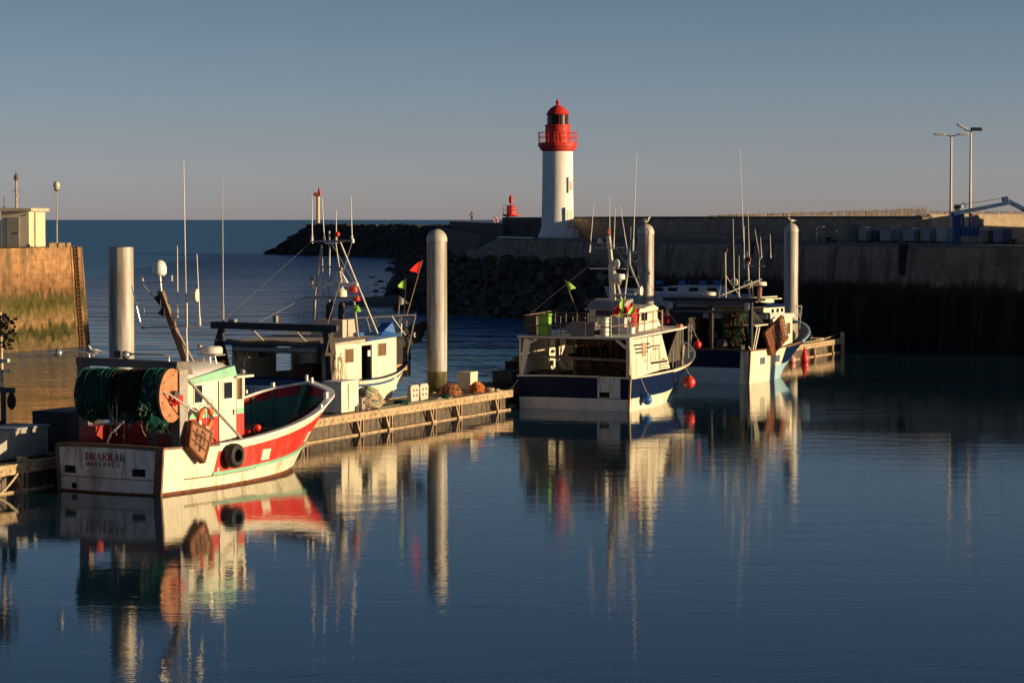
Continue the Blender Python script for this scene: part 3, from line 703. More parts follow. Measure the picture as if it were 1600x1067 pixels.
pile(3, 20.65, 189.5, 9.72, True, 'farthest domed steel pile, with a white gull hunched on it')
pile(4, 41.5, 153.6, 9.6, True, 'domed steel pile added out of view to shade the farthest boat')  # unseen pile, added to cast the shadow strip on the farthest boat

# ---------------------------------------------------------------- pontoons (built in the harbour frame)
deckw = mat('pontoon deck planks', (.2, .17, .14), .85, .3, 2, (.05, .05, .04), .5)
def pontoon(x0, x1, y0, y1, label, bys, zt=1.02):
    t = thing('pontoon', label, 'pontoon', gw(0, 0), -ANG)
    B(lambda mb: mb.box2((x0 + .12, y0, zt - .12), (x1 - .1, y1, zt)), 'deck', deckw, t, smooth=False)
    def f(mb):
        y = y0
        while y < y1:
            mb.box2((x1 - .45, y + .02, zt), (x1 - .02, min(y + 2.9, y1), zt + .025)); y += 3
    B(f, 'edge_plank', wood, t, smooth=False)
    def f(mb):
        y = y0
        while y < y1 - .1:
            mb.box2((x1 - .1, y, zt - .34), (x1, min(y + 3.6, y1) - .015, zt + .04)); y += 3.6
        mb.box2((x0, y0, zt - .34), (x0 + .1, y1, zt + .03))
        mb.box2((x0 + .1, y1 - .1, zt - .34), (x1 - .1, y1, zt + .02)); mb.box2((x0 + .1, y0, zt - .34), (x1 - .1, y0 + .1, zt + .02))
    B(f, 'edge_beam', wood, t, bevel=.012)
    def f(mb):
        y = y0 + .3
        while y < y1:
            mb.lathe((x1 + .0, y, zt - .16), [(.035, -.02), (.035, .02)], 6, axis='x'); y += .55
    B(f, 'bolt', dkmetal, t)
    def f(mb):
        y = y0 + .05; k = 0
        while y < y1 - .3:
            mb.box2((x1 - .48 - .015 * (k % 2), y, -.35), (x1 - .38, y + .56, zt - .34)); y += .6; k += 1
        mb.box2((x0 + .2, y0 + .3, -.5), (x1 - .5, y1 - .3, zt - .2))
    B(f, 'float_cladding', wooddk, t, smooth=False)
    B(lambda mb: mb.box2((x1 - .4, y0 + .1, -.02), (x1 - .1, y1 - .1, .07)), 'water_ledge', wood, t, smooth=False)
    for by in bys:
        def f(mb):
            for dy in (0, .3):
                mb.prism_x([(by + dy, .02), (by + dy + .05, .02), (by + dy + .1, zt - .34), (by + dy - .02, zt - .34)], x1 - .42, x1 - .02)
            mb.box2((x1 - .05, by - .05, .0), (x1 - .0, by + .4, .12))
            mb.bar((x1 - .03, by - .32, zt - .36), (x1 - .06, by + .03, .1), .05, .12)
        B(f, 'bracket', wood, t, smooth=False)
    return t
pontoon(-3.0, 0, -60, -20.9, 'near length of pontoon at the lower left', (-23.2, -27.5, -31))
pontoon(-3.0, 0, -19.6, 21.4, 'pontoon with timber edge running from the red boat to the stern of the middle boat', (-1.6, 3.9, 6.9, 11.7, 14.7, 19.5))
t2 = pontoon(-4.0, -.9, 23.6, 84.5, 'far length of pontoon ending beyond the light blue bow', (25, 35, 45, 78, 82.5), zt=1.0)
B(lambda mb: mb.bar((-.95, 84.9, 1.5), (-.75, 84.4, -.4), .28, .28) or mb.bar((-3.4, 84.9, 1.3), (-3.4, 84.6, -.4), .2, .2), 'fender_post', wood, t2, bevel=.02)

def cleat(x, y, lab, r=.05):
    t = thing('cleat', lab, 'cleat', gw(x, y, 1.045), -ANG)
    B(lambda mb: mb.path([(0, -.22, .12), (0, -.1, .1), (0, .1, .1), (0, .22, .12)], .03, 6), 'horn', metal, t)
    B(lambda mb: mb.box((0, -.07, .05), (.06, .05, .1)) or mb.box((0, .07, .05), (.06, .05, .1)), 'leg', metal, t)
    return t
cleat(-.25, 5.2, 'small cleat on the pontoon edge nearest the white cabinet')
cleat(-.25, 12.9, 'small cleat on the pontoon edge below the big pile')
cleat(-.25, 19.9, 'cleat holding the rope at the end of the timber edged pontoon')
cleat(-.25, -22.9, 'cleat wound with pale rope at the lower left')

def coil(name, lab, x, y, z, r=.3, n=5, m=ropem, seed=1, cat='rope'):
    rs = random.Random(seed); pts = []
    for k in range(n * 14):
        a = 2 * math.pi * k / 14; rr = r * rs.uniform(.75, 1.1)
        pts.append((rr * math.cos(a), rr * math.sin(a), .03 + .035 * k / 14 + rs.uniform(-.01, .02)))
    o = MB().path(pts, .022, 5).build(name, m, loc=gw(x, y, z)); return tag(o, lab, cat)
def tangle(name, lab, x, y, z, size, n, m, seed, cat, r=.02, base=None, th=None):
    rs = random.Random(seed); mb = MB()
    if base:
        mb.lathe((0, 0, 0), [(.9, 0), (1.0, .2), (.9, .55), (.6, .85), (.2, 1.0)], 16, 1, lump=.3, M=Matrix.Diagonal((size[0] * .92, size[1] * .92, size[2] * .92)))
    for s in range(n):
        a = rs.uniform(0, 6.3); b = rs.uniform(.1, 1.4); pts = []
        for k in range(18):
            a += rs.uniform(-.5, .7); b += rs.uniform(-.25, .25); b = max(.05, min(1.5, b))
            pts.append((size[0] * math.cos(a) * math.cos(b) * rs.uniform(.85, 1.05), size[1] * math.sin(a) * math.cos(b) * rs.uniform(.85, 1.05), size[2] * math.sin(b) * rs.uniform(.9, 1.05) + .02))
        mb.path(pts, r, 4)
    o = mb.build(name, [m, base or m], loc=gw(x, y, z)); return tag(o, lab, cat)
ZP = 1.05
t = thing('cabinet', 'tall cream service cabinet on the pontoon behind the red bow', 'cabinet', gw(-.95, 3.7, ZP), -ANG)
B(lambda mb: mb.box((0, 0, .74), (1.0, 1.7, 1.4)) , 'body', cream, t, bevel=.02)
B(lambda mb: mb.box((0, 0, 1.46), (1.06, 1.76, .05)), 'lid', white, t, bevel=.01)
B(lambda mb: mb.box((.52, -.2, .75), (.02, .04, 1.2)) or mb.box((.52, .7, .3), (.05, .05, .12)), 'door_edge', metal, t)
tangle('net_heap', 'salmon coloured heap of netting on the pontoon beside the cream cabin', -1.5, 7.5, ZP, (.75, 1.7, .95), 60, netpale, 3, 'fishing net', .016, netpink)
t = thing('service_post', 'stubby metal service post with round window on the pontoon', 'service post', gw(-.5, 4.9, ZP), -ANG)
B(lambda mb: mb.box((0, 0, .33), (.3, .32, .6)), 'body', metal, t, bevel=.03)
B(lambda mb: mb.lathe((.15, 0, .4), [(.09, 0), (.09, .02)], 12, axis='x') or mb.box((0, -.6, .14), (.25, .3, .26)), 'socket', dkmetal, t)
t = thing('power_pedestal', 'double plated pale power pedestal on the pontoon left of the big pile', 'power pedestal', gw(-1.0, 12.0, ZP), -ANG)
for dy in (-.55, .5):
    B(lambda mb: mb.prism_x([(dy - .42, 0), (dy + .42, 0), (dy + .48, .7), (dy + .35, .82), (dy - .35, .82), (dy - .48, .7)], -.12, .12), 'plate', mat('pedestal plastic', (.55, .5, .42), .5, .1), t, bevel=.03)
B(lambda mb: [mb.box((.13, dy + k * .17, z), (.03, .09, .11)) for dy in (-.55, .5) for k in (-1, 1) for z in (.3, .55)], 'socket', dkmetal, t)
tangle('rope_heap', 'heap of brown ropes and floats just right of the big pile', -1.3, 16.4, ZP, (.6, 1.5, .55), 70, mat('brown rope', (.28, .13, .07), .95, .4, 6), 5, 'rope', .028, mat('tar net', (.06, .04, .03), .95))
tangle('net_heap', 'orange heap of netting at the end of the rope heap right of the big pile', -1.0, 19.0, ZP, (.45, .7, .5), 30, mat('orange twine', (.6, .2, .07), .95, .3, 6), 6, 'fishing net', .02, mat('orange net', (.4, .13, .05), .95))
def crate(lab, x, y, z, d, m, rz=0, name='crate', cat='crate'):
    t = thing(name, lab, cat, gw(x, y, z), -ANG + rz)
    B(lambda mb: mb.box((0, 0, d[2] / 2), d) , 'body', m, t, bevel=.025)
    B(lambda mb: [mb.box((0, 0, zz * d[2]), (d[0] + .05, d[1] + .05, .06)) for zz in (.12, .93)], 'rim', m, t, bevel=.01)
    return t
crate('small pale crate standing behind the brown rope heap', -2.3, 20.6, ZP, (.8, .9, .95), cream)
crate('wide dark crate on the pontoon left of the middle boat', -2.0, 25.4, 1.0, (1.2, 1.9, .8), mat('dark plastic crate', (.05, .055, .06), .7, .3))
crate('taller dark brown crate behind the wide dark crate', -2.6, 28.6, 1.0, (1.3, 2.0, 1.15), mat('brown crate', (.07, .03, .02), .8, .3))
tangle('net_heap', 'grey heap of netting on top of the brown crate', -2.6, 28.6, 2.16, (.6, .9, .3), 20, netpale, 7, 'fishing net', .02, mat('grey net', (.12, .12, .12), .95))
tangle('net_heap', 'dark grey heap of netting in front of the wide dark crate', -1.6, 23.9, 1.0, (.6, .5, .45), 20, mat('grey twine', (.1, .1, .1), .9), 9, 'fishing net', .02, netblack)
# left bins
t = thing('gear_box', 'long grey ribbed gear box at the lower left edge', 'gear box', gw(-1.9, -22.3, ZP), -ANG)
B(lambda mb: mb.box((0, 0, .55), (1.6, 4.8, 1.06)), 'body', mat('grey box plastic', (.36, .35, .34), .6, .12, 2, GRIME, .5), t, bevel=.03)
B(lambda mb: mb.box((0, 0, 1.12), (1.7, 4.9, .09)) , 'lid', greybin, t, bevel=.02)
B(lambda mb: [mb.box((.83, y, .55), (.07, .1, 1.0)) for y in (-2.2, -1.1, 0, 1.1, 2.2)] + [mb.box((x, -2.43, .55), (.1, .07, 1.0)) for x in (-.6, 0, .6)], 'rib', greybin, t, bevel=.01)
crate('tall black container on the pontoon left of the red boat', -2.2, -16.9, ZP, (1.6, 2.6, 1.5), mat('black container', (.02, .02, .022), .6, .4), name='container', cat='container')
coil('rope_coil', 'pale rope wound round the cleat at the lower left', -.2, -22.9, 1.07, .2, 5, ropem, 4)
coil('rope_coil', 'green and white rope coil on the pontoon by the cream cabin bow', -.6, 9.3, ZP, .35, 5, netgreen, 6)
coil('rope_coil', 'small green rope coil below the power pedestal', -.3, 13.6, ZP, .22, 5, netgreen, 8)
coil('rope_coil', 'pale rope coil at the far end of the timber edged pontoon', -.35, 19.2, ZP, .22, 5, ropem, 9)
def rope(lab, pts, r=.022, m=ropem, sag=.2):
    P = []
    for a, b in zip(pts[:-1], pts[1:]):
        a = Vector(a); b = Vector(b)
        for k in range(10):
            f = k / 10; q = a.lerp(b, f); q.z -= sag * 4 * f * (1 - f) * (b - a).length / 6; P.append(q)
    P.append(Vector(pts[-1])); o = MB().path(P, r, 6).build('mooring_rope', m); return tag(o, lab, 'rope')
rope('pale mooring rope from the pontoon end to the stern of the middle boat', [gw(-.25, 19.9, 1.12), gw(-.2, 21.4, 1.02), gw(-.3, 23.1, 1.75)], .035)
rope('pale mooring rope from the lower left cleat to the stern of the red boat', [gw(-.25, -22.9, 1.15), gw(.3, -21.2, 1.15), gw(.9, -20.5, 1.65)], .035)
rope('thick rope hanging from the lower left cleat down to the water', [gw(-.1, -22.9, 1.15), gw(.1, -23.8, .6), gw(.2, -25, .05)], .04)
rope('slack rope lying along the pontoon edge below the big pile', [gw(-.3, 6.2, 1.08), gw(-.5, 9, 1.08), gw(-.2, 11.5, 1.08), gw(-.3, 14.5, 1.08)], .022, mat('grey green rope', (.25, .3, .22), .9), 0)
rope('thin dark line from the big pile towards the middle boat', [gw(-3.0, 18.2, 3.2), gw(-2.2, 25.0, 1.9)], .015, black, .05)

# ---------------------------------------------------------------- hull builder
def cat_interp(st, s):
    n = len(st)
    for i in range(n - 1):
        if s <= st[i + 1][0] or i == n - 2: break
    p1, p2 = st[i], st[i + 1]; p0 = st[i - 1] if i > 0 else p1; p3 = st[i + 2] if i + 2 < n else p2
    h = p2[0] - p1[0]; u = (s - p1[0]) / h; out = []
    for k in range(1, len(p1)):
        m1 = (p2[k] - p0[k]) / max(1e-6, p2[0] - p0[0]) * h; m2 = (p3[k] - p1[k]) / max(1e-6, p3[0] - p1[0]) * h
        out.append((2 * u ** 3 - 3 * u ** 2 + 1) * p1[k] + (u ** 3 - 2 * u ** 2 + u) * m1 + (-2 * u ** 3 + 3 * u ** 2) * p2[k] + (u ** 3 - u ** 2) * m2)
    return out
class Hull:
    def __init__(s, st, Lw, Ld, bulge=.15, p=1.4, keel=-.7, marks=()):
        s.st = st; s.Lw = Lw; s.Ld = Ld; s.bulge = bulge; s.p = p; s.keel = keel
        S = [i / 30 * .8 for i in range(31)] + [.8 + .2 * (1 - (1 - i / 20) ** 1.6) for i in range(1, 21)]
        for m in marks: S.append(m)
        s.S = sorted(set(round(q, 4) for q in S))
    def v(s, q): wl_, dk, z = cat_interp(s.st, q); return max(0, wl_), max(0, dk), z
    def pt(s, q, t, side=1, inset=0):
        wl_, dk, zd = s.v(q)
        if t < 0: x = wl_ * .55; z = s.keel; y = q * s.Lw * .96
        else: x = wl_ + (dk - wl_) * t ** s.p; z = t * zd; y = q * (s.Lw + (s.Ld - s.Lw) * t)
        if inset and q > .5: y -= inset * ((q - .5) / .5) ** 3
        return (side * max(0, x - inset), y, z)
    def outer(s, mb, T, mf):
        for side in (1, -1):
            k0 = len(mb.v); nt_ = len(T)
            mb.v += [s.pt(q, t, side) for q in s.S for t in T]
            for i in range(len(s.S) - 1):
                for j in range(nt_ - 1):
                    f = (k0 + i * nt_ + j, k0 + (i + 1) * nt_ + j, k0 + (i + 1) * nt_ + j + 1, k0 + i * nt_ + j + 1)
                    mb.f.append(f if side > 0 else f[::-1]); mb.m.append(mf((s.S[i] + s.S[i + 1]) / 2, (T[j] + T[j + 1]) / 2, side))
    def transom(s, mb, T, mf, nx=16):
        k0 = len(mb.v)
        for t in T:
            x, y, z = s.pt(0, t)
            for k in range(nx + 1):
                u = -1 + 2 * k / nx; mb.v.append((x * u, -s.bulge * (1 - u * u), z + (.06 * (1 - u * u) * max(0, t))))
        for j in range(len(T) - 1):
            for k in range(nx):
                mb.f.append((k0 + j * (nx + 1) + k, k0 + j * (nx + 1) + k + 1, k0 + (j + 1) * (nx + 1) + k + 1, k0 + (j + 1) * (nx + 1) + k)); mb.m.append(mf((k + .5) / nx, (T[j] + T[j + 1]) / 2))
    def inner(s, mb, floor, th=.12, mi=0, mir=None, q0=0.0, q1=1.0):
        """inside of the bulwark down to the deck; top strip may have its own colour"""
        Sx = [q for q in s.S if q0 <= q <= q1]
        for side in (1, -1):
            k0 = len(mb.v)
            for q in Sx:
                x, y, z = s.pt(q, 1, side, th); fz = floor(q)
                x2 = s.pt(q, fz / z, side, th)[0]; y2 = s.pt(q, fz / z, side, th)[1]
                for f in (0, .22, 1): mb.v.append((lerp(x, x2, f), lerp(y, y2, f), lerp(z, fz, f)))
            for i in range(len(Sx) - 1):
                for j in range(2):
                    f = (k0 + i * 3 + j, k0 + (i + 1) * 3 + j, k0 + (i + 1) * 3 + j + 1, k0 + i * 3 + j + 1)
                    mb.f.append(f); mb.m.append((mir if (mir is not None and j == 0) else mi))
        x, y, z = s.pt(0, 1, 1, th); x2 = s.pt(0, floor(0) / z, 1, th)[0]
        if q0 == 0: mb.add([(-x, th, z), (x, th, z), (x2, th, floor(0)), (-x2, th, floor(0))], [(0, 1, 2, 3)], mi)
    def deck(s, mb, floor, th=.1, mi=0):
        k0 = len(mb.v)
        for q in s.S:
            zd = s.v(q)[2]; p = s.pt(q, floor(q) / zd, 1, th); mb.v += [(p[0], p[1], floor(q)), (-p[0], p[1], floor(q))]
        for i in range(len(s.S) - 1): mb.f.append((k0 + 2 * i, k0 + 2 * i + 2, k0 + 2 * i + 3, k0 + 2 * i + 1)); mb.m.append(mi)
    def rail(s, mb, out=.06, inn=.2, h=.07, mi=0, t=1, stern=True, q0=0, q1=1):
        Sx = [q for q in s.S if q0 <= q <= q1]
        for side in (1, -1):
            k0 = len(mb.v)
            for q in Sx:
                a = s.pt(q, t, side, -out if q < 1 else -out); b = s.pt(q, t, side, inn)
                ax = a[0] if q < .999 else 0; 
                mb.v += [(ax, a[1], a[2] - .02), (ax, a[1], a[2] + h), (b[0], b[1], b[2] + h), (b[0], b[1], b[2] - .02)]
            for i in range(len(Sx) - 1):
                for j in range(4):
                    f = (k0 + i * 4 + j, k0 + (i + 1) * 4 + j, k0 + (i + 1) * 4 + (j + 1) % 4, k0 + i * 4 + (j + 1) % 4)
                    mb.f.append(f if side > 0 else f[::-1]); mb.m.append(mi)
        if stern:
            x, y, z = s.pt(0, t); n = 12; k0 = len(mb.v)
            for k in range(n + 1):
                u = -1 + 2 * k / n; yy = -s.bulge * (1 - u * u); zz = z + .06 * (1 - u * u)
                mb.v += [(x * u * 1.02, yy - .04, zz - .02), (x * u * 1.02, yy - .04, zz + h), (x * u, yy + inn, zz + h), (x * u, yy + inn, zz - .02)]
            for k in range(n):
                for j in range(4): mb.f.append((k0 + k * 4 + j, k0 + (k + 1) * 4 + j, k0 + (k + 1) * 4 + (j + 1) % 4, k0 + k * 4 + (j + 1) % 4)); mb.m.append(mi)
    def strake(s, mb, t0, t1, out=.05, mi=0, q0=0, q1=1, side=None):
        Sx = [q for q in s.S if q0 <= q <= q1]
        for sd in ((1, -1) if side is None else (side,)):
            k0 = len(mb.v)
            for q in Sx:
                for (tt, oo) in ((t0, -.03), (t0, out), (t1, out), (t1, -.03)):
                    p = s.pt(q, tt, sd); mb.v.append((p[0] + sd * oo if q < .999 else p[0], p[1] + (oo if q > .97 else 0), p[2]))
            for i in range(len(Sx) - 1):
                for j in range(4): mb.f.append((k0 + i * 4 + j, k0 + (i + 1) * 4 + j, k0 + (i + 1) * 4 + (j + 1) % 4, k0 + i * 4 + (j + 1) % 4)); mb.m.append(mi)
            n = len(Sx) - 1
            mb.f += [(k0, k0 + 1, k0 + 2, k0 + 3), (k0 + n * 4, k0 + n * 4 + 3, k0 + n * 4 + 2, k0 + n * 4 + 1)]; mb.m += [mi, mi]
    def patch(s, mb, y, z, w_, h_, mi=0, out=.012, side=1, n=4):
        """a panel laid on the hull side around (y, z)"""
        def P(yy, zz, o):
            q = yy / s.Ld
            for _ in range(12):
                zd = s.v(q)[2]; t = max(0, zz / zd); q = yy / (s.Lw + (s.Ld - s.Lw) * t)
            p = s.pt(q, t, side); return (p[0] + side * o, yy, zz)
        k0 = len(mb.v); 
        for o in (-.02, out):
            for j in (0, 1):
                for i in range(n + 1): mb.v.append(P(y - w_ / 2 + w_ * i / n, z - h_ / 2 + h_ * j, o))
        m_ = n + 1
        for i in range(n):
            mb.f += [(k0 + 2 * m_ + i, k0 + 2 * m_ + i + 1, k0 + 3 * m_ + i + 1, k0 + 3 * m_ + i), (k0 + i, k0 + m_ + i, k0 + m_ + i + 1, k0 + i + 1),
                     (k0 + i, k0 + i + 1, k0 + 2 * m_ + i + 1, k0 + 2 * m_ + i), (k0 + m_ + i, k0 + 3 * m_ + i, k0 + 3 * m_ + i + 1, k0 + m_ + i + 1)]; mb.m += [mi] * 4
        mb.f += [(k0, k0 + 2 * m_, k0 + 3 * m_, k0 + m_), (k0 + n, k0 + m_ + n, k0 + 3 * m_ + n, k0 + 2 * m_ + n)]; mb.m += [mi] * 2

# lettering drawn as strokes: glyph = list of (points, width)
def arc(cx, cy, rx, ry, a0, a1, n=8): return [(cx + rx * math.cos(R(a0 + (a1 - a0) * k / n)), cy + ry * math.sin(R(a0 + (a1 - a0) * k / n))) for k in range(n + 1)]
TK, TN = .17, .07
def ser(x, y, w_=.26): return ([(x - w_ / 2, y), (x + w_ / 2, y)], TN)
GL = {
 'D': [([(.14, 0), (.14, 1)], TK), ([(.02, .97)] + arc(.2, .5, .4, .47, 90, -90) + [(.02, .03)], TN), ([(.59, .25), (.62, .5), (.59, .75)], TK)],
 'R': [([(.14, 0), (.14, 1)], TK), ([(.02, .97)] + arc(.25, .74, .3, .23, 90, -90, 6) + [(.14, .51)], TN), ([(.53, .62), (.56, .74), (.53, .86)], .13), ([(.3, .5), (.56, .03)], .14), ser(.14, .03), ser(.58, .03, .16)],
 'A': [([(.06, .0), (.33, 1)], TN), ([(.33, 1), (.58, 0)], TK), ([(.15, .33), (.5, .33)], TN), ser(.06, .03, .2), ser(.58, .03)],
 'K': [([(.14, 0), (.14, 1)], TK), ([(.2, .42), (.55, .97)], TN), ([(.32, .55), (.57, .03)], .15), ser(.14, .03), ser(.14, .97), ser(.55, .97, .2), ser(.58, .03, .2)],
 'M': [([(.08, 0), (.1, .97)], TN), ([(.1, 1), (.36, .1)], TK), ([(.36, .05), (.6, 1)], TN), ([(.62, 0), (.62, 1)], TK), ser(.08, .03, .2), ser(.62, .03)],
 'E': [([(.14, 0), (.14, 1)], TK), ([(.02, .97), (.52, .97), (.52, .8)], TN), ([(.14, .5), (.42, .5)], TN), ([(.02, .03), (.54, .03), (.54, .2)], TN)],
 'N': [([(.1, 0), (.1, .97)], TN), ([(.1, 1), (.56, .03)], TK), ([(.56, 0), (.56, 1)], TN), ser(.1, .03, .2), ser(.56, .97, .2), ser(.06, .97, .14)],
 'S': [(arc(.32, .74, .22, .23, 20, 250, 8) + arc(.32, .27, .22, .24, 80, -160, 8), .12)],
 'B': [([(.12, 0), (.12, 1)], .12), ([(.12, .95), (.4, .93), (.5, .75), (.38, .53), (.12, .52)], .1), ([(.3, .52), (.52, .42), (.54, .2), (.42, .05), (.12, .05)], .1)],
 'L': [([(.12, 0), (.12, 1)], .12), ([(.12, .05), (.52, .05)], .1)],
 'O': [(arc(.33, .5, .26, .45, 0, 360, 14), .11)],
 'H': [([(.12, 0), (.12, 1)], .12), ([(.54, 0), (.54, 1)], .12), ([(.12, .5), (.54, .5)], .1)],
 'U': [([(.1, 1), (.1, .3), (.2, .07), (.33, .03), (.46, .07), (.56, .3), (.56, 1)], .11)],
 'P': [([(.12, 0), (.12, 1)], .12), ([(.12, .95), (.4, .93), (.52, .75), (.4, .5), (.12, .48)], .1)],
}
def stroke_text(mb, text, mp, size, sx=1.0, gap=.76, thick=.012, mis=None, bold=None):
    """mp(u, v, d) maps text coordinates (metres) to a point d metres proud of the surface"""
    x = 0
    for i, ch in enumerate(text):
        if ch != ' ':
            for pts, w_ in GL[ch]:
                if bold and i in bold: w_ *= 1.7
                for (a, b) in zip(pts[:-1], pts[1:]):
                    a = Vector((a[0] * sx, a[1])) * size; b = Vector((b[0] * sx, b[1])) * size; d = b - a
                    if d.length < 1e-6: continue
                    d.normalize(); nrm = Vector((-d.y, d.x)) * w_ * size / 2; e = d * w_ * size * .15
                    q = [a - e - nrm, b + e - nrm, b + e + nrm, a - e + nrm]; k0 = len(mb.v)
                    mb.v += [mp(x + c.x, c.y, 0) for c in q] + [mp(x + c.x, c.y, thick + .0007 * (len(mb.f) % 5)) for c in q]
                    mb.f += [(k0 + 4, k0 + 5, k0 + 6, k0 + 7), (k0, k0 + 1, k0 + 5, k0 + 4), (k0 + 1, k0 + 2, k0 + 6, k0 + 5), (k0 + 2, k0 + 3, k0 + 7, k0 + 6), (k0 + 3, k0, k0 + 4, k0 + 7)]; mb.m += [(mis or {}).get(i, 0)] * 5
        x += gap * size * sx
def box_window(t, c, d, axis='x', frame=white, pane=glass, name='window', fr=.045):
    """framed window: c centre, d = (width, height); axis = the wall's normal axis (sign by out)"""
    w_, h = d; o = []
    mbf = MB(); mbp = MB()
    if axis == 'x':
        for dy, dz, a, b in ((0, h / 2, w_ + fr, fr), (0, -h / 2, w_ + fr, fr), (w_ / 2, 0, fr, h - fr), (-w_ / 2, 0, fr, h - fr)): mbf.box((c[0], c[1] + dy, c[2] + dz), (.06, a, b))
        mbp.box((c[0] + .008, c[1], c[2]), (.02, w_ - fr, h - fr))
    else:
        for dx, dz, a, b in ((0, h / 2, w_ + fr, fr), (0, -h / 2, w_ + fr, fr), (w_ / 2, 0, fr, h - fr), (-w_ / 2, 0, fr, h - fr)): mbf.box((c[0] + dx, c[1], c[2] + dz), (a, .06, b))
        mbp.box((c[0], c[1] - .008, c[2]), (w_ - fr, .02, h - fr))
    if t.parent is None:
        f_ = mbf.build(name, frame, t, smooth=False); mbp.build('pane', pane, f_, smooth=False); return f_
    mbf.add(mbp.v, mbp.f, 1); return mbf.build(name, [frame, pane], t, smooth=False)
def whip(t, x, y, z0, z1, r=.022, dx=0, dy=0, m=None):
    return B(lambda mb: mb.tube((x, y, z0), (x + dx * .12, y + dy * .12, lerp(z0, z1, .12)), r * 1.6, n=6) or mb.tube((x + dx * .12, y + dy * .12, lerp(z0, z1, .12)), (x + dx, y + dy, z1), r, r * .45, n=5), 'antenna', m or mat('whip antenna', (.6, .58, .55), .5, .1), t)
def radome(t, x, y, z, r=.32, h=.24, m=white):
    return B(lambda mb: mb.lathe((x, y, z), [(r * .9, 0), (r, .03), (r, h * .75), (r * .85, h), (.02, h + .03)], 20), 'radar', m, t)
def gull(lab, x, y, z, rz, s=1.0, back=True):
    t = thing('seagull', lab, 'seagull', (x, y, z), rz)
    gm = mat('gull white', (.75, .73, .7), .8, .05); gb = mat('gull slate back', (.06, .06, .07), .8, .2); yl = mat('gull yellow', (.7, .4, .05), .5)
    def f(mb):
        # continuous body: belly, breast, neck, head, beak root along a curved spine
        sp = [(-.30, .17, .012), (-.2, .185, .045), (-.1, .18, .085), (0, .175, .105), (.09, .2, .095), (.14, .26, .062), (.165, .32, .046), (.19, .36, .05), (.225, .365, .04), (.25, .36, .018)]
        n = 12; vs = []
        for i, (a, zc, r) in enumerate(sp):
            for k in range(n):
                b = 2 * math.pi * k / n
                tilt = .9 if 4 <= i <= 6 else 0
                vs.append((a - math.sin(b) * r * tilt * .7, math.cos(b) * r * .9, zc + math.sin(b) * r * (1 - tilt * .5)))
        fs = [(i * n + k, i * n + (k + 1) % n, (i + 1) * n + (k + 1) % n, (i + 1) * n + k) for i in range(len(sp) - 1) for k in range(n)] + [tuple(range(n)), tuple((len(sp) - 1) * n + k for k in range(n))]
        mb.add([(q[0] * s, q[1] * s, q[2] * s) for q in vs], fs)
    body = B(f, 'body', gm, t, ang=70)
    B(lambda mb: [mb.path([(.1 * s, sd * .085 * s, .22 * s), (-.05 * s, sd * .11 * s, .2 * s), (-.2 * s, sd * .07 * s, .19 * s), (-.38 * s, sd * .015 * s, .17 * s)], .05 * s, 8, r2=.01 * s) for sd in (-1, 1)], 'wing', gb if back else mat('gull grey back', (.4, .4, .42), .8), t)
    B(lambda mb: mb.path([(.24 * s, 0, .36 * s), (.29 * s, 0, .355 * s), (.315 * s, 0, .335 * s)], .015 * s, 6, r2=.004), 'beak', yl, t)
    B(lambda mb: [mb.tube((0, sd * .035 * s, .1 * s), (.01 * s, sd * .035 * s, 0), .009 * s, n=5) or mb.box((.03 * s, sd * .035 * s, .006), (.07 * s, .045 * s, .012)) for sd in (-1, 1)], 'leg', yl, t)
    B(lambda mb: [mb.sphere((.212 * s, sd * .036 * s, .372 * s), .007 * s, 6) for sd in (-1, 1)], 'eye', black, t)
    return t
gull('dark backed gull standing on the pile behind the middle boat', 8.46, 162, 9.71, R(15), 1.15)
gull('white gull hunched on the farthest pile', 20.65, 189.5, 9.71, R(200), 1.15, False)
# ================================================================ boat A: red and cream trawler
HA = ANG + R(4.5)
A = thing('fishing_boat', 'red, cream and green fishing boat with net drums over its stern, nearest the camera', 'fishing boat', (-14.726, 93.36, 0), -HA)
hA = Hull([(0, 2.25, 2.4, 1.7), (.3, 2.4, 2.6, 1.62), (.55, 2.2, 2.6, 1.86), (.72, 1.8, 2.5, 2.25), (.85, 1.2, 2.12, 2.7), (.94, .6, 1.5, 3.02), (1, 0, 0, 3.3)], 11.9, 13.6, .15, 1.2, marks=(.245,))
TA = [-1, 0, .03, .06, .2, .33, .385, .5, .62, .74, .86, .93, 1]
def mfA(s, t, side):
    if t < .055: return 2
    if .385 < t < .86 and s > .245: return 1
    return 0
def f(mb):
    hA.outer(mb, TA, mfA)
    hA.transom(mb, [-1, 0, .04, .3, .31, .6, .95, 1], lambda k, t: 4 if (k > .965 or t > .95) else (2 if t < .04 else 3))
hull = B(f, 'hull', [cream, red, brown, white2, woodtrim], A, ang=40)
flA = lambda q: .85 + .55 * q
B(lambda mb: hA.inner(mb, flA, .12, 0, 1), 'bulwark', [dkgreen, dkred], A, ang=50)
B(lambda mb: hA.deck(mb, flA), 'deck', deckm, A, smooth=False)
railw = mat('rail grey white paint', (.62, .63, .66), .5, .1, 2, (.4, .36, .3), .5, 3)
B(lambda mb: hA.rail(mb, .06, .2, .07, 0, stern=False, q0=.24), 'rail', railw, A)
B(lambda mb: hA.rail(mb, .05, .16, .06, 0, q1=.245), 'stern_rail', woodtrim, A)
B(lambda mb: hA.strake(mb, .31, .385, .06, 0, q0=.235), 'rubbing_strake', [green], A)
B(lambda mb: hA.strake(mb, .29, .315, .05, 0, q0=.1, q1=.5, side=1), 'side_guard', woodtrim, A)
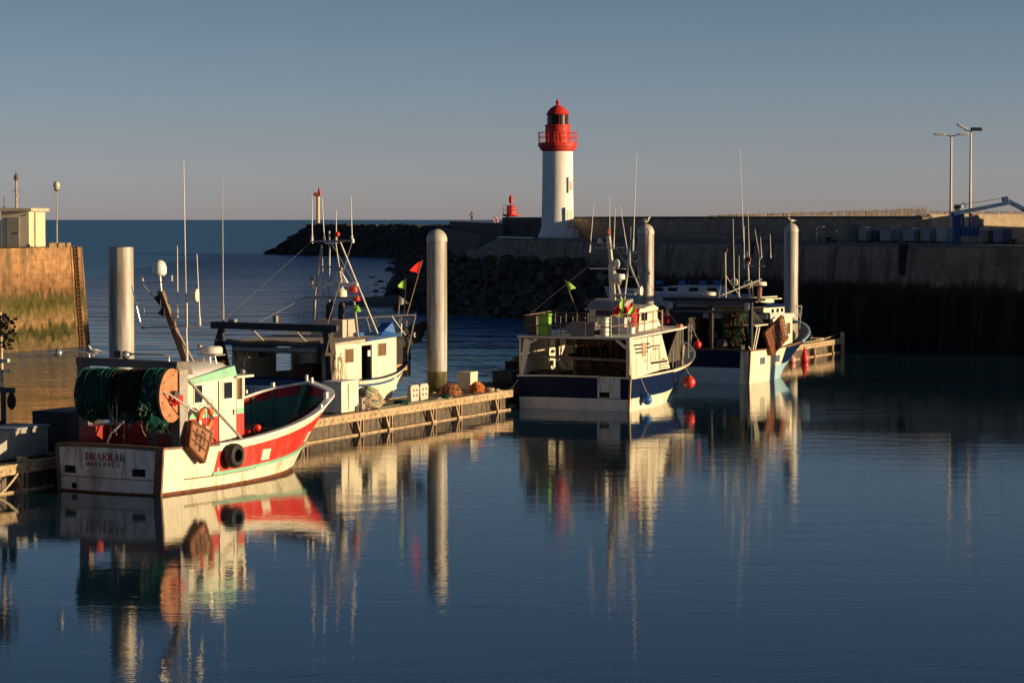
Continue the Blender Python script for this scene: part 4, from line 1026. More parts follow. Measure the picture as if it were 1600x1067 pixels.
def f(mb):   # ribs and stem post inside the bow
    q = .5
    while q < .985:
        for sd in (1, -1):
            a = hA.pt(q, .96, sd, .16); z = hA.v(q)[2]; b = hA.pt(q, flA(q) / z, sd, .16); mb.bar(a, b, .09, .1, 0)
        q += .055
    mb.bar((0, 13.15, 3.2), (0, 12.0, 1.3), .24, .2)
B(f, 'rib', dkgreen, A, smooth=False)
B(lambda mb: [hA.patch(mb, y, z, .62, .42) for y, z in ((6.6, 1.0), (10.6, 1.35))] + [hA.patch(mb, 3.35 + .0, .62, .1, .3)], 'port_cover', cream, hull)
# transom details
def tm(x, z, d): return (x, -hA.bulge * (1 - min(1, (x / 2.38)) ** 2) - d - .003, z)
def f(mb):
    for x0, x1 in ((-2.02, -1.5), (1.12, 1.66)):
        q = [tm(x0, .68, .012), tm(x1, .68, .012), tm(x1, .95, .012), tm(x0, .95, .012)]; p_ = [tm(x0, .68, -.03), tm(x1, .68, -.03), tm(x1, .95, -.03), tm(x0, .95, -.03)]
        mb.add(q + p_, [(0, 1, 2, 3), (0, 1, 5, 4), (1, 2, 6, 5), (2, 3, 7, 6), (3, 0, 4, 7)])
    mb.lathe(tm(-1.55, .22, 0), [(.11, -.03), (.11, .02)], 14, axis='y')
B(f, 'scupper', dark, hull, smooth=False)
B(lambda mb: mb.path([tm(-2.3 + 4.6 * k / 16, .56, .01) for k in range(17)], .014, 5), 'seam', woodtrim, hull)
B(lambda mb: mb.bar((2.4, -.02, 1.72), (2.28, -.02, 0), .12, .1) or mb.bar((-2.4, -.02, 1.72), (-2.28, -.02, 0), .12, .1), 'corner_timber', woodtrim, hull)
lett = mat('dark red lettering', (.22, .02, .015), .6)
lett2 = mat('bright red lettering', (.42, .02, .015), .6)
B(lambda mb: stroke_text(mb, 'DRAKKAR', lambda u, v, d: tm(-1.0 + u, 1.2 + v, d), .27, 1.28, .76, mis={0: 1, 4: 1}, bold={0, 4}), 'lettering', [lett, lett2], hull, smooth=False)
B(lambda mb: stroke_text(mb, 'MARENNES', lambda u, v, d: tm(-.97 + u, .98 + v, d), .155, 1.3, 1.0), 'lettering', lett, hull, smooth=False)
# wheelhouse
wh = B(lambda mb: (mb.prism_x([(2.8, .95), (6.1, 1.1), (6.1, 4.0), (5.8, 4.05), (2.8, 3.85)], -1.45, 1.45, 0), mb.box2((-1.4, 6.1, 1.1), (1.4, 6.62, 3.1), 0),
   mb.box2((1.28, 6.5, 3.1), (1.43, 6.64, 3.95), 0), mb.box2((-1.43, 6.5, 3.1), (-1.28, 6.64, 3.95), 0), mb.box2((-.06, 6.5, 3.1), (.06, 6.64, 3.95), 0)), 'wheelhouse', cream, A, smooth=False)
B(lambda mb: [mb.box2((1.45, a, .95), (1.462, b, 2.55)) for a, b in ((2.9, 4.82), (6.02, 6.09))] + [mb.box2((1.4, 6.1, 1.1), (1.412, 6.62, 2.55)), mb.box2((-1.4, 6.62, 1.1), (1.4, 6.632, 2.55)), mb.box2((-1.4, 2.788, .95), (1.4, 2.8, 2.5))], 'red_panel', red, wh, smooth=False)
B(lambda mb: [mb.box2((1.45, a, 2.55), (1.466, b, 2.78)) for a, b in ((2.82, 4.82), (6.02, 6.08))] + [mb.box2((1.4, 6.1, 2.55), (1.416, 6.6, 2.78))], 'green_band', green, wh, smooth=False)
B(lambda mb: mb.prism_x([(2.7, 3.82), (5.86, 4.02), (6.0, 4.04), (5.84, 4.42), (2.7, 4.02)], -1.52, 1.52), 'roof_trim', green, wh, smooth=False)
B(lambda mb: mb.box2((-1.6, 5.9, 3.93), (1.6, 7.05, 4.02)), 'visor', cream, wh, bevel=.02)
B(lambda mb: mb.lathe((0, 2.6, 0), [(.05, 0), (1.0, .02), (1.0, 3.1), (.05, 3.12)], 28, axis='y', M=None) if False else mb.add([(1.4 * math.cos(a), y, 4.05 + .1 * (y - 2.7) / 3 + .5 * math.sin(a)) for y in (2.75, 5.75) for a in [math.pi * k / 12 for k in range(13)]],
   [(k, k + 1, 14 + k, 13 + k) for k in range(12)] + [tuple(range(13)), tuple(range(25, 12, -1))]), 'canvas_roof', lavender, wh, ang=50)
box_window(wh, (1.462, 3.5, 3.47), (.55, .68)); 
dr = B(lambda mb: mb.box2((1.45, 4.86, 1.35), (1.485, 5.98, 3.86)), 'wheelhouse_door', cream, A, bevel=.01)
B(lambda mb: mb.bar((1.47, 4.84, 1.35), (1.47, 4.84, 3.88), .03) or mb.bar((1.47, 6.0, 1.35), (1.47, 6.0, 3.88), .03) or mb.bar((1.475, 5.75, 1.4), (1.475, 5.75, 2.6), .02), 'door_seam', GRM := mat('painted seam shadow', (.12, .1, .08), .8), dr, smooth=False)  # thin dark bars paint the shadow line of the door seams
box_window(dr, (1.492, 5.4, 3.5), (.6, .66))
B(lambda mb: mb.box((1.5, 5.78, 2.65), (.05, .04, .22)) or mb.bar((1.53, 5.7, 2.68), (1.53, 5.86, 2.68), .03), 'handle', dkmetal, dr)
B(lambda mb: mb.box2((1.3, 6.13, 3.14), (1.32, 6.5, 3.9)) or mb.box2((-1.28, 6.55, 3.12), (1.28, 6.57, 3.92)), 'windscreen', glassb, wh, smooth=False)
def f(mb):
    for y in (3.72, 4.05): mb.path([(1.75, y, 1.0), (1.75, y, 3.0), (1.68, y, 3.25), (1.47, y, 3.3)], .018, 6)
    z = 1.2
    while z < 3.1: mb.tube((1.75, 3.72, z), (1.75, 4.05, z), .014, n=5); z += .27
B(f, 'ladder', alu, wh)
# gantry
def f(mb):
    mb.bar((2.12, 1.4, 1.2), (2.06, 1.4, 4.6), .36, .45, up=(0, 1, 0)); mb.bar((-2.12, 1.4, 1.2), (-2.22, 1.4, 4.6), .45, .3, up=(0, 1, 0))
    mb.bar((-2.45, 1.4, 4.72), (2.2, 1.4, 4.66), .42, .3, up=(0, 0, 1))
    mb.prism_x([(1.1, 4.3), (2.2, 4.3), (1.9, 4.8), (1.2, 4.8)], 2.13, 2.2)
gm_ = mat('gantry grey brown paint', (.16, .14, .13), .6, .25, 2, RUST, .5, 2)
ga = B(f, 'gantry', gm_, A, bevel=.02)
B(lambda mb: mb.box2((2.29, 1.15, 1.6), (2.33, 1.66, 4.5)), 'post_plate', metal, ga)
B(lambda mb: mb.tube((2.1, 1.7, 4.3), (2.45, 4.9, 1.75), .055, n=8) or mb.tube((-2.2, 1.7, 4.3), (-2.4, 4.9, 1.75), .055, n=8), 'stay', alu, ga)
B(lambda mb: mb.path([(-.1, 1.35, 2.75), (-.25, 1.3, 2.6), (-.6, .9, 2.1), (-.68, .8, 1.8), (-.68, .75, 1.3)], .045, 8), 'pipe_guide', alu, ga)
for x0, x1, lx in ((1.75, .2, .12), (-1.9, -2.95, -3.0)):
    l_ = B(lambda mb: mb.path([(x0, 1.3, 4.8), (x0, 1.3, 4.98), (x0 + (x1 - x0) * .1, 1.2, 5.06), (x1, .9, 5.06)], .035, 8), 'lamp_arm', alu, A)
    B(lambda mb: mb.sphere((lx, .86, 5.02), .17, 12) or mb.tube((lx, .9, 5.05), (lx + .2, .95, 5.06), .1, .06, 10), 'lamp', mat('polished lamp bowl', (.6, .55, .5), .2, .05, metal=.7), l_)
B(lambda mb: mb.box((-.55, 1.3, 5.02), (.3, .12, .26)) or mb.tube((-.55, 1.35, 4.85), (-.55, 1.35, 4.95), .04), 'floodlight', dkmetal, ga)
# net drum
dm = B(lambda mb: mb.lathe((-2.45, 1.0, 3.62), [(.18, 0), (.18, 3.85)], 14, axis='x'), 'net_drum', dkmetal, A)
def f(mb):
    for x in (-2.25, -.95, -.55, .35): mb.lathe((x, 1.0, 3.62), [(.86, 0), (.88, .02), (.86, .05)], 36, axis='x')
B(f, 'divider', dkmetal, dm)
B(lambda mb: mb.lathe((1.15, 1.0, 3.62), [(.9, -.04), (.98, -.03), (.98, .05), (.93, .05), (.92, .02), (.2, .02), (.2, .06)], 44, axis='x'), 'flange', pinkdisc, dm)
B(lambda mb: [mb.lathe((1.175, 1.0 + .75 * math.cos(a), 3.62 + .75 * math.sin(a)), [(.035, 0), (.035, .012)], 8, axis='x') for a in [k * math.pi / 3 + .3 for k in range(6)]], 'bolt_hole', black, dm)
B(lambda mb: mb.torus((1.28, 1.05, 3.5), .22, .05, 'x', 18, 8) or mb.box((1.32, 1.3, 3.45), (.18, .34, .34)) or mb.lathe((1.17, 1.05, 3.5), [(.12, 0), (.12, .2)], 12, axis='x'), 'drum_motor', redp, dm)
B(lambda mb: mb.path([(1.2, .35, 3.75), (1.35, .5, 3.7), (1.75, 1.3, 3.15), (1.9, 1.6, 3.0)], .035, 8), 'brake_arm', alu, dm)
def net_roll(name, x0, x1, r, base, tw, n, seed, par, extra=0, bits=None):
    rs = random.Random(seed); mb = MB(); L = x1 - x0
    mb.lathe((x0, 1.0, 3.62), [(r * .5, 0)] + [(r * (.93 + .07 * math.sin(math.pi * k / 10)) * rs.uniform(.97, 1.03), L * k / 10) for k in range(11)] + [(r * .5, L)], 40, 0, 'x', lump=.07)
    for s in range(n):
        a0 = rs.uniform(0, 6.3); xa = rs.uniform(x0 + .03, x1 - .03); dx = rs.uniform(-.6, .6); pts = []; rr = r * rs.uniform(.97, 1.09)
        for k in range(24):
            a = a0 + k * .2; x = max(x0 + .02, min(x1 - .02, xa + dx * k / 24 + .07 * math.sin(k * .6 + s)))
            pts.append((x, 1.0 + rr * math.cos(a), 3.62 + rr * math.sin(a) + rs.uniform(-.01, .01)))
        mb.path(pts, rs.uniform(.008, .018), 4, 1, cap=False)
    for s in range(extra):     # loose tufts and meshes hanging
        a = rs.uniform(.3, 3.6); x = rs.uniform(x0, x1); p = Vector((x, 1.0 - r * math.cos(a) * 1.02, 3.62 + r * math.sin(a) * 1.02)); pts = [p]
        for k in range(6): p = p + Vector((rs.uniform(-.08, .08), rs.uniform(-.05, .04), rs.uniform(-.12, .03))); pts.append(p)
        mb.path(pts, rs.uniform(.01, .022), 4, 2, cap=False)
    return mb.build(name, [base, tw, bits or netpale], par)
net_roll('net_roll', -2.3, -1.0, .87, netgreen, netteal, 110, 1, dm, 12)
net_roll('net_roll', -.9, .3, .85, netblack, mat('black twine', (.03, .028, .025), .9), 110, 2, dm, 30)
net_roll('net_roll', .4, 1.1, .9, netgreen, netteal, 70, 3, dm, 90)
def f(mb):     # slack net sagging under the rolls
    rs = random.Random(31)
    for x, y, z, r_ in ((.75, .35, 2.75, .3), (.95, .7, 2.62, .26), (-.1, .3, 2.8, .22), (-1.7, .3, 2.85, .25), (.55, .12, 3.3, .2)):
        mb.lathe((x, y, z), [(.03, -r_), (r_ * .7, -r_ * .6), (r_, 0), (r_ * .8, r_ * .6), (.05, r_)], 14, 0, lump=.3)
        for k in range(16):
            p = Vector((x + rs.uniform(-r_, r_), y - r_ * .8 + rs.uniform(-.1, .2), z + rs.uniform(-.1, r_))); pts = [p]
            for q in range(6): p = p + Vector((rs.uniform(-.09, .09), rs.uniform(-.05, .05), rs.uniform(-.13, .04))); pts.append(p)
            mb.path(pts, rs.uniform(.008, .016), 4, 1 + (k % 3 == 0), cap=False)
B(f, 'slack_net', [netgreen, netteal, netpale], dm)
def f(mb):
    rs = random.Random(5)
    for x, l in ((-.9, 1.25), (-.62, 1.2), (-.75, .9), (-.55, .85)):
        p = Vector((x, .14, 3.6)); pts = [p]
        for k in range(7): p = p + Vector((rs.uniform(-.02, .02), 0, -l / 6)); pts.append(p)
        mb.path(pts, .014, 4)
    mb.path([(-.5 + .28 * math.cos(a), .12, 3.0 + .34 * math.sin(a)) for a in [math.pi + k * math.pi / 10 for k in range(11)]], .016, 5)
B(f, 'hanging_rope', netpale, dm)
dm.rotation_euler = (0, 0, R(9)); dm.location = (1.33, -.55, 0)
# mast
mA = B(lambda mb: mb.bar((0, 4.95, 4.3), (0, 3.2, 7.3), .16, .26, up=(1, 0, 0)) or mb.bar((.45, 4.9, 4.3), (.05, 3.9, 6.1), .08), 'mast', pipe, A, bevel=.015)
B(lambda mb: mb.tube((0, 3.25, 7.2), (0, 3.15, 7.95), .05) or mb.tube((-.7, 3.1, 7.62), (.75, 3.25, 7.68), .022, n=6) or mb.tube((-1.15, 3.6, 5.9), (1.1, 4.1, 6.0), .03, n=6) or mb.tube((-.95, 3.5, 6.45), (.5, 3.8, 6.45), .02, n=6) or mb.box((-.75, 3.05, 7.78), (.1, .1, .2)) or mb.box((.5, 3.2, 7.8), (.08, .08, .22))
  or mb.box((-1.0, 3.45, 6.55), (.08, .08, .22)) or mb.tube((-1.2, 3.6, 5.95), (-1.5, 3.4, 7.5), .02, n=5) or mb.tube((-.75, 3.05, 7.6), (-.2, 3.3, 6.9), .02, n=5) or mb.tube((-1.2, 3.6, 5.9), (-1.0, 3.6, 5.9), .05), 'crosstree', alu, mA)
B(lambda mb: mb.lathe((0, 3.15, 7.9), [(.2, 0), (.26, .08), (.26, .32), (.2, .48), (.1, .56), (.01, .58)], 20), 'satellite_dome', white, mA)
B(lambda mb: mb.add([(-.32, 3.2, 7.05), (-.02, 3.2, 7.25), (-.02, 3.2, 6.75), (-.32, 3.26, 7.05), (-.02, 3.26, 7.25), (-.02, 3.26, 6.75)], [(0, 1, 2), (3, 4, 5), (0, 1, 4, 3), (1, 2, 5, 4)]) or mb.add([(-.3, 3.4, 6.45), (0, 3.4, 6.8), (0, 3.4, 6.35), (-.3, 3.45, 6.45), (0, 3.45, 6.8), (0, 3.45, 6.35)], [(0, 1, 2), (3, 4, 5), (0, 1, 4, 3), (1, 2, 5, 4)]), 'day_signal', black, mA, smooth=False)
B(lambda mb: mb.lathe((.95, 3.9, 7.15), [(.04, -.12), (.14, 0), (.22, .16), (.24, .2), (.2, .2)], 16, axis='x', M=Matrix.Rotation(.3, 3, 'Z')) or mb.tube((.7, 3.9, 7.2), (.7, 3.9, 5.95), .025), 'horn_speaker', cream, mA)
rp = B(lambda mb: mb.box2((.35, 5.0, 4.82), (1.2, 5.7, 4.86)) or mb.tube((.75, 5.3, 4.3), (.75, 5.3, 4.84), .05) or mb.tube((.45, 5.1, 4.2), (.6, 5.2, 4.84), .02) or mb.tube((1.0, 5.5, 4.2), (.9, 5.4, 4.84), .02), 'radar_bracket', alu, mA)
radome(mA, .8, 5.35, 4.88, .42, .28)
whip(mA, .62, 4.0, 4.5, 12.2, .03, -.1, 0)
whip(mA, .35, 3.8, 6.3, 9.0, .028)
whip(mA, 1.15, 4.1, 6.0, 8.7, .03, -.12, 0)
B(lambda mb: mb.sphere((.5, 5.0, 5.15), .1) or mb.sphere((1.5, 1.8, 4.6), .12) or mb.sphere((1.45, 6.5, 4.15), .1), 'lamp', metal, mA)
# small things on deck of A
B(lambda mb: mb.box2((-2.0, 9.0, 1.25), (1.6, 9.6, 1.75)) or mb.lathe((-1.3, 10.3, 1.6), [(.3, 0), (.35, .1), (.2, .2), (.2, .8), (.35, .9), (.3, 1.0)], 14, axis='x'), 'winch', dkmetal, A, bevel=.02)
B(lambda mb: mb.box((-.15, 13.45, 3.46), (.1, .1, .3)) or mb.box((.25, 13.2, 3.42), (.12, .12, .22)) or mb.box((-1.25, 12.6, 3.22), (.14, .14, .18)) or mb.box((1.9, 11.7, 2.95), (.16, .16, .24)) or mb.box((2.3, 10.7, 2.5), (.14, .14, .3)) or mb.box((-1.9, 11.6, 2.97), (.12, .12, .15)), 'bollard', white, A, bevel=.015)
B(lambda mb: mb.box((-2.3, 9.9, 2.55), (.8, .5, .35)) or mb.box((-2.35, 10.8, 2.7), (.3, .3, .3)), 'red_box', redp, A, bevel=.1)
B(lambda mb: [mb.sphere((1.15 + .25 * k, 7.2 + .3 * (k % 2), 1.75 + .1 * k), .14, 10) for k in range(3)] or None, 'float', redp, A)
B(lambda mb: mb.box2((-1.9, .7, 1.0), (-1.2, 2.4, 2.35)) or mb.box2((.75, 1.9, 1.0), (1.5, 2.7, 2.7)), 'deck_box', dkred, A, bevel=.02)
B(lambda mb: mb.box2((.1, 2.2, 1.0), (.74, 2.7, 2.3)) or mb.box2((-1.1, 2.0, 1.0), (-.6, 2.5, 1.6)), 'winch_box', gm_, A, bevel=.02)
B(lambda mb: [mb.tube((1.85 - .0 * k, 9.0 + .35 * k, 1.95 + .1 * k), (1.7, 9.4 + .35 * k, 2.02 + .1 * k), .09, n=7) for k in range(7)], 'net_bundle', mat('brown net bundle', (.16, .05, .03), .95, .4, 6), A)

def lifebuoy(lab, fr_loc, rz, r=.33, M=None):
    t = thing('lifebuoy', lab, 'lifebuoy', fr_loc, rz)
    B(lambda mb: mb.torus((0, 0, 0), r, r * .27, 'x', 28, 10, mif=lambda f: 1 if int(f * 24) % 6 == 0 else 0, M=M), 'ring', [orange, white], t); return t
def lw_(root, x, y, z):
    a = -root.rotation_euler.z; return (root.location.x + x * math.cos(a) + y * math.sin(a), root.location.y - x * math.sin(a) + y * math.cos(a), z + root.location.z)
lifebuoy('orange lifebuoy hanging on the side of the red boat wheelhouse', lw_(A, 1.9, 3.35, 2.55), -HA, .4, Matrix.Rotation(.12, 3, 'Y'))
def otter_board(lab, root, corners, m, th=.12):
    """corners: four points in the boat's own frame, top-left, top-right, bottom-right, bottom-left"""
    P = [Vector(lw_(root, *c)) for c in corners]; o = sum(P, Vector()) / 4; P = [p - o for p in P]
    nrm = (P[1] - P[0]).cross(P[3] - P[0]).normalized()
    sd = Vector((math.cos(-root.rotation_euler.z), -math.sin(-root.rotation_euler.z), 0))
    if nrm.dot(sd) < 0: nrm = -nrm
    t = thing('otter_board', lab, 'trawl door', tuple(o))
    b0 = [p * .97 for p in P]
    B(lambda mb: mb.add([p - nrm * th / 2 for p in b0] + [p + nrm * th / 2 for p in b0], [(0, 1, 2, 3), (4, 5, 6, 7), (0, 1, 5, 4), (1, 2, 6, 5), (2, 3, 7, 6), (3, 0, 4, 7)]), 'board', m, t, smooth=False)
    def L(u, v): return (P[0].lerp(P[1], u)).lerp(P[3].lerp(P[2], u), v)
    def f(mb):
        for a, b in ((P[0], P[1]), (P[1], P[2]), (P[2], P[3]), (P[3], P[0])): mb.bar(a, b, .1, th * 1.5, up=tuple(nrm))
        for v in (.33, .66): mb.bar(L(0, v) + nrm * (th / 2 + .01), L(1, v) + nrm * (th / 2 + .01), .05, .04, up=tuple(nrm))
    B(f, 'steel_edge', rusty, t, bevel=.015)
    def f(mb):
        mb.path([L(.55, .12) + nrm * .08, L(.6, .3) + nrm * .22, L(.62, .55) + nrm * .24, L(.6, .85) + nrm * .08], .025, 6)
        mb.path([L(.2, .42) + nrm * .1, L(.4, .45) + nrm * .16, L(.62, .5) + nrm * .22], .02, 5); mb.path([L(.3, .15) + nrm * .1, L(.33, .8) + nrm * .1], .018, 5)
    B(f, 'bracket', dkmetal, t)
    def f(mb):
        for k in range(5): mb.box(L(.93, .12 + .14 * k) + nrm * (th * .78), (.07, .07, .07))
    return t, L, nrm, P
otter_board('small brown otter board hanging at the stern corner of the red boat', A, [(2.5, 1.55, 2.62), (2.62, 2.65, 2.12), (2.72, 2.0, 1.08), (2.66, 1.15, 1.75)], otter, .16)
t = thing('tyre_fender', 'black tyre fender hanging on the red side of the nearest boat', 'tyre', lw_(A, 2.78, 3.95, 1.18), -HA)
B(lambda mb: mb.lathe((-.2, 0, 0), [(.25, 0), (.34, -.02), (.43, .04), (.46, .14), (.46, .28), (.43, .38), (.34, .43), (.25, .41), (.22, .3), (.22, .1), (.25, 0)], 32, axis='x', M=None), 'tyre', black, t)
B(lambda mb: mb.path([(-.12, 0, .42), (-.2, 0, .62)], .02, 5), 'rope', ropem, t)
gull('white gull standing on the end of the dark gantry of the nearest boat', *lw_(A, -1.75, 1.4, 4.91), R(170), 1.0, False)

# ================================================================ boat B: cream cabin boat with blue trim
Bt = thing('fishing_boat', 'cream fishing boat with blue trim and dark stern gantry, behind the pontoon', 'fishing boat', gw(-7, 8.3), -ANG)
hB = Hull([(0, 2.85, 3.0, 2.15), (.4, 2.95, 3.05, 1.98), (.6, 2.6, 3.0, 2.15), (.78, 1.8, 2.6, 2.6), (.9, 1.0, 1.85, 3.0), (1, 0, 0, 3.35)], 10.8, 12.2, .12, 1.3)
def f(mb):
    hB.outer(mb, [-1, 0, .06, .5, .84, .9, 1], lambda s, t, sd: 1 if .84 < t < .9 else (2 if t < .06 else 0))
    hB.transom(mb, [-1, 0, .06, .4, .84, 1], lambda k, t: 1 if t > .84 else (2 if t < .06 else 3))
hb = B(f, 'hull', [cream, midblue, navy, white], Bt, ang=40)
flB = lambda q: 1.15 + .3 * q
B(lambda mb: hB.inner(mb, flB, .12, 0), 'bulwark', railw, Bt, ang=50)
B(lambda mb: hB.deck(mb, flB), 'deck', deckm, Bt, smooth=False)
B(lambda mb: hB.rail(mb, .05, .16, .06), 'rail', navy, Bt)
letb = mat('navy lettering', (.01, .02, .06), .5)
def tmb(x, z, d): return (x, -hB.bulge * (1 - min(1, (x / 2.95)) ** 2) - d - .003, z)
B(lambda mb: stroke_text(mb, 'BELOH', lambda u, v, d: tmb(-1.5 + u, 1.46 + v, d), .28, 1.1, .95), 'lettering', letb, hb, smooth=False)
hs = B(lambda mb: (mb.box2((2.82, .85, 1.3), (2.92, 3.6, 3.86)), mb.box2((2.82, 4.75, 1.3), (2.92, 7.5, 3.98)), mb.box2((2.82, 3.6, 3.72), (2.92, 4.75, 3.9)), mb.box2((2.82, 3.6, 1.3), (2.92, 4.75, 1.5)),
   mb.box2((-2.92, .85, 1.3), (-2.82, 5.2, 3.86)), mb.box2((-2.92, 6.9, 1.3), (-2.82, 7.5, 3.95)), mb.box2((-2.92, 5.2, 1.3), (-2.82, 6.9, 2.2)), mb.box2((-2.92, 5.2, 3.7), (-2.82, 6.9, 3.9)), mb.box2((-2.9, 7.4, 1.4), (2.9, 7.5, 3.95)),
   mb.box2((1.0, 3.0, 1.3), (2.8, 3.08, 3.85))), 'cabin', cream, Bt, smooth=False)
rfp = [(-.1, 3.83), (4.2, 3.92), (7.75, 4.05), (7.75, 4.16), (4.2, 4.05), (-.1, 3.95)]
rf = B(lambda mb: mb.prism_x(rfp, -3.0, 3.0), 'roof', roofbeige, Bt, smooth=False)
B(lambda mb: mb.prism_x([(3.9, 3.9), (7.8, 4.03), (7.8, 4.2), (3.9, 4.07)], 3.0, 3.07) or mb.box2((-3.05, -.16, 3.8), (3.05, -.1, 4.0)) or mb.prism_x([(-.1, 3.83), (3.9, 3.9), (3.9, 4.03), (-.1, 3.97)], -3.07, -3.0) or mb.box2((-3.0, 7.75, 4.0), (3.0, 7.82, 4.2)), 'roof_trim', midblue, rf, smooth=False)
B(lambda mb: mb.add([(1.9, 5.9, 4.1), (2.8, 5.9, 4.1), (2.8, 7.7, 4.16), (1.9, 7.7, 4.16), (2.0, 7.0, 4.3), (2.5, 7.0, 4.35), (2.6, 7.7, 4.72), (2.0, 7.7, 4.72)], [(0, 1, 5, 4), (1, 2, 6, 5), (2, 3, 7, 6), (3, 0, 4, 7), (4, 5, 6, 7)]) or mb.box2((.7, 5.6, 4.1), (1.8, 6.2, 4.26)), 'blue_hatch', blue, rf, smooth=False)
box_window(hs, (2.925, 2.25, 3.28), (.9, .68), frame=roofbeige, pane=glassb); box_window(hs, (2.925, 5.85, 3.42), (.9, .64), frame=roofbeige, pane=glassb)
box_window(hs, (-2.8, 3.7, 3.3), (.9, .6), pane=glassb)
B(lambda mb: mb.box((2.93, 4.4, 3.3), (.02, .3, .3)), 'door_label', white, hs)
B(lambda mb: mb.box2((.9, 3.1, 1.3), (1.7, 6.5, 3.8)) , 'engine_casing', mat('dark casing', (.05, .04, .035), .8, .3), hs, smooth=False)
B(lambda mb: mb.box2((1.3, 2.9, 2.9), (2.1, 3.0, 3.6)), 'reflection_panel', mat('painted orange reflection', (.25, .08, .03), .3), hs)  # orange reflection painted as the panel's own colour
B(lambda mb: mb.torus((1.7, 2.9, 2.5), .3, .03, 'y', 20, 6) or mb.box((1.7, 2.95, 2.4), (.5, .06, .5)), 'wheel', cream, hs)
B(lambda mb: mb.box2((-.4, 2.6, 1.4), (.7, 4.2, 2.75)), 'fish_box', mat('red brown box', (.18, .05, .025), .7, .3), Bt, bevel=.03)
B(lambda mb: mb.box2((-2.8, 1.6, 1.4), (-2.5, 2.1, 3.8)) or mb.box2((-1.6, 6.9, 1.3), (-1.4, 7.3, 3.9)), 'locker', cream, Bt, smooth=False)
def f(mb):
    mb.bar((-3.5, -.1, 4.78), (3.55, -.1, 4.72), .3, .34); 
    for s in (-1, 1):
        mb.bar((s * 2.9, -.1, 4.6), (s * 3.15, -.25, 3.55), .35, .25, up=(0, 1, 0)); mb.bar((s * 3.0, .0, 3.7), (s * 2.85, .4, 2.1), .3, .3, up=(0, 1, 0)); mb.prism_x([(-.7, 3.4), (.5, 3.4), (.2, 4.6), (-.1, 4.6)], s * 3.1 - .06, s * 3.1 + .06)
gb_ = B(f, 'gantry', mat('black gantry paint', (.028, .026, .026), .6, .3, 3, RUST, .3), Bt, bevel=.03)
B(lambda mb: mb.lathe((-2.2, -.25, 3.62), [(.1, 0), (.13, .05), (.13, 2.3), (.18, 2.32), (.18, 2.45), (.13, 2.47), (.13, 4.6), (.1, 4.65)], 14, axis='x'), 'roller', metal, gb_)
B(lambda mb: mb.path([(-2.6, -.2, 4.05), (-1.5, -.3, 3.95), (0, -.2, 4.02), (1.5, -.3, 3.96), (2.6, -.2, 4.05)], .09, 6), 'rolled_net', mat('tan rolled net', (.3, .18, .08), .95, .4, 5), gb_)
B(lambda mb: mb.box((-2.3, -.1, 5.02), (.35, .3, .14)) or mb.box((.1, -.1, 5.12), (.2, .2, .35)) or mb.tube((-1.2, -.1, 4.6), (-.9, .5, 4.0), .05) or mb.tube((1.2, -.1, 4.6), (1.5, .5, 4.0), .04), 'fitting', metal, gb_)
whip(gb_, -2.85, -.1, 4.9, 12.1, .035, 0, 0, mat('grey whip', (.3, .3, .32), .5))
B(lambda mb: mb.path([(-2.2, -.25, 3.9), (-2.0, -.3, 3.2), (-1.6, -.3, 2.7), (-1.5, -.3, 3.3), (-1.7, -.28, 3.8)], .035, 6) or mb.path([(-3.0, -.3, 3.7), (-2.8, -.4, 2.9), (-3.0, -.35, 2.4)], .05, 6), 'hose', black, gb_)
tangle('net_heap', 'brown bundle of gear hanging at the port side of the black gantry', -10.0, 8.2, 2.6, (.35, .35, 1.1), 26, mat('rust twine', (.2, .07, .04), .9), 12, 'fishing net', .02, mat('rust net', (.1, .03, .02), .95))
# roof gear
B(lambda mb: mb.box2((-.3, 4.4, 4.0), (1.45, 6.0, 4.95)), 'casing', mat('beige casing', (.5, .42, .34), .7, .12, 2, GRIME, .4), Bt, bevel=.02)
B(lambda mb: [mb.path([(x, 5.0, 4.9), (x, 5.0, 5.5), (x + .05, 4.95, 5.68), (x + .3, 4.85, 5.72)], .16, 12) for x in (.35, 1.05)], 'exhaust', black, Bt)
mm = B(lambda mb: (mb.bar((-1.0, 5, 6.05), (2.05, 5, 6.05), .16, .12), mb.bar((-.45, 5, 6.0), (-.6, 5, 4.0), .12, .12), mb.bar((1.75, 5, 6.0), (2.0, 5, 4.0), .12, .12), mb.bar((-.9, 5, 6.0), (-1.15, 4.6, 3.95), .05),
   mb.tube((-.45, 5, 6.05), (-.05, 5, 8.75), .045), mb.tube((1.2, 5, 6.05), (.75, 5, 8.75), .045), mb.tube((2.45, 6.3, 4.2), (.95, 5.1, 8.85), .055), mb.tube((.35, 5, 4.9), (.4, 5, 8.8), .05), mb.tube((.05, 5.0, 6.1), (-.05, 5.0, 8.7), .03),
   mb.bar((-.1, 5, 7.6), (.85, 5, 7.6), .05, .06)), 'mast', metal, Bt, bevel=.01)
B(lambda mb: mb.tube((-.62, 5, 8.88), (1.72, 5, 8.93), .05) or mb.box((.5, 5, 8.8), (.6, .3, .08)) or mb.tube((-.62, 5, 8.8), (-.62, 5, 9.0), .07) or mb.tube((1.72, 5, 8.82), (1.72, 5, 9.02), .07), 'crosstree', alu, mm)
for x, z0, z1, dx in ((-.6, 8.9, 11.15, 0), (.1, 8.85, 11.1, -.12), (.78, 8.9, 10.45, 0), (1.68, 8.9, 11.2, -.06)): whip(mm, x, 5, z0, z1, .035, dx)
B(lambda mb: mb.sphere((.85, 5, 9.25), .13) , 'lamp', redp, mm)
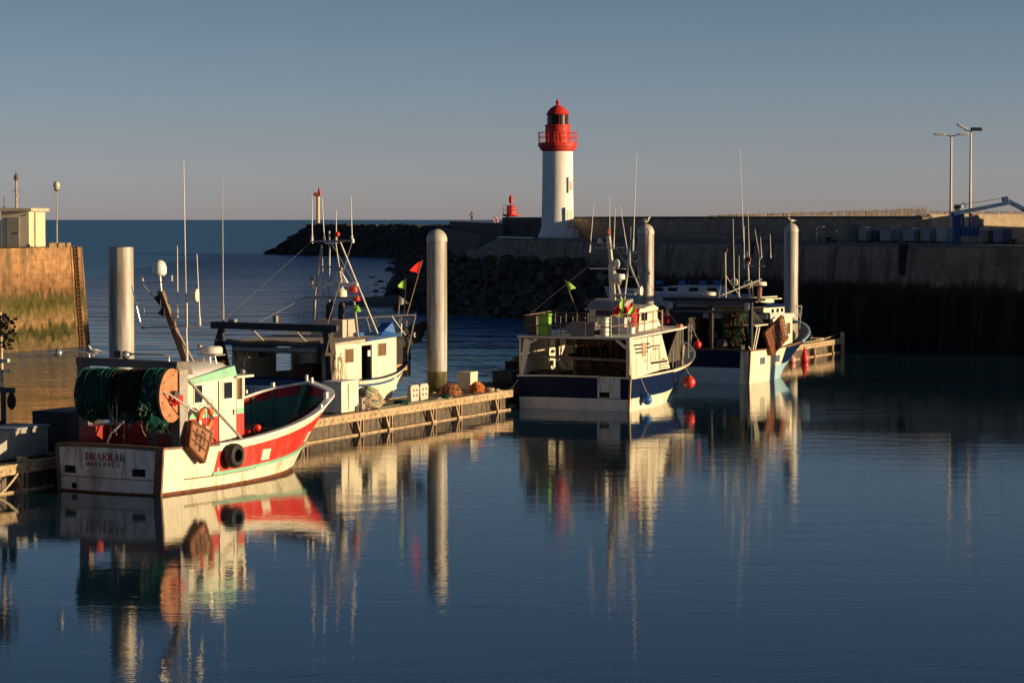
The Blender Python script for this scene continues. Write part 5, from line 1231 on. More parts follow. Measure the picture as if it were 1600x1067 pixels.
B(lambda mb: mb.tube((.38, 5, 8.8), (.38, 5, 9.4), .05) or mb.sphere((-.3, 5, 7.75), .09) or mb.sphere((1.05, 5, 7.5), .1) or mb.sphere((-.6, 5, 7.0), .12), 'fitting', metal, mm)
rb = B(lambda mb: mb.box((1.1, 4.9, 6.72), (1.95, .2, .17)), 'radar', white, mm, bevel=.05)
B(lambda mb: mb.lathe((1.1, 4.9, 6.1), [(.3, 0), (.3, .3), (.12, .42), (.1, .55)], 16), 'radar_base', cream, mm)
B(lambda mb: mb.add([(.5, 5.1, 6.85), (1.35, 5.1, 6.8), (.9, 5.1, 7.55), (.55, 5.35, 6.85), (1.3, 5.35, 6.8), (.9, 5.12, 7.56)], [(0, 1, 2), (3, 4, 5), (0, 1, 4, 3), (1, 2, 5, 4), (0, 2, 5, 3)]), 'radar_reflector', white, mm, smooth=False)
B(lambda mb: mb.lathe((-.62, 4.9, 6.7), [(.03, -.1), (.1, 0), (.2, .14), (.22, .18), (.18, .18)], 14, axis='x'), 'horn_speaker', cream, mm)
tangle('hanging_float', 'red float hanging on the mast of the cream boat', 1.95 - 7, 5.0 + 8.3, 5.9, (.17, .17, .25), 4, redp, 2, 'float', .02, redp)
tangle('hanging_float', 'lime green float hanging below the red float on the cream boat mast', 1.95 - 7, 5.0 + 8.3, 5.35, (.2, .2, .3), 4, yelgreen, 3, 'float', .02, yelgreen)
tangle('folded_flag', 'folded red flag on the mast of the cream boat beside the radar', 1.65 - 7, 5.2 + 8.3, 6.3, (.22, .16, .5), 6, redp, 4, 'flag', .02, dkred)
B(lambda mb: [mb.tube(a, b, .014, n=4) for a, b in (((-.6, 5, 8.9), (-2.9, -.1, 4.95)), ((1.7, 5, 8.9), (3.0, -.1, 4.95)), ((.5, 5, 8.8), (.2, 12.0, 3.5)), ((-1.0, 5, 6.05), (-1.7, 1.5, 4.9)))], 'rigging_wire', metal, mm)
B(lambda mb: [mb.bar((-.5 + dx, 5, z), (.1 + dx * .6, 5, z), .03, .03) for z, dx in ((6.6, .05), (7.1, .12), (7.6, .2), (8.1, .27))] or mb.box((-.3, 4.9, 6.4), (.25, .2, .3)) or mb.box((.0, 4.9, 5.3), (.35, .3, .4)), 'mast_rungs', alu, mm)
# bow of B
B(lambda mb: mb.path([(.4, 7.8, 4.9), (2.0, 8.8, 5.0), (3.0, 9.6, 5.05), (2.4, 10.6, 4.9), (1.2, 11.6, 4.5)], .035, 6) or [mb.tube(a, b, .03, n=6) for a, b in (((.9, 8.1, 4.92), (1.4, 8.3, 3.0)), ((3.0, 9.6, 5.05), (2.5, 9.4, 2.6)), ((2.0, 8.8, 5.0), (2.6, 9.2, 4.0)), ((1.8, 11.0, 4.7), (1.6, 11.0, 3.0)))], 'bow_rail', alu, Bt)
B(lambda mb: mb.tube((1.9, 9.3, 2.2), (2.15, 9.5, 5.0), .12, .1) or mb.tube((2.3, 9.2, 2.4), (2.25, 9.4, 4.6), .05) or mb.tube((1.95, 9.7, 3.6), (2.9, 9.9, 5.2), .05), 'bow_gallows', metal, Bt)
B(lambda mb: mb.add([(2.2, 9.0, 3.3), (3.1, 10.0, 3.6), (3.35, 10.6, 4.75), (2.1, 9.2, 4.2), (1.6, 9.6, 3.3), (2.4, 10.9, 3.6), (3.0, 11.0, 4.75), (1.6, 9.8, 4.2)], [(0, 1, 2, 3), (4, 5, 6, 7), (0, 1, 5, 4), (1, 2, 6, 5), (2, 3, 7, 6), (3, 0, 4, 7)]) or mb.box((1.3, 8.6, 2.7), (2.2, 1.4, 2.2)) or mb.box((1.9, 9.7, 2.7), (1.2, 1.0, 1.7), .3), 'bow_shield', mat('black tarp and bow shade', (.015, .014, .014), .7, .4), Bt, smooth=False)  # black boxes below the tarp shape stand in for the shaded bow
B(lambda mb: mb.bar((3.37, 10.55, 4.0), (3.37, 10.62, 5.0), .05) or mb.torus((2.9, 9.7, 4.0), .1, .03, 'x', 12, 6), 'shield_edge', white, Bt)
B(lambda mb: mb.box((2.35, 8.7, 2.35), (.5, 1.5, .35)), 'bow_box', orangeb := mat('orange tan box', (.5, .24, .1), .7, .2), Bt, bevel=.02)
def flag(lab, base, top, m, w_=.55, h_=.5, rz=0, grp=None, pm_=None, tri=True, side=1):
    t = thing('marker_flag', lab, 'marker flag', tuple(base), 0, grp); b = Vector(base); d = Vector(top) - b
    B(lambda mb: mb.tube((0, 0, 0), d, .022, .014, n=5), 'pole', pm_ or mat('thin pink pole', (.5, .28, .2), .7), t)
    def f(mb):
        u = Vector((math.cos(rz), math.sin(rz), 0)) * side; ax = d.normalized(); nrm = u.cross(ax).normalized(); n = 6; vs = []
        for i in range(n + 1):
            q = i / n; wv = .05 * math.sin(q * 5)
            hh = h_ * (1 - (q if tri else 0) * .92)
            for v in (0, 1):
                for o in (-.006, .006): vs.append(d - ax * (.02 + (h_ - hh) * .5 + hh * v) + u * w_ * q - Vector((0, 0, .25 * w_ * q * q)) + nrm * (wv + o))
        fs = []
        for i in range(n):
            a = i * 4; b_ = a + 4; fs += [(a, b_, b_ + 2, a + 2), (a + 1, b_ + 1, b_ + 3, a + 3), (a, b_, b_ + 1, a + 1), (a + 2, b_ + 2, b_ + 3, a + 3)]
        fs += [(0, 1, 3, 2), (n * 4, n * 4 + 1, n * 4 + 3, n * 4 + 2)]
        mb.add(vs, fs)
    B(f, 'flag', m, t); return t
flred = mat('red flag cloth', (.7, .03, .03), .8, .15); flgrn = mat('lime flag cloth', (.35, .6, .1), .8, .15); flwh = mat('white flag cloth', (.7, .68, .62), .8, .1)
flag('leaning pole with a red flag above the bow of the cream boat', lw_(Bt, 2.4, 9.5, 4.6), lw_(Bt, 3.45, 9.5, 7.9), flred, .6, .75, R(200))
flag('dark pole with a yellow green flag above the bow of the cream boat', lw_(Bt, 2.3, 9.6, 4.6), lw_(Bt, 2.45, 9.6, 6.95), flgrn, .45, .6, R(190), pm_=dkmetal)
flag('short pole with a white flag above the bow of the cream boat', lw_(Bt, 2.0, 9.5, 4.6), lw_(Bt, 2.15, 9.5, 6.0), flwh, .5, .45, R(10))
flag('short pole with a small red flag beside the white flag on the cream boat', lw_(Bt, 1.95, 9.7, 4.6), lw_(Bt, 1.95, 9.7, 6.05), flred, .28, .5, R(10))
def f(mb):
    rs = random.Random(2)
    for k in range(12):
        p = Vector((3.25 + rs.uniform(-.15, .1), .45 + rs.uniform(-.3, .4), 3.3)); pts = [p]
        for j in range(8): p = p + Vector((rs.uniform(-.05, .05), rs.uniform(-.08, .08), -.19)); pts.append(p)
        mb.path(pts, .02, 4)
    mb.tube((3.0, .1, 1.6), (3.3, .7, 3.5), .03)
B(f, 'hanging_ropes', ropem, gb_)

# ================================================================ boat C: navy and white boat with caged roof
Ct = thing('fishing_boat', 'navy and white fishing boat with railed roof full of gear, middle of the harbour', 'fishing boat', gw(2.95, 22.6), -ANG)
hC = Hull([(0, 3.1, 3.2, 1.7), (.3, 3.15, 3.25, 1.75), (.5, 2.75, 3.25, 1.85), (.68, 2.0, 3.0, 2.1), (.82, 1.25, 2.35, 2.45), (.93, .5, 1.35, 2.8), (1, 0, 0, 3.05)], 12.6, 14.4, .1, 1.3)
def f(mb):
    hC.outer(mb, [-1, 0, .05, .2, .36, .38, .6, .98, 1], lambda s, t, sd: 1 if .37 < t < .98 else (2 if t < -.2 else 0))
    hC.transom(mb, [-1, 0, .03, .34, .36, .7, 1], lambda k, t: 1 if t > .35 else (2 if t < -.2 else 3))
hc_ = B(f, 'hull', [cream, navy, brown, white], Ct, ang=40)
flC = lambda q: 1.0 + .3 * q
B(lambda mb: hC.inner(mb, flC, .12, 0), 'bulwark', cream, Ct, ang=50)
B(lambda mb: hC.deck(mb, flC), 'deck', deckm, Ct, smooth=False)
B(lambda mb: hC.rail(mb, .05, .15, .06), 'rail', cream, Ct)
B(lambda mb: hC.strake(mb, .96, 1.05, .07, 0, q0=.42), 'rubbing_strake', cream, Ct)
def tmc(x, z, d): return (x, -hC.bulge * (1 - min(1, (x / 3.2)) ** 2) - d - .003, z)
def tbox(mb, x0, x1, z0, z1, d):
    q = [tmc(x0, z0, d), tmc(x1, z0, d), tmc(x1, z1, d), tmc(x0, z1, d)]; p_ = [tmc(x0, z0, -.03), tmc(x1, z0, -.03), tmc(x1, z1, -.03), tmc(x0, z1, -.03)]
    mb.add(q + p_, [(0, 1, 2, 3), (0, 1, 5, 4), (1, 2, 6, 5), (2, 3, 7, 6), (3, 0, 4, 7)])
pn = B(lambda mb: tbox(mb, 1.38, 2.64, .66, 1.78, .03), 'stern_panel', white2, hc_, smooth=False)
B(lambda mb: tbox(mb, 1.5, 2.05, .7, .98, .045), 'scupper', dark, hc_, smooth=False)
B(lambda mb: [mb.sphere(tmc(x, .46, 0), .04, 8) for x in (-1.0, .85)] and mb.path([tmc(-2.85, .44, .01), tmc(-2.85, .36, .02), tmc(-2.4, .36, .02), tmc(-2.4, .44, .01)], .012, 5), 'fitting', dkmetal, hc_)
B(lambda mb: mb.bar((3.2, -.0, 1.9), (3.12, -.02, .0), .09, .1), 'corner_timber', mat('gold brown timber', (.4, .27, .13), .6, .2), hc_)
# shelter
sh = B(lambda mb: (mb.prism_x([(.05, 1.7), (4.9, 1.95), (6.0, 1.95), (4.7, 3.82), (0.05, 3.72)], 3.08, 3.16), mb.prism_x([(.05, 1.7), (7.4, 1.95), (7.4, 3.9), (0.05, 3.72)], -3.16, -3.08),
    mb.add([(-3.15, .0, 1.7), (-2.95, .0, 1.7), (-2.45, 0, 3.6), (-2.85, 0, 3.74), (-3.15, .12, 1.7), (-2.95, .12, 1.7), (-2.45, .12, 3.6), (-2.85, .12, 3.74)], [(0, 1, 2, 3), (4, 5, 6, 7), (0, 3, 7, 4), (1, 2, 6, 5), (2, 3, 7, 6)]),
    mb.bar((-2.75, .06, 3.35), (-2.1, .06, 3.7), .2, .12), mb.bar((2.95, .06, 3.3), (2.4, .06, 3.7), .2, .12), mb.box2((2.95, .0, 1.7), (3.13, .14, 3.74))), 'shelter', cream, Ct, smooth=False)
rc = B(lambda mb: mb.prism_x([(-.15, 3.74), (7.9, 3.98), (8.6, 4.04), (8.6, 4.12), (7.9, 4.08), (-.15, 3.86)], -3.2, 3.2), 'roof', mat('pale roof paint', (.62, .58, .55), .6, .1, 2, GRIME, .5), Ct, bevel=.015)
def f(mb):   # dark stripes painted as a design on the side
    def st(y0, z0, y1, z1, w_): mb.bar((3.168, y0, z0), (3.168, y1, z1), .012, w_, up=(1, 0, 0)) if False else mb.box((3.165, (y0 + y1) / 2, (z0 + z1) / 2), (.014, max(abs(y1 - y0), w_), max(abs(z1 - z0), w_)))
    for z, a, b in ((3.42, .5, 2.9), (3.22, .7, 3.0), (3.02, .8, 2.6)): st(a, z, b, z, .09)
    st(2.55, 3.75, 2.55, 2.0, .05); st(2.95, 3.25, 4.4, 3.28, .07); st(3.3, 3.1, 4.2, 3.12, .05); st(4.3, 3.25, 4.3, 2.5, .06); st(3.8, 3.2, 3.8, 2.45, .05)
    st(3.05, 2.9, 3.05, 2.35, .05); st(3.05, 2.35, 5.6, 2.38, .12); st(4.7, 2.5, 5.2, 2.5, .07); st(4.4, 2.2, 5.8, 2.2, .04); st(4.5, 2.05, 5.7, 2.05, .04); st(4.4, 2.2, 4.4, 2.05, .04)
B(f, 'painted_stripes', mat('black navy stripe', (.015, .015, .03), .5), sh, smooth=False)
B(lambda mb: mb.box((3.17, 2.05, 3.15), (.05, .55, .75)), 'side_hatch', mat('tan hatch', (.4, .27, .17), .6), sh, bevel=.04)
B(lambda mb: stroke_text(mb, 'PB', lambda u, v, d: (3.162 + d, 2.0 + u, 2.42 + v), .22, 1.2, .9), 'lettering', mat('thin grey lettering', (.25, .22, .2), .6), sh, smooth=False)
# inside the shelter
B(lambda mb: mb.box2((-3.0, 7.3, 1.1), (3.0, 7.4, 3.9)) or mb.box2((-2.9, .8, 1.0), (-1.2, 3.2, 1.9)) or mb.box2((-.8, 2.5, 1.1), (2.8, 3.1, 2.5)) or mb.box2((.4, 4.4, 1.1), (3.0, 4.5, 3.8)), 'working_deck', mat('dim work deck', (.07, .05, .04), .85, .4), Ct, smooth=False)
B(lambda mb: [mb.box2((x, 2.0 + .5 * (k % 2), 1.1), (x + .16, 2.15 + .5 * (k % 2), 3.75)) for k, x in enumerate((-1.9, -1.1, 2.2))] + [mb.tube((-2.9, .6, 2.75), (2.9, .6, 2.6), .07)], 'post', mat('dull steel post', (.25, .21, .18), .6, .3, 3, RUST, .4), Ct)
B(lambda mb: mb.lathe((-.5, 2.0, 2.95), [(.15, 0), (.4, .05), (.42, .1), (.3, .12), (.3, 1.4), (.42, 1.42), (.42, 1.5), (.15, 1.55)], 18, axis='x') or mb.box2((-1.0, 1.7, 2.7), (1.3, 2.4, 2.85)), 'winch', dark, Ct)
B(lambda mb: mb.box((1.1, 6.9, 3.3), (.5, .05, .3)) or mb.box((1.9, 3.0, 2.9), (.25, .1, .12)) or mb.box((-1.35, .9, 2.6), (.1, .1, .3)), 'lit_fitting', cream, Ct)
def f(mb):
    rs = random.Random(4)
    for k in range(26):
        x = rs.uniform(-2.7, 2.7); y = rs.uniform(1, 5); z = rs.uniform(1.2, 3.4); mb.box((x, y, z), (rs.uniform(.1, .5), rs.uniform(.1, .5), rs.uniform(.05, .4)), rs.uniform(0, 3))
    for k in range(10):
        x = rs.uniform(-2.5, 2.7); mb.path([(x, 1.5, 3.7), (x + rs.uniform(-.4, .4), 1.4, rs.uniform(2.4, 3)), (x + rs.uniform(-.6, .6), 1.5, rs.uniform(1.8, 2.3))], .03, 5)
B(f, 'deck_gear', mat('dim brown gear', (.14, .08, .045), .8, .5, 4), Ct, smooth=False)
# bow of C
B(lambda mb: mb.add([(3.1, 5.4, 2.2), (3.0, 8.2, 2.3), (2.9, 8.5, 4.0), (3.05, 7.5, 4.0)] + [(2.95, 5.4, 2.2), (2.85, 8.2, 2.3), (2.75, 8.5, 4.0), (2.9, 7.5, 4.0)], [(0, 1, 2, 3), (4, 5, 6, 7), (0, 1, 5, 4), (1, 2, 6, 5), (2, 3, 7, 6), (3, 0, 4, 7)]), 'spray_panel', mat('dark olive panel', (.07, .06, .045), .7, .3), Ct, smooth=False)
B(lambda mb: [mb.tube((x, y, z0), (x, y, z1), .035, n=6) for x, y, z0, z1 in ((3.12, 8.1, 2.1, 4.2), (2.95, 9.5, 2.3, 4.2), (2.6, 10.9, 2.6, 4.15), (3.1, 6.6, 1.95, 2.9))] , 'stanchion', alu, Ct)
B(lambda mb: mb.box((3.0, 7.9, 4.15), (.25, .35, .2)) or mb.bar((3.08, 8.0, 2.0), (3.06, 8.4, 3.1), .1, .18), 'bow_post', orangeb, Ct)
# roof railings
def f(mb):
    zr = lambda y: 3.86 + .03 * y
    def run(pts, n, h=1.05, mids=(.5,)):
        for (a, b) in zip(pts[:-1], pts[1:]):
            a = Vector(a); b = Vector(b)
            for hh in (h,) + tuple(h * m_ for m_ in mids): mb.tube(a + Vector((0, 0, hh)), b + Vector((0, 0, hh)), .022, n=5)
            for k in range(n + 1):
                q = a.lerp(b, k / n); mb.tube(q, q + Vector((0, 0, h)), .024, n=5)
    run([(-2.9, .1, 3.86), (2.0, .1, 3.86)], 7); run([(2.0, .1, 3.86), (3.1, 4.8, 4.0)], 6, 1.1); run([(-2.9, .1, 3.86), (-2.9, 4.6, 4.0)], 5); run([(3.1, 4.8, 4.0), (2.2, 7.4, 4.05)], 3, 1.0)
    run([(-2.0, 2.2, 3.9), (-.1, 2.2, 3.9)], 3, 1.1)
rl = B(f, 'roof_railing', mat('rusty brown rail', (.25, .17, .12), .6, .3, 3, RUST, .5), Ct)
def f(mb):
    z = 3.9
    while z < 4.9: mb.tube((1.75, .1, z), (2.05, .1, z), .02, n=4); z += .22
    for x in (1.72, 2.06): mb.bar((x, .08, 3.86), (x, .08, 4.95), .04)
B(f, 'roof_ladder', cream, rl)
def crateC(lab, x, y, z, d, m, name='crate'):
    p = lw_(Ct, x, y, z); t = thing(name, lab, 'crate', p, -ANG)
    B(lambda mb: mb.box((0, 0, d[2] / 2), d, taper=1.03), 'body', m, t, bevel=.02)
    B(lambda mb: mb.box((0, 0, d[2] - .04), (d[0] + .07, d[1] + .07, .06)) or mb.box((0, 0, d[2] * .45), (d[0] + .04, d[1] + .04, .03)), 'rim', m, t, bevel=.01); return t
crateC('lower lime green crate of the pair stacked on the railed roof', -1.85, .45, 3.88, (.6, .4, .56), yelgreen)
crateC('upper lime green crate of the pair stacked on the railed roof', -1.85, .45, 4.46, (.6, .4, .56), yelgreen)
crateC('long grey tub on the stern edge of the railed roof', .3, .65, 3.88, (1.25, .7, .72), mat('violet grey tub', (.2, .18, .2), .6, .15))
crateC('pale stacked baskets beside the roof ladder', 1.55, .5, 3.88, (.32, .4, 1.0), white2)
crateC('dark crate at the port stern corner of the railed roof', -2.65, .6, 3.88, (.5, .5, 1.05), mat('dark olive crate', (.06, .055, .04), .7, .3))
crateC('pale covered box near the middle of the railed roof', 1.2, 3.0, 3.94, (1.3, .9, .85), mat('white tarpaulin box', (.5, .5, .48), .7, .15))
B(lambda mb: mb.box((1.35, -.0, 4.08), (.36, .18, .26)) , 'floodlight', black, rl, bevel=.02)
B(lambda mb: mb.path([(-1.05, 5, 3.95), (-1.05, 5, 5.1), (-1.12, 4.95, 5.4), (-1.3, 4.85, 5.6)], .17, 12), 'exhaust', rusty, Ct)
wc = B(lambda mb: mb.prism_x([(4.4, 3.95), (7.4, 4.02), (7.4, 5.2), (6.8, 5.35), (4.4, 5.1)], -.9, 1.9) or mb.box2((-1.1, 4.2, 5.1), (2.1, 7.0, 5.2)), 'upper_wheelhouse', cream, Ct, smooth=False)
box_window(wc, (1.905, 5.3, 4.75), (1.0, .5)); box_window(wc, (.9, 4.39, 4.75), (.9, .5), 'y')
B(lambda mb: mb.box((.3, 4.33, 4.95), (1.6, .06, .3)), 'name_board', mat('dark violet board', (.06, .02, .08), .5), wc)
B(lambda mb: mb.prism_x([(3.9, 5.15), (5.5, 5.25), (5.5, 5.7), (4.5, 5.6)], -.9, 1.2), 'roof_hood', mat('grey hood', (.3, .28, .27), .7), wc, smooth=False)
B(lambda mb: mb.box((.5, 8.6, 4.5), (2.0, .8, .8), taper=.7), 'bow_hatch', white, Ct)
mc = B(lambda mb: mb.bar((.25, 5, 5.3), (.12, 5, 7.6), .26, .3, up=(1, 0, 0)) or mb.bar((.12, 5, 7.6), (-.05, 5, 9.1), .18, .2, up=(1, 0, 0)) or mb.bar((.7, 5.2, 5.4), (.3, 5, 7.3), .1), 'mast', cream, Ct, bevel=.02)
B(lambda mb: mb.box((-.1, 5, 7.33), (2.0, .3, .06)) or mb.tube((-.85, 5, 8.44), (.85, 5, 8.48), .03) or mb.box((.9, 5, 5.95), (1.1, .7, .06)) or mb.tube((-.4, 5, 8.7), (.3, 5, 8.7), .02), 'crosstree', alu, mc)
radome(mc, .65, 4.9, 6.75, .33, .3); B(lambda mb: mb.lathe((.62, 4.9, 6.45), [(.06, 0), (.22, .3)], 12), 'radar_bracket', cream, mc)
B(lambda mb: mb.lathe((.45, 5, 7.4), [(.1, 0), (.16, .1), (.16, .26), (.1, .4), (.02, .44)], 14), 'satellite_dome', white, mc)
B(lambda mb: mb.lathe((-.05, 5, 9.2), [(.1, 0), (.12, .1), (.1, .25), (.03, .3)], 12), 'lamp', orange, mc)
B(lambda mb: mb.lathe((-.55, 5, 8.72), [(.14, 0), (.12, .12), (.07, .25)], 12), 'bell', cream, mc)
for x, z0, z1, dx in ((-1.15, 8.2, 10.9, .25), (.02, 8.4, 11.2, 0), (.25, 8.4, 10.6, .1), (1.08, 8.1, 10.75, -.45), (1.38, 8.3, 13.6, .2), (1.2, 7.6, 9.6, .05)): whip(mc, x, 5, z0, z1, .03, dx)
tp = B(lambda mb: mb.tube((1.15, 5, 7.9), (.85, 5, 5.3), .045) or mb.tube((1.18, 5, 7.6), (1.75, 5, 6.3), .045) or mb.tube((.95, 5, 6.9), (1.7, 5, 6.9), .025) or mb.tube((.8, 5, 8.2), (1.6, 5, 8.2), .025) or mb.tube((.9, 5, 7.75), (1.6, 5, 7.75), .025) or mb.tube((1.15, 5, 7.7), (1.2, 5, 8.4), .04), 'tripod', alu, mc)
B(lambda mb: mb.lathe((1.75, 4.9, 6.15), [(.05, -.14), (.17, 0), (.24, .14), (.26, .18), (.2, .18)], 14, axis='x') or mb.lathe((1.75, 4.9, 6.15), [(.14, -.2), (.14, -.1)], 12, axis='x'), 'lamp', cream, mc)
fsp = [(1.05, 3.6, 4.0, .1, flred), (1.25, 3.9, 4.0, .35, flgrn), (1.5, 3.5, 4.0, .05, flred), (1.75, 3.8, 4.0, .2, flred), (1.95, 3.6, 4.0, .1, flgrn), (2.15, 3.7, 4.0, .0, flred), (2.3, 3.4, 4.0, -.25, flred), (1.4, 3.3, 4.0, -.1, flgrn)]
names = ['red flag at the left of the bundle on the railed roof', 'tallest lime flag in the bundle on the railed roof', 'second red flag from the left in the bundle on the railed roof', 'red flag in the middle of the bundle on the railed roof', 'right hand lime flag in the bundle on the railed roof', 'red flag behind the right hand lime flag on the railed roof', 'lowest red flag at the right of the bundle on the railed roof', 'low lime flag at the near side of the bundle on the railed roof']
for (x, y, z, dz, m_), nm in zip(fsp, names):
    flag(nm, lw_(Ct, x, y, z), lw_(Ct, x + .1, y, 5.35 + dz * 1.4), m_, .42, .75, R(200), 'marker flags bundled on the railed roof')
flag('lime flag on a long leaning pole at the port side of the railed roof', lw_(Ct, -1.5, 5, 4.1), lw_(Ct, -2.62, 5, 6.7), flgrn, .5, .65, R(5), side=1)
tangle('hanging_float', 'pink and red bundle of floats hanging in the marker flags', 2.95 + 2.0, 22.6 + 3.4, 4.15, (.3, .3, .35), 14, mat('pink twine', (.7, .3, .2), .8), 5, 'float', .03, redp)
def buoy(lab, p, r, m, rope_to=None):
    t = thing('buoy_fender', lab, 'buoy', p, 0)
    B(lambda mb: mb.lathe((0, 0, 0), [(.001, -r)] + [(r * math.cos(a), r * math.sin(a)) for a in [R(-75 + 15 * k) for k in range(10)]] + [(r * .3, r * 1.02), (r * .2, r * 1.25), (.01, r * 1.27)], 22), 'ball', m, t)
    B(lambda mb: mb.lathe((0, 0, r * .95), [(r * .3, 0), (r * .25, .1), (r * .12, .16)], 12), 'neck', dkmetal, t)
    if rope_to: B(lambda mb: mb.tube((0, 0, r * 1.2), Vector(rope_to) - Vector(p), .015, n=5), 'rope', ropem, t)
    return t
buoy('large red buoy hanging at the bow of the navy and white boat', lw_(Ct, 3.45, 8.3, 1.05), .33, mat('red buoy plastic', (.7, .05, .03), .4, .1), lw_(Ct, 3.2, 8.0, 2.1))
buoy('blue buoy hanging on the side of the navy and white boat', lw_(Ct, 3.48, 1.7, .52), .27, blue, lw_(Ct, 3.2, 1.4, 1.75))
buoy('smaller red buoy hung high on a pole at the navy and white bow', lw_(Ct, 2.95, 11.0, 3.0), .22, redp, lw_(Ct, 2.6, 10.9, 4.1))

coil_ = lambda x, y, z, s_: [(x + .28 * math.cos(a * .5), y + .28 * math.sin(a * .5), z + .01 * a) for a in range(40)]
o = MB().path([lw_(Ct, *q) for q in coil_(.3, 2.4, 3.98, 1)], .025, 5).build('rope_coil', ropem); tag(o, 'pale rope coil lying in the middle of the railed roof', 'rope')
crateC('small grey basket behind the long grey tub on the railed roof', -.7, 1.8, 3.92, (.6, .6, .5), mat('grey basket', (.25, .26, .27), .7))
crateC('small white fish box near the ladder side of the railed roof', 2.0, 2.6, 3.94, (.7, .5, .35), white)
B(lambda mb: [mb.tube(a, b, .012, n=4) for a, b in (((0, 5, 9.0), (.3, 13.9, 3.4)), ((0, 5, 8.4), (-2.8, .4, 4.9)), ((0, 5, 8.4), (2.1, .3, 4.9)), ((1.15, 5, 8.1), (3.0, 7.6, 4.2)))], 'rigging_wire', dkmetal, mc)
# ================================================================ boat D: light blue bow
Dt = thing('fishing_boat', 'white and light blue fishing boat with black stern gantry, farthest along the pontoon', 'fishing boat', gw(2.3, 46.4), -ANG)
hD = Hull([(0, 2.3, 2.4, 2.0), (.35, 2.4, 2.5, 1.95), (.55, 2.1, 2.5, 2.0), (.7, 1.5, 2.55, 2.25), (.8, 1.1, 2.45, 2.7), (.87, .8, 1.9, 3.05), (.95, .35, 1.0, 3.25), (1, 0, 0, 3.3)], 12.2, 15.0, .1, 1.3, marks=(.3, .5))
def f(mb):
    hD.outer(mb, [-1, 0, .04, .25, .47, .6, .8, .99, 1], lambda s, t, sd: (3 if (t < -.2) else (2 if ((t < .47 and s > .3) or (s > .76 and t > .8)) else (1 if (.47 < t < .99 and s > .45) else 0))))
    hD.transom(mb, [-1, 0, .04, .47, .5, .8, 1], lambda k, t: 0 if k > .88 else (1 if t > .48 else 2))
hd_ = B(f, 'hull', [cream, navy, ltblue, brown], Dt, ang=40)
B(lambda mb: mb.box2((-3.2, .5, -.3), (-2.3, 3, 1.0)), 'port_pod', ltblue, hd_, bevel=.1)
flD = lambda q: 1.2 + .5 * q
B(lambda mb: hD.inner(mb, flD, .12, 0), 'bulwark', mat('tan bulwark', (.35, .28, .22), .7, .2), Dt, ang=50)
B(lambda mb: hD.deck(mb, flD), 'deck', deckm, Dt, smooth=False)
B(lambda mb: hD.rail(mb, .05, .15, .06, q1=.66), 'rail', woodtrim, Dt)
B(lambda mb: hD.rail(mb, .04, .1, .05, stern=False, q0=.66), 'bow_rail_cap', ltblue, Dt)
B(lambda mb: mb.bar((2.4, -.02, 2.0), (2.3, -.02, 0), .1, .1), 'corner_timber', woodtrim, hd_)
B(lambda mb: [hD.patch(mb, y, 1.3, .9, .42) for y in (2.3, 5.2)], 'scupper', mat('blue grey opening', (.08, .1, .16), .7), hd_)
# gantry + working shelter
gd = B(lambda mb: mb.box2((-3.4, .3, 5.0), (2.8, 1.7, 5.2)) or [mb.box2((x - .12, .5, 1.3), (x + .12, .8, 5.0)) for x in (-2.75, -.35, 2.2)] or None, 'gantry', mat('gantry black', (.025, .025, .027), .6, .3), Dt, bevel=.02)
B(lambda mb: mb.box2((-3.1, .4, 4.75), (2.4, .5, 4.98)) or mb.box2((-2.9, .45, 4.3), (2.1, .5, 4.42)), 'gantry_beam', mat('grey beam', (.12, .11, .1), .6, .2), gd)
B(lambda mb: mb.box((-2.9, .35, 4.72), (.28, .06, .4)) or mb.box((2.05, .35, 4.72), (.28, .06, .4)), 'floodlight', mat('pale lamp face', (.45, .5, .52), .4), gd)
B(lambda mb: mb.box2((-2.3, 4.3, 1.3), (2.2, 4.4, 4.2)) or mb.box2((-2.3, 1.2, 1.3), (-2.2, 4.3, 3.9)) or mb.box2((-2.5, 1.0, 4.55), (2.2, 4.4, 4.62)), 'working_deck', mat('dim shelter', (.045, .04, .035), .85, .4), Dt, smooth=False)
def f(mb):
    rs = random.Random(9)
    for k in range(60):
        x = rs.uniform(.2, 1.5); p = Vector((x, rs.uniform(1.2, 2.2), 4.4)); pts = [p]
        for j in range(10): p = p + Vector((rs.uniform(-.12, .12), rs.uniform(-.08, .08), rs.uniform(-.28, -.08))); pts.append(p)
        mb.path(pts, .03, 4, k % 3 == 0)
B(f, 'hanging_net', [mat('forest net', (.02, .09, .05), .9, .4), mat('rust net strand', (.2, .06, .03), .9)], Dt)
B(lambda mb: mb.box2((-.1, .9, 1.3), (.4, 1.5, 2.6)) or mb.box2((1.0, 1.0, 1.3), (1.5, 1.6, 2.3)) or mb.box((-.35, .3, 3.0), (.1, .1, .3)) or mb.box((.05, .35, 2.9), (.15, .1, .4)), 'deck_box', dkmetal, Dt, bevel=.02)
dc = B(lambda mb: mb.prism_x([(4.35, 1.4), (9.6, 1.6), (9.6, 3.7), (4.35, 3.8)], -2.0, 2.0), 'cabin', cream, Dt, smooth=False)
B(lambda mb: mb.prism_x([(3.9, 3.8), (9.9, 3.7), (9.7, 4.0), (4.1, 4.12)], -2.1, 2.12), 'cabin_roof', lavender, dc, bevel=.04)
box_window(dc, (2.005, 8.75, 3.05), (.75, .75), pane=glassb, frame=cream); box_window(dc, (2.005, 5.9, 3.1), (1.3, .55), pane=mat('grey pane', (.3, .3, .33), .2), frame=cream)
B(lambda mb: mb.box2((2.0, 6.7, 1.7), (2.03, 7.7, 3.6)), 'door', cream, dc, bevel=.01)
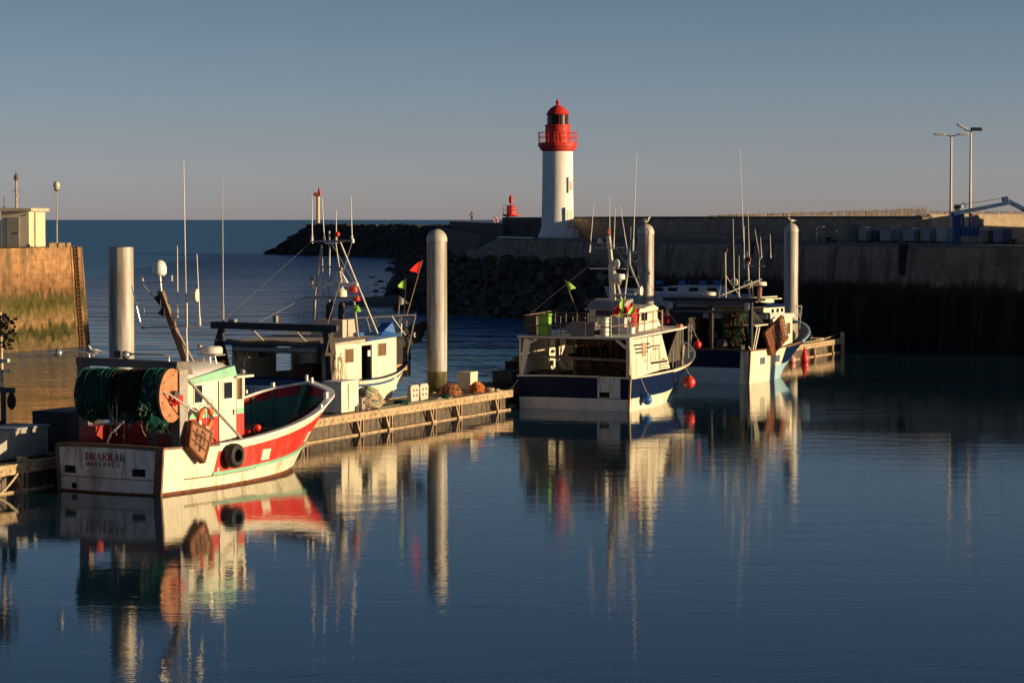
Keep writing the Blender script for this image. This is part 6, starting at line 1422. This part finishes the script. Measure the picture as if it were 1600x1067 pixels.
du = B(lambda mb: mb.prism_x([(4.6, 4.1), (8.9, 4.0), (8.9, 4.45), (4.6, 4.6)], -1.6, 1.7), 'upper_deck_house', cream, Dt, smooth=False)
B(lambda mb: mb.prism_x([(4.0, 4.5), (9.1, 4.42), (9.1, 4.56), (4.0, 4.85)], -1.75, 1.85), 'upper_roof', navy, du, smooth=False)
B(lambda mb: mb.box2((-1.2, 4.6, 4.7), (1.2, 8.3, 4.9)) or mb.tube((-1.0, 4.8, 4.95), (1.5, 8.0, 5.1), .04) or mb.tube((.2, 5.4, 4.95), (1.6, 8.6, 4.95), .04), 'roof_raft', cream, du, bevel=.05)
B(lambda mb: [mb.box2((1.7, y, 4.1), (1.72, y + .5, 4.35)) for y in (6.2, 7.2, 8.1)], 'window', glass, du)
B(lambda mb: mb.add([(1.1, 2.6, 4.85), (1.8, 4.2, 3.5), (.7, 4.2, 3.5), (1.25, 2.65, 4.85), (1.95, 4.25, 3.5), (.9, 4.3, 3.5)], [(0, 1, 2), (3, 4, 5), (0, 1, 4, 3), (1, 2, 5, 4), (0, 2, 5, 3)]) or mb.box2((1.2, 1.2, 3.45), (2.3, 4.2, 3.52)), 'spray_wing', cream, Dt, smooth=False)
B(lambda mb: mb.tube((2.25, .9, 2.0), (2.3, 1.6, 3.45), .045) or mb.tube((2.25, 1.3, 2.0), (2.35, 1.9, 3.4), .045) or mb.tube((2.35, -.2, 2.3), (2.2, .9, 1.95), .03), 'stay', cream, gd)
B(lambda mb: mb.tube((1.2, 5.2, 4.5), (1.25, 5.2, 5.75), .16), 'exhaust', mat('brown exhaust pipe', (.28, .12, .07), .6), Dt)
md = B(lambda mb: mb.tube((.95, 4.2, 4.8), (.75, 4.2, 8.0), .06) or mb.tube((.4, 1.2, 5.1), (.35, 1.2, 8.0), .05) or mb.tube((.35, 1.2, 6.6), (1.2, 1.6, 5.2), .035) or mb.tube((.35, 1.2, 7.7), (-.05, 1.2, 5.2), .02) or mb.tube((.0, 1.3, 5.3), (1.9, 3.6, 6.3), .05) or mb.tube((1.4, 3.6, 5.0), (1.1, 4.0, 6.2), .04) or mb.tube((.3, 4.2, 7.1), (1.9, 4.2, 7.1), .03), 'mast', mat('dull mast steel', (.4, .37, .33), .5, .2), Dt)
B(lambda mb: mb.torus((1.0, 1.0, 6.15), .2, .06, 'y', 16, 8) or mb.torus((.85, 4.0, 5.95), .22, .06, 'y', 16, 8), 'ring_lamp', cream, md)
radome(md, -.55, .8, 5.32, .42, .22, cream); radome(md, 1.45, 4.6, 5.85, .44, .26, cream)
B(lambda mb: mb.sphere((.85, 4.2, 7.5), .17) or mb.box((.35, 1.2, 8.1), (.25, .1, .2)), 'lamp', rusty, md)
for x, y, z0, z1, dx in ((.6, 4.2, 6.9, 14.4, -.35), (1.15, .6, 6.0, 10.05, -.1), (1.45, .6, 5.3, 7.8, 0), (.9, 4.2, 7.2, 10.6, -.1), (1.55, 4.2, 6.1, 7.7, 0), (1.6, 4.2, 7.5, 9.4, -.35), (2.3, 4.2, 7.6, 9.1, -.05), (1.7, 4.2, 7.6, 8.9, -.08), (1.3, 2.0, 7.6, 9.6, 0)): whip(md, x, y, z0, z1, .03, dx)
B(lambda mb: mb.path([(1.9, 9.8, 4.35), (2.0, 11.5, 4.4), (1.6, 12.9, 4.3), (1.2, 13.4, 4.1), (1.3, 13.3, 3.5)], .035, 6) or mb.path([(1.9, 9.8, 3.8), (2.0, 11.5, 3.85), (1.6, 12.9, 3.85)], .028, 6) or [mb.tube(a, b, .028, n=5) for a, b in (((1.9, 9.8, 4.35), (1.9, 9.8, 2.6)), ((2.0, 11.5, 4.4), (1.9, 11.5, 2.9)), ((1.6, 12.9, 4.3), (1.5, 12.9, 3.3)))], 'bow_rail', alu, Dt)
B(lambda mb: mb.box2((.4, 9.8, 1.6), (1.9, 11.2, 3.3)) , 'fore_cabin', mat('grey fore cabin', (.25, .23, .2), .7, .2), Dt, bevel=.04)
B(lambda mb: mb.lathe((1.6, 10.2, 1.7), [(.4, 0), (.45, .1), (.35, .3), (.4, .9), (.3, 1.2)], 14, lump=.1), 'gear_heap', dark, Dt)
ob, Lf, nr, Pq = otter_board('large rust brown slatted otter board on the side of the light blue boat', Dt, [(2.55, 2.2, 3.0), (2.6, 5.6, 3.95), (2.75, 6.2, 2.55), (2.65, 3.3, 1.6)], mat('rust brown board', (.15, .055, .03), .8, .3, 4), .14)
B(lambda mb: [mb.box(Lf(.9, .12 + .16 * k) + nr * .12, (.14, .14, .16)) for k in range(5)], 'notch', cream, ob)
B(lambda mb: [mb.bar(Lf(u, .05) + nr * .1, Lf(u, .95) + nr * .1, .06, .05) for u in (.35, .7)], 'rib', dkmetal, ob)
tangle('oilskin', 'red and white oilskin hanging under the black gantry roof', 2.3 - 3.15, 46.4 + .4, 3.6, (.18, .16, 1.0), 8, flwh, 8, 'clothing', .02, flred)
t = thing('buoy', 'red cone topped buoy on the water beside the light blue bow', 'buoy', (20.6, 180, .15), 0)
t.scale = (.8, .8, .8)
B(lambda mb: mb.lathe((0, 0, 0), [(.1, -.3), (.34, -.15), (.38, .1), (.34, .3), (.17, .7), (.06, 1.05), (.02, 1.1)], 18), 'float_body', redp, t)
B(lambda mb: mb.torus((0, 0, 1.14), .06, .015, 'x', 10, 5), 'ring', metal, t)
buoy('small pink buoy beside the red cone topped buoy at the light blue bow', (19.6, 179, .2), .28, mat('pink buoy', (.75, .3, .28), .4))
coil('rope_coil', 'pile of pale rope at the far pontoon end beyond the light blue bow', -1.6, 80.5, 1.02, .5, 6, ropem, 12)
rope('pale rope draped from the light blue bow to the far pontoon end', [lw_(Dt, .5, 14.3, 3.3), gw(-1.4, 70, 1.6), gw(-1.2, 83.5, 1.3)], .03, ropem, .15)

# ================================================================ boat E: white boat moored behind, boat F at the left edge
Et = thing('motor_boat', 'long low white boat moored in the shade in front of the quay', 'boat', (20.8, 222.5, 0), R(86))
hE = Hull([(0, 1.9, 2.0, 3.5), (.3, 2.0, 2.15, 3.45), (.6, 1.7, 2.1, 3.6), (.85, .8, 1.4, 3.9), (1, 0, 0, 4.2)], 11.5, 12.8, .1, 1.3)
B(lambda mb: hE.outer(mb, [-1, 0, .3, .66, .7, 1], lambda s, t, sd: 1 if t < .68 else 0) or hE.transom(mb, [-1, 0, .3, .68, 1], lambda k, t: 1 if t < .68 else 0), 'hull', [mat('blue white hull', (.42, .5, .58), .5, .06), mat('dark lower hull', (.03, .035, .045), .6)], Et, ang=40)
B(lambda mb: hE.deck(mb, lambda q: hE.v(q)[2] - .1), 'deck', white, Et)
ec = B(lambda mb: mb.prism_x([(1.5, 3.4), (9.5, 3.6), (8.8, 4.0), (6, 4.3), (2.2, 4.25)], -1.3, 1.3), 'cabin', mat('shaded white cabin', (.6, .62, .64), .5, .05), Et, smooth=False)
B(lambda mb: [mb.box2((s * 1.3 - .01, y, 3.8), (s * 1.3 + .01, y + .8, 4.1)) for s in (-1, 1) for y in (3.0, 4.6, 6.4, 7.6)], 'window', glass, ec)
B(lambda mb: [mb.box((0 + .4 * (k % 2), y, 4.5), (.5, .6, .35)) for k, y in enumerate((3, 4.2, 6, 8.0))] + [mb.tube((.5, 1.0 + 2.2 * k, 3.5), (.5, 1.0 + 2.2 * k, 4.7), .03, n=5) for k in range(5)], 'deck_gear', blue, Et)
B(lambda mb: mb.box2((-.7, 9.8, 3.7), (.7, 10.8, 4.0)), 'hatch', white, Et)
Ft = thing('fishing_boat', 'dark stern and mast of a boat mostly cut off by the left edge', 'fishing boat', gw(-5.2, -18.8), -ANG + R(180))
hF = Hull([(0, 1.8, 1.9, 1.5), (.4, 1.9, 2.0, 1.45), (.75, 1.3, 1.8, 1.8), (1, 0, 0, 2.4)], 8, 9, .1, 1.3)
B(lambda mb: hF.outer(mb, [-1, 0, .5, .9, 1], lambda s, t, sd: 0) or hF.transom(mb, [-1, 0, .5, 1], lambda k, t: 0), 'hull', mat('dark blue grey hull', (.05, .06, .08), .6), Ft, ang=40)
B(lambda mb: hF.deck(mb, lambda q: 1.0), 'deck', deckm, Ft)
# left edge boat gear
B(lambda mb: mb.bar((-2.0, .3, 3.4), (1.9, .3, 3.45), .22, .2) or mb.bar((-1.5, .3, 1.0), (-1.5, .3, 3.4), .16, .16) or mb.bar((1.4, .3, 1.0), (1.4, .3, 3.4), .16, .16), 'gantry', dkmetal, Ft, bevel=.02)
fm = B(lambda mb: mb.tube((-1.45, .3, 3.4), (-1.4, .3, 6.4), .07, .05), 'mast', mat('cream and rust mast', (.6, .42, .28), .5, .3), Ft)
B(lambda mb: mb.box((-1.62, .3, 4.55), (.3, .16, .12)) or mb.box((-1.68, .3, 4.15), (.3, .12, .1)), 'fitting', cream, fm)
B(lambda mb: mb.lathe((-1.85, .25, 2.65), [(.05, 0), (.16, .15), (.18, .4), (.1, .6), (.02, .68)], 12, lump=.1), 'hanging_block', black, Ft)
B(lambda mb: mb.lathe((-1.2, .6, 1.0), [(.5, 0), (.6, .3), (.5, .8), (.3, 1.2), (.05, 1.35)], 14, lump=.15), 'gear_heap', mat('dark gear heap', (.07, .06, .055), .9, .4, 5), Ft)
p_ = lw_(Ft, -1.35, .3, 5.0)
rs = random.Random(21); mb = MB()
for k in range(170):
    c_ = Vector((rs.gauss(0, .26), rs.gauss(0, .26), rs.uniform(0, 1.35))); a_ = Matrix.Rotation(rs.uniform(0, 6.3), 3, 'Z') @ Matrix.Rotation(rs.uniform(-1, 1), 3, 'X')
    mb.box(c_, (.16, .02, .1), 0, 0, a_)
mb.tube((0, 0, 0), (0, 0, 1.3), .05); 
tag(mb.build('pennant_bundle', mat('dark ragged cloth', (.02, .018, .016), .9, .4), loc=p_), 'dark ragged bundle of pennants on the mast at the left edge', 'flags')

# ---------------------------------------------------------------- things on the quay
def P2(px, D, z): return ((px - 800) / 4000 * D, D, z)
# (working positions measured along the quay in metres)
bl = [(1.6, 1.25, 'tall rounded grey net bale, leftmost of the row on the quay', 35 * 0 + 30.3, 228.5, 'bale'),]
def tub(lab, x, y, d, m, lid=False, rz=qa):
    t = thing('fish_tub', lab, 'tub', (x, y, QZ), rz, 'big tubs standing along the quay')
    B(lambda mb: mb.box((0, 0, d[2] / 2 + .1), (d[0], d[1], d[2]), taper=1.06), 'body', m, t, bevel=.05)
    B(lambda mb: mb.box((0, 0, d[2] + .08), (d[0] * 1.1, d[1] * 1.1, .09)), 'rim', m, t, bevel=.02)
    B(lambda mb: [mb.box((k * d[0] * .35, 0, .06), (.14, d[1] * .9, .12)) for k in (-1, 0, 1)], 'foot', mat('dark plastic foot', (.03, .035, .05), .7), t)
    return t
gt = mat('blue grey tub plastic', (.24, .27, .28), .6, .12, 2)
bale = thing('net_bale', 'tall rounded grey net bale, leftmost in the row on the quay', 'net bale', (30.5, 228.2, QZ), qa)
B(lambda mb: mb.lathe((0, 0, 0), [(.75, 0), (.85, .3), (.85, 1.0), (.7, 1.35), (.3, 1.55), (.05, 1.6)], 18, lump=.06), 'bale_body', mat('grey bale net', (.18, .17, .16), .95, .3, 5), bale)
tub('grey blue tub with blue base beside the rounded bale', 31.4, 226.8, (1.15, 1.0, 1.2), gt)
tub('low dark tub half hidden between the paler tubs', 32.3, 226.4, (1.0, 1.0, .9), mat('dark tub', (.05, .07, .09), .7))
tub('wide grey tub with an orange bundle on top', 33.1, 224.2, (1.5, 1.1, 1.0), gt)
tub('wide grey tub with a small pale board on top', 34.9, 222.6, (1.55, 1.1, 1.05), gt)
tub('grey tub nearest the sunlit wall corner', 36.1, 221.2, (1.3, 1.1, 1.1), gt)
tub('pale edged tub just left of the blue crane', 37.2, 219.4, (1.3, 1.1, 1.1), mat('paler tub', (.32, .35, .38), .6))
tub('small tub to the right of the blue crane cab', 40.1, 215.5, (.9, .9, .95), mat('rust grey tub', (.2, .17, .17), .7))
tub('violet grey tub at the right end of the row', 41.0, 214.2, (1.2, 1.0, 1.05), mat('violet tub', (.2, .2, .27), .6))
o = MB().sphere((0, 0, .15), .45, 12, sc=(1, .8, .5)).lathe((.3, 0, .1), [(.3, 0), (.2, .3), (.05, .4)], 10, lump=.3).build('bundle', mat('orange pink tarpaulin', (.7, .35, .22), .8), loc=(33.5, 224.2, QZ + 1.13)); tag(o, 'crumpled orange bundle lying on a wide grey tub', 'bundle')
o = MB().box((0, 0, .05), (.6, .3, .1)).build('board', white, loc=(35.0, 222.5, QZ + 1.18)); tag(o, 'small pale board lying on a grey tub', 'board')
t = thing('pipe_stand', 'thin pale bent pipe stand on the quay left of the tubs', 'pipe stand', (27.2, 228.5, QZ), qa)
B(lambda mb: mb.path([(0, 0, 0), (0, 0, 1.28), (.05, 0, 1.33), (1.1, 0, 1.35)], .035, 6), 'pipe', cream, t)
B(lambda mb: mb.box((-.06, 0, .6), (.14, .1, .3)), 'box', cream, t)
t = thing('wall_sign', 'small pale blue notice on the shaded parapet', 'sign', (qline(29.3, 11.45)[0], qline(29.3, 11.45)[1], QZ + .95), qa)
B(lambda mb: mb.box((0, 0, 0), (.42, .06, .32)), 'board', mat('pale blue sign', (.45, .5, .58), .5), t); B(lambda mb: mb.box((0, -.035, 0), (.03, .01, .3)), 'fold', dkmetal, t)
for lab, px, D in (('black bollard on the quay below the pale blue notice', 1294, 224), ('black bollard at the right end of the quay', 1583, 203)):
    x, y, z = P2(px, D, QZ); t = thing('bollard', lab, 'bollard', (x, y, QZ), 0)
    B(lambda mb: mb.lathe((0, 0, 0), [(.28, 0), (.18, .08), (.14, .25), (.22, .32), (.24, .42), (.1, .46)], 14), 'post', black, t)
    B(lambda mb: mb.box((.12, 0, .36), (.45, .2, .14)), 'arm', black, t)
t = thing('bollard', 'low black bollard at the foot of the bent pipe stand', 'bollard', (28.2, 224.6, QZ), 0)
B(lambda mb: mb.lathe((0, 0, 0), [(.3, 0), (.3, .1), (.2, .14), (.2, .2), (.05, .22)], 14), 'post', black, t)
# floodlight columns
for lab, x, y, h, arms in (('left slim lamp column behind the blue crane, slightly shorter', 38.25, 223.5, 9.25, (-1, .95)), ('right slim lamp column, slightly taller with a dark lamp head', 40.0, 223.8, 9.7, (-.75, .3))):
    t = thing('lamp_column', lab, 'lamp column', (x, y, QZ), 0, 'twin lamp columns on the quay')
    B(lambda mb: mb.lathe((0, 0, 0), [(.2, 0), (.2, .5), (.14, .6), (.08, h)], 12), 'post', mat('lamp column paint', (.5, .46, .42), .5, .1), t)
    for a in arms:
        ah = B(lambda mb: mb.bar((0, 0, h - .02), (a * .7, -.1, h + (.1 if arms[1] > .5 else .05)), .08), 'arm', metal, t)
        up_ = .35 if (a == -.75) else 0
        mh = black if a == .3 else mat('lamp head', (.5, .48, .44), .5)
        B(lambda mb: mb.box((a * 1.05 + (.15 if a == .3 else 0), -.12, h + .14 + up_ * .6), (.95, .4, .18 if a != .3 else .3), 0, M=Matrix.Rotation(up_ * 1.4, 3, 'Y')), 'lamp_head', mh, ah, bevel=.04)
# blue crane
t = thing('quay_crane', 'blue quayside crane with folded boom and small cab', 'crane', (36.15, 209.0, QZ), 0)
B(lambda mb: mb.box((.1, 0, 1.25), (.62, .7, 2.5)) or mb.box((.1, 0, .12), (.9, .9, .24)) or mb.box((.15, 0, 2.45), (.95, .6, .4)), 'column', craneblue, t, bevel=.04)
cb_ = B(lambda mb: mb.box((1.15, -.1, 1.0), (1.45, .9, .75)) or mb.box((.62, -.1, 1.9), (.09, .9, 1.1)) or mb.box((1.1, -.1, 1.75), (.07, .8, .9)) or mb.box((1.85, -.1, 1.4), (.08, .9, .3)), 'cab', craneblue, t, bevel=.03)
B(lambda mb: mb.box((.85, -.35, 1.75), (.4, .04, .7)), 'window', mat('milky cab window', (.45, .45, .4), .3), cb_)
B(lambda mb: mb.box((1.0, 0, 1.5), (.5, .3, .3)) or mb.box((.75, -.1, 1.5), (.3, .3, .5)), 'seat', black, cb_)
bm_ = B(lambda mb: mb.bar((.3, 0, 2.55), (4.15, .1, 3.3), .34, .3) or mb.box((4.1, .1, 3.5), (.5, .34, .7), M=Matrix.Rotation(-.2, 3, 'Y')) or mb.bar((4.0, .1, 3.62), (6.6, .2, 2.35), .3, .36) or mb.bar((6.2, .2, 2.5), (9.5, .3, .8), .24, .26), 'boom', craneblue, t, bevel=.03)
B(lambda mb: mb.tube((.2, .2, 3.15), (4.0, .25, 3.75), .02, n=5) or mb.path([(.4, .1, 2.9), (.5, .1, 3.25), (.75, .1, 3.35), (.9, .1, 3.2), (.8, .1, 2.95)], .035, 6), 'cable', black, bm_)
B(lambda mb: mb.box((.15, 0, 2.95), (.4, .35, .55)) or mb.sphere((-.05, 0, 3.0), .1), 'hoist', dkmetal, t, bevel=.03)
B(lambda mb: mb.sphere((.45, -.2, 3.05), .12) , 'lamp', cream, t)
B(lambda mb: mb.box((1.25, .2, .35), (.06, .06, .7)) or mb.tube((1.7, -.1, 0), (1.7, -.1, .7), .04), 'leg', craneblue, t)
o = MB().add([(0, 0, 0), (1.0, .1, -.15), (.55, .1, .95), (0.05, 0, 1.0), (0, .5, 0), (1.0, .6, -.15), (.55, .6, .95), (.05, .5, 1.0)], [(0, 1, 2, 3), (4, 5, 6, 7), (0, 1, 5, 4), (1, 2, 6, 5), (2, 3, 7, 6), (3, 0, 4, 7)]).build('tarpaulin', mat('mauve tarpaulin', (.4, .25, .27), .8, .2), smooth=False, loc=(38.1, 212.5, QZ + 1.5))
tag(o, 'mauve tarpaulin hanging behind the crane cab', 'tarpaulin')

# person on the jetty
def person(lab, loc, rz):
    t = thing('person', lab, 'person', loc, rz)
    J = {'pel': (0, 0, .95), 'wa': (0, 0, 1.12), 'ch': (0, .01, 1.35), 'nk': (0, .01, 1.5), 'hd': (0, -.01, 1.6), 'tp': (0, -.01, 1.74),
         'lh': (-.1, 0, .9), 'lk': (-.11, -.03, .5), 'la': (-.11, .02, .09), 'lt': (-.12, -.14, .04), 'rh': (.1, 0, .9), 'rk': (.1, .02, .5), 'ra': (.1, .05, .09), 'rt': (.11, -.11, .04),
         'ls': (-.2, .01, 1.42), 'le': (-.27, .03, 1.15), 'lw': (-.17, -.14, 1.0), 'rs': (.2, .01, 1.42), 're': (.27, -.02, 1.17), 'rw': (.12, -.2, 1.4)}
    rad = {'pel': .15, 'wa': .13, 'ch': .17, 'nk': .06, 'hd': .095, 'tp': .07, 'lh': .1, 'lk': .065, 'la': .045, 'lt': .035, 'rh': .1, 'rk': .065, 'ra': .045, 'rt': .035, 'ls': .075, 'le': .05, 'lw': .035, 'rs': .075, 're': .05, 'rw': .035}
    E_ = [('pel', 'wa'), ('wa', 'ch'), ('ch', 'nk'), ('nk', 'hd'), ('hd', 'tp'), ('pel', 'lh'), ('lh', 'lk'), ('lk', 'la'), ('la', 'lt'), ('pel', 'rh'), ('rh', 'rk'), ('rk', 'ra'), ('ra', 'rt'), ('ch', 'ls'), ('ls', 'le'), ('le', 'lw'), ('ch', 'rs'), ('rs', 're'), ('re', 'rw')]
    ks = list(J)
    def skin(name, keys, edges, grow, m, root, J2=None):
        kk = [k for k in ks if k in keys]; me = bpy.data.meshes.new(name); me.from_pydata([J[k] for k in kk], [(kk.index(a), kk.index(b)) for a, b in edges], [])
        o = bpy.data.objects.new(name, me); C.objects.link(o); o.parent = t
        md_ = o.modifiers.new('skin', 'SKIN'); 
        for i, k in enumerate(kk):
            sv = me.skin_vertices[0].data[i]; sv.radius = (rad[k] * grow, rad[k] * grow * (.8 if k in ('ch', 'wa', 'pel') else 1)); sv.use_root = (k == root)
        s_ = o.modifiers.new('sub', 'SUBSURF'); s_.levels = 1; s_.render_levels = 1; me.materials.append(m); return o
    skin('body', ks, E_, 1.0, mat('skin', (.5, .28, .2), .6, .05), 'pel')
    up_k = ['wa', 'ch', 'nk', 'ls', 'le', 'lw', 'rs', 're', 'rw', 'pel']
    skin('jacket', up_k, [e for e in E_ if e[0] in up_k and e[1] in up_k], 1.14, mat('dark brown jacket', (.05, .025, .018), .9), 'ch')
    lo_k = ['pel', 'lh', 'lk', 'la', 'rh', 'rk', 'ra']
    skin('trousers', lo_k, [e for e in E_ if e[0] in lo_k and e[1] in lo_k], 1.15, mat('dark blue trousers', (.02, .03, .06), .9), 'pel')
    B(lambda mb: mb.sphere((0, .02, 1.68), .125, 12, sc=(1, 1.05, 1)) or mb.sphere((0, .07, 1.6), .1, 10), 'hair', mat('dark hair', (.03, .018, .012), .9), t)
    B(lambda mb: mb.box((0, -.115, 1.22), (.16, .02, .34)), 'shirt', mat('pale shirt', (.45, .4, .35), .8), t, bevel=.01)
person('person in a dark jacket and blue trousers standing on the jetty parapet', (-6.8, 433, 9.56), R(20))
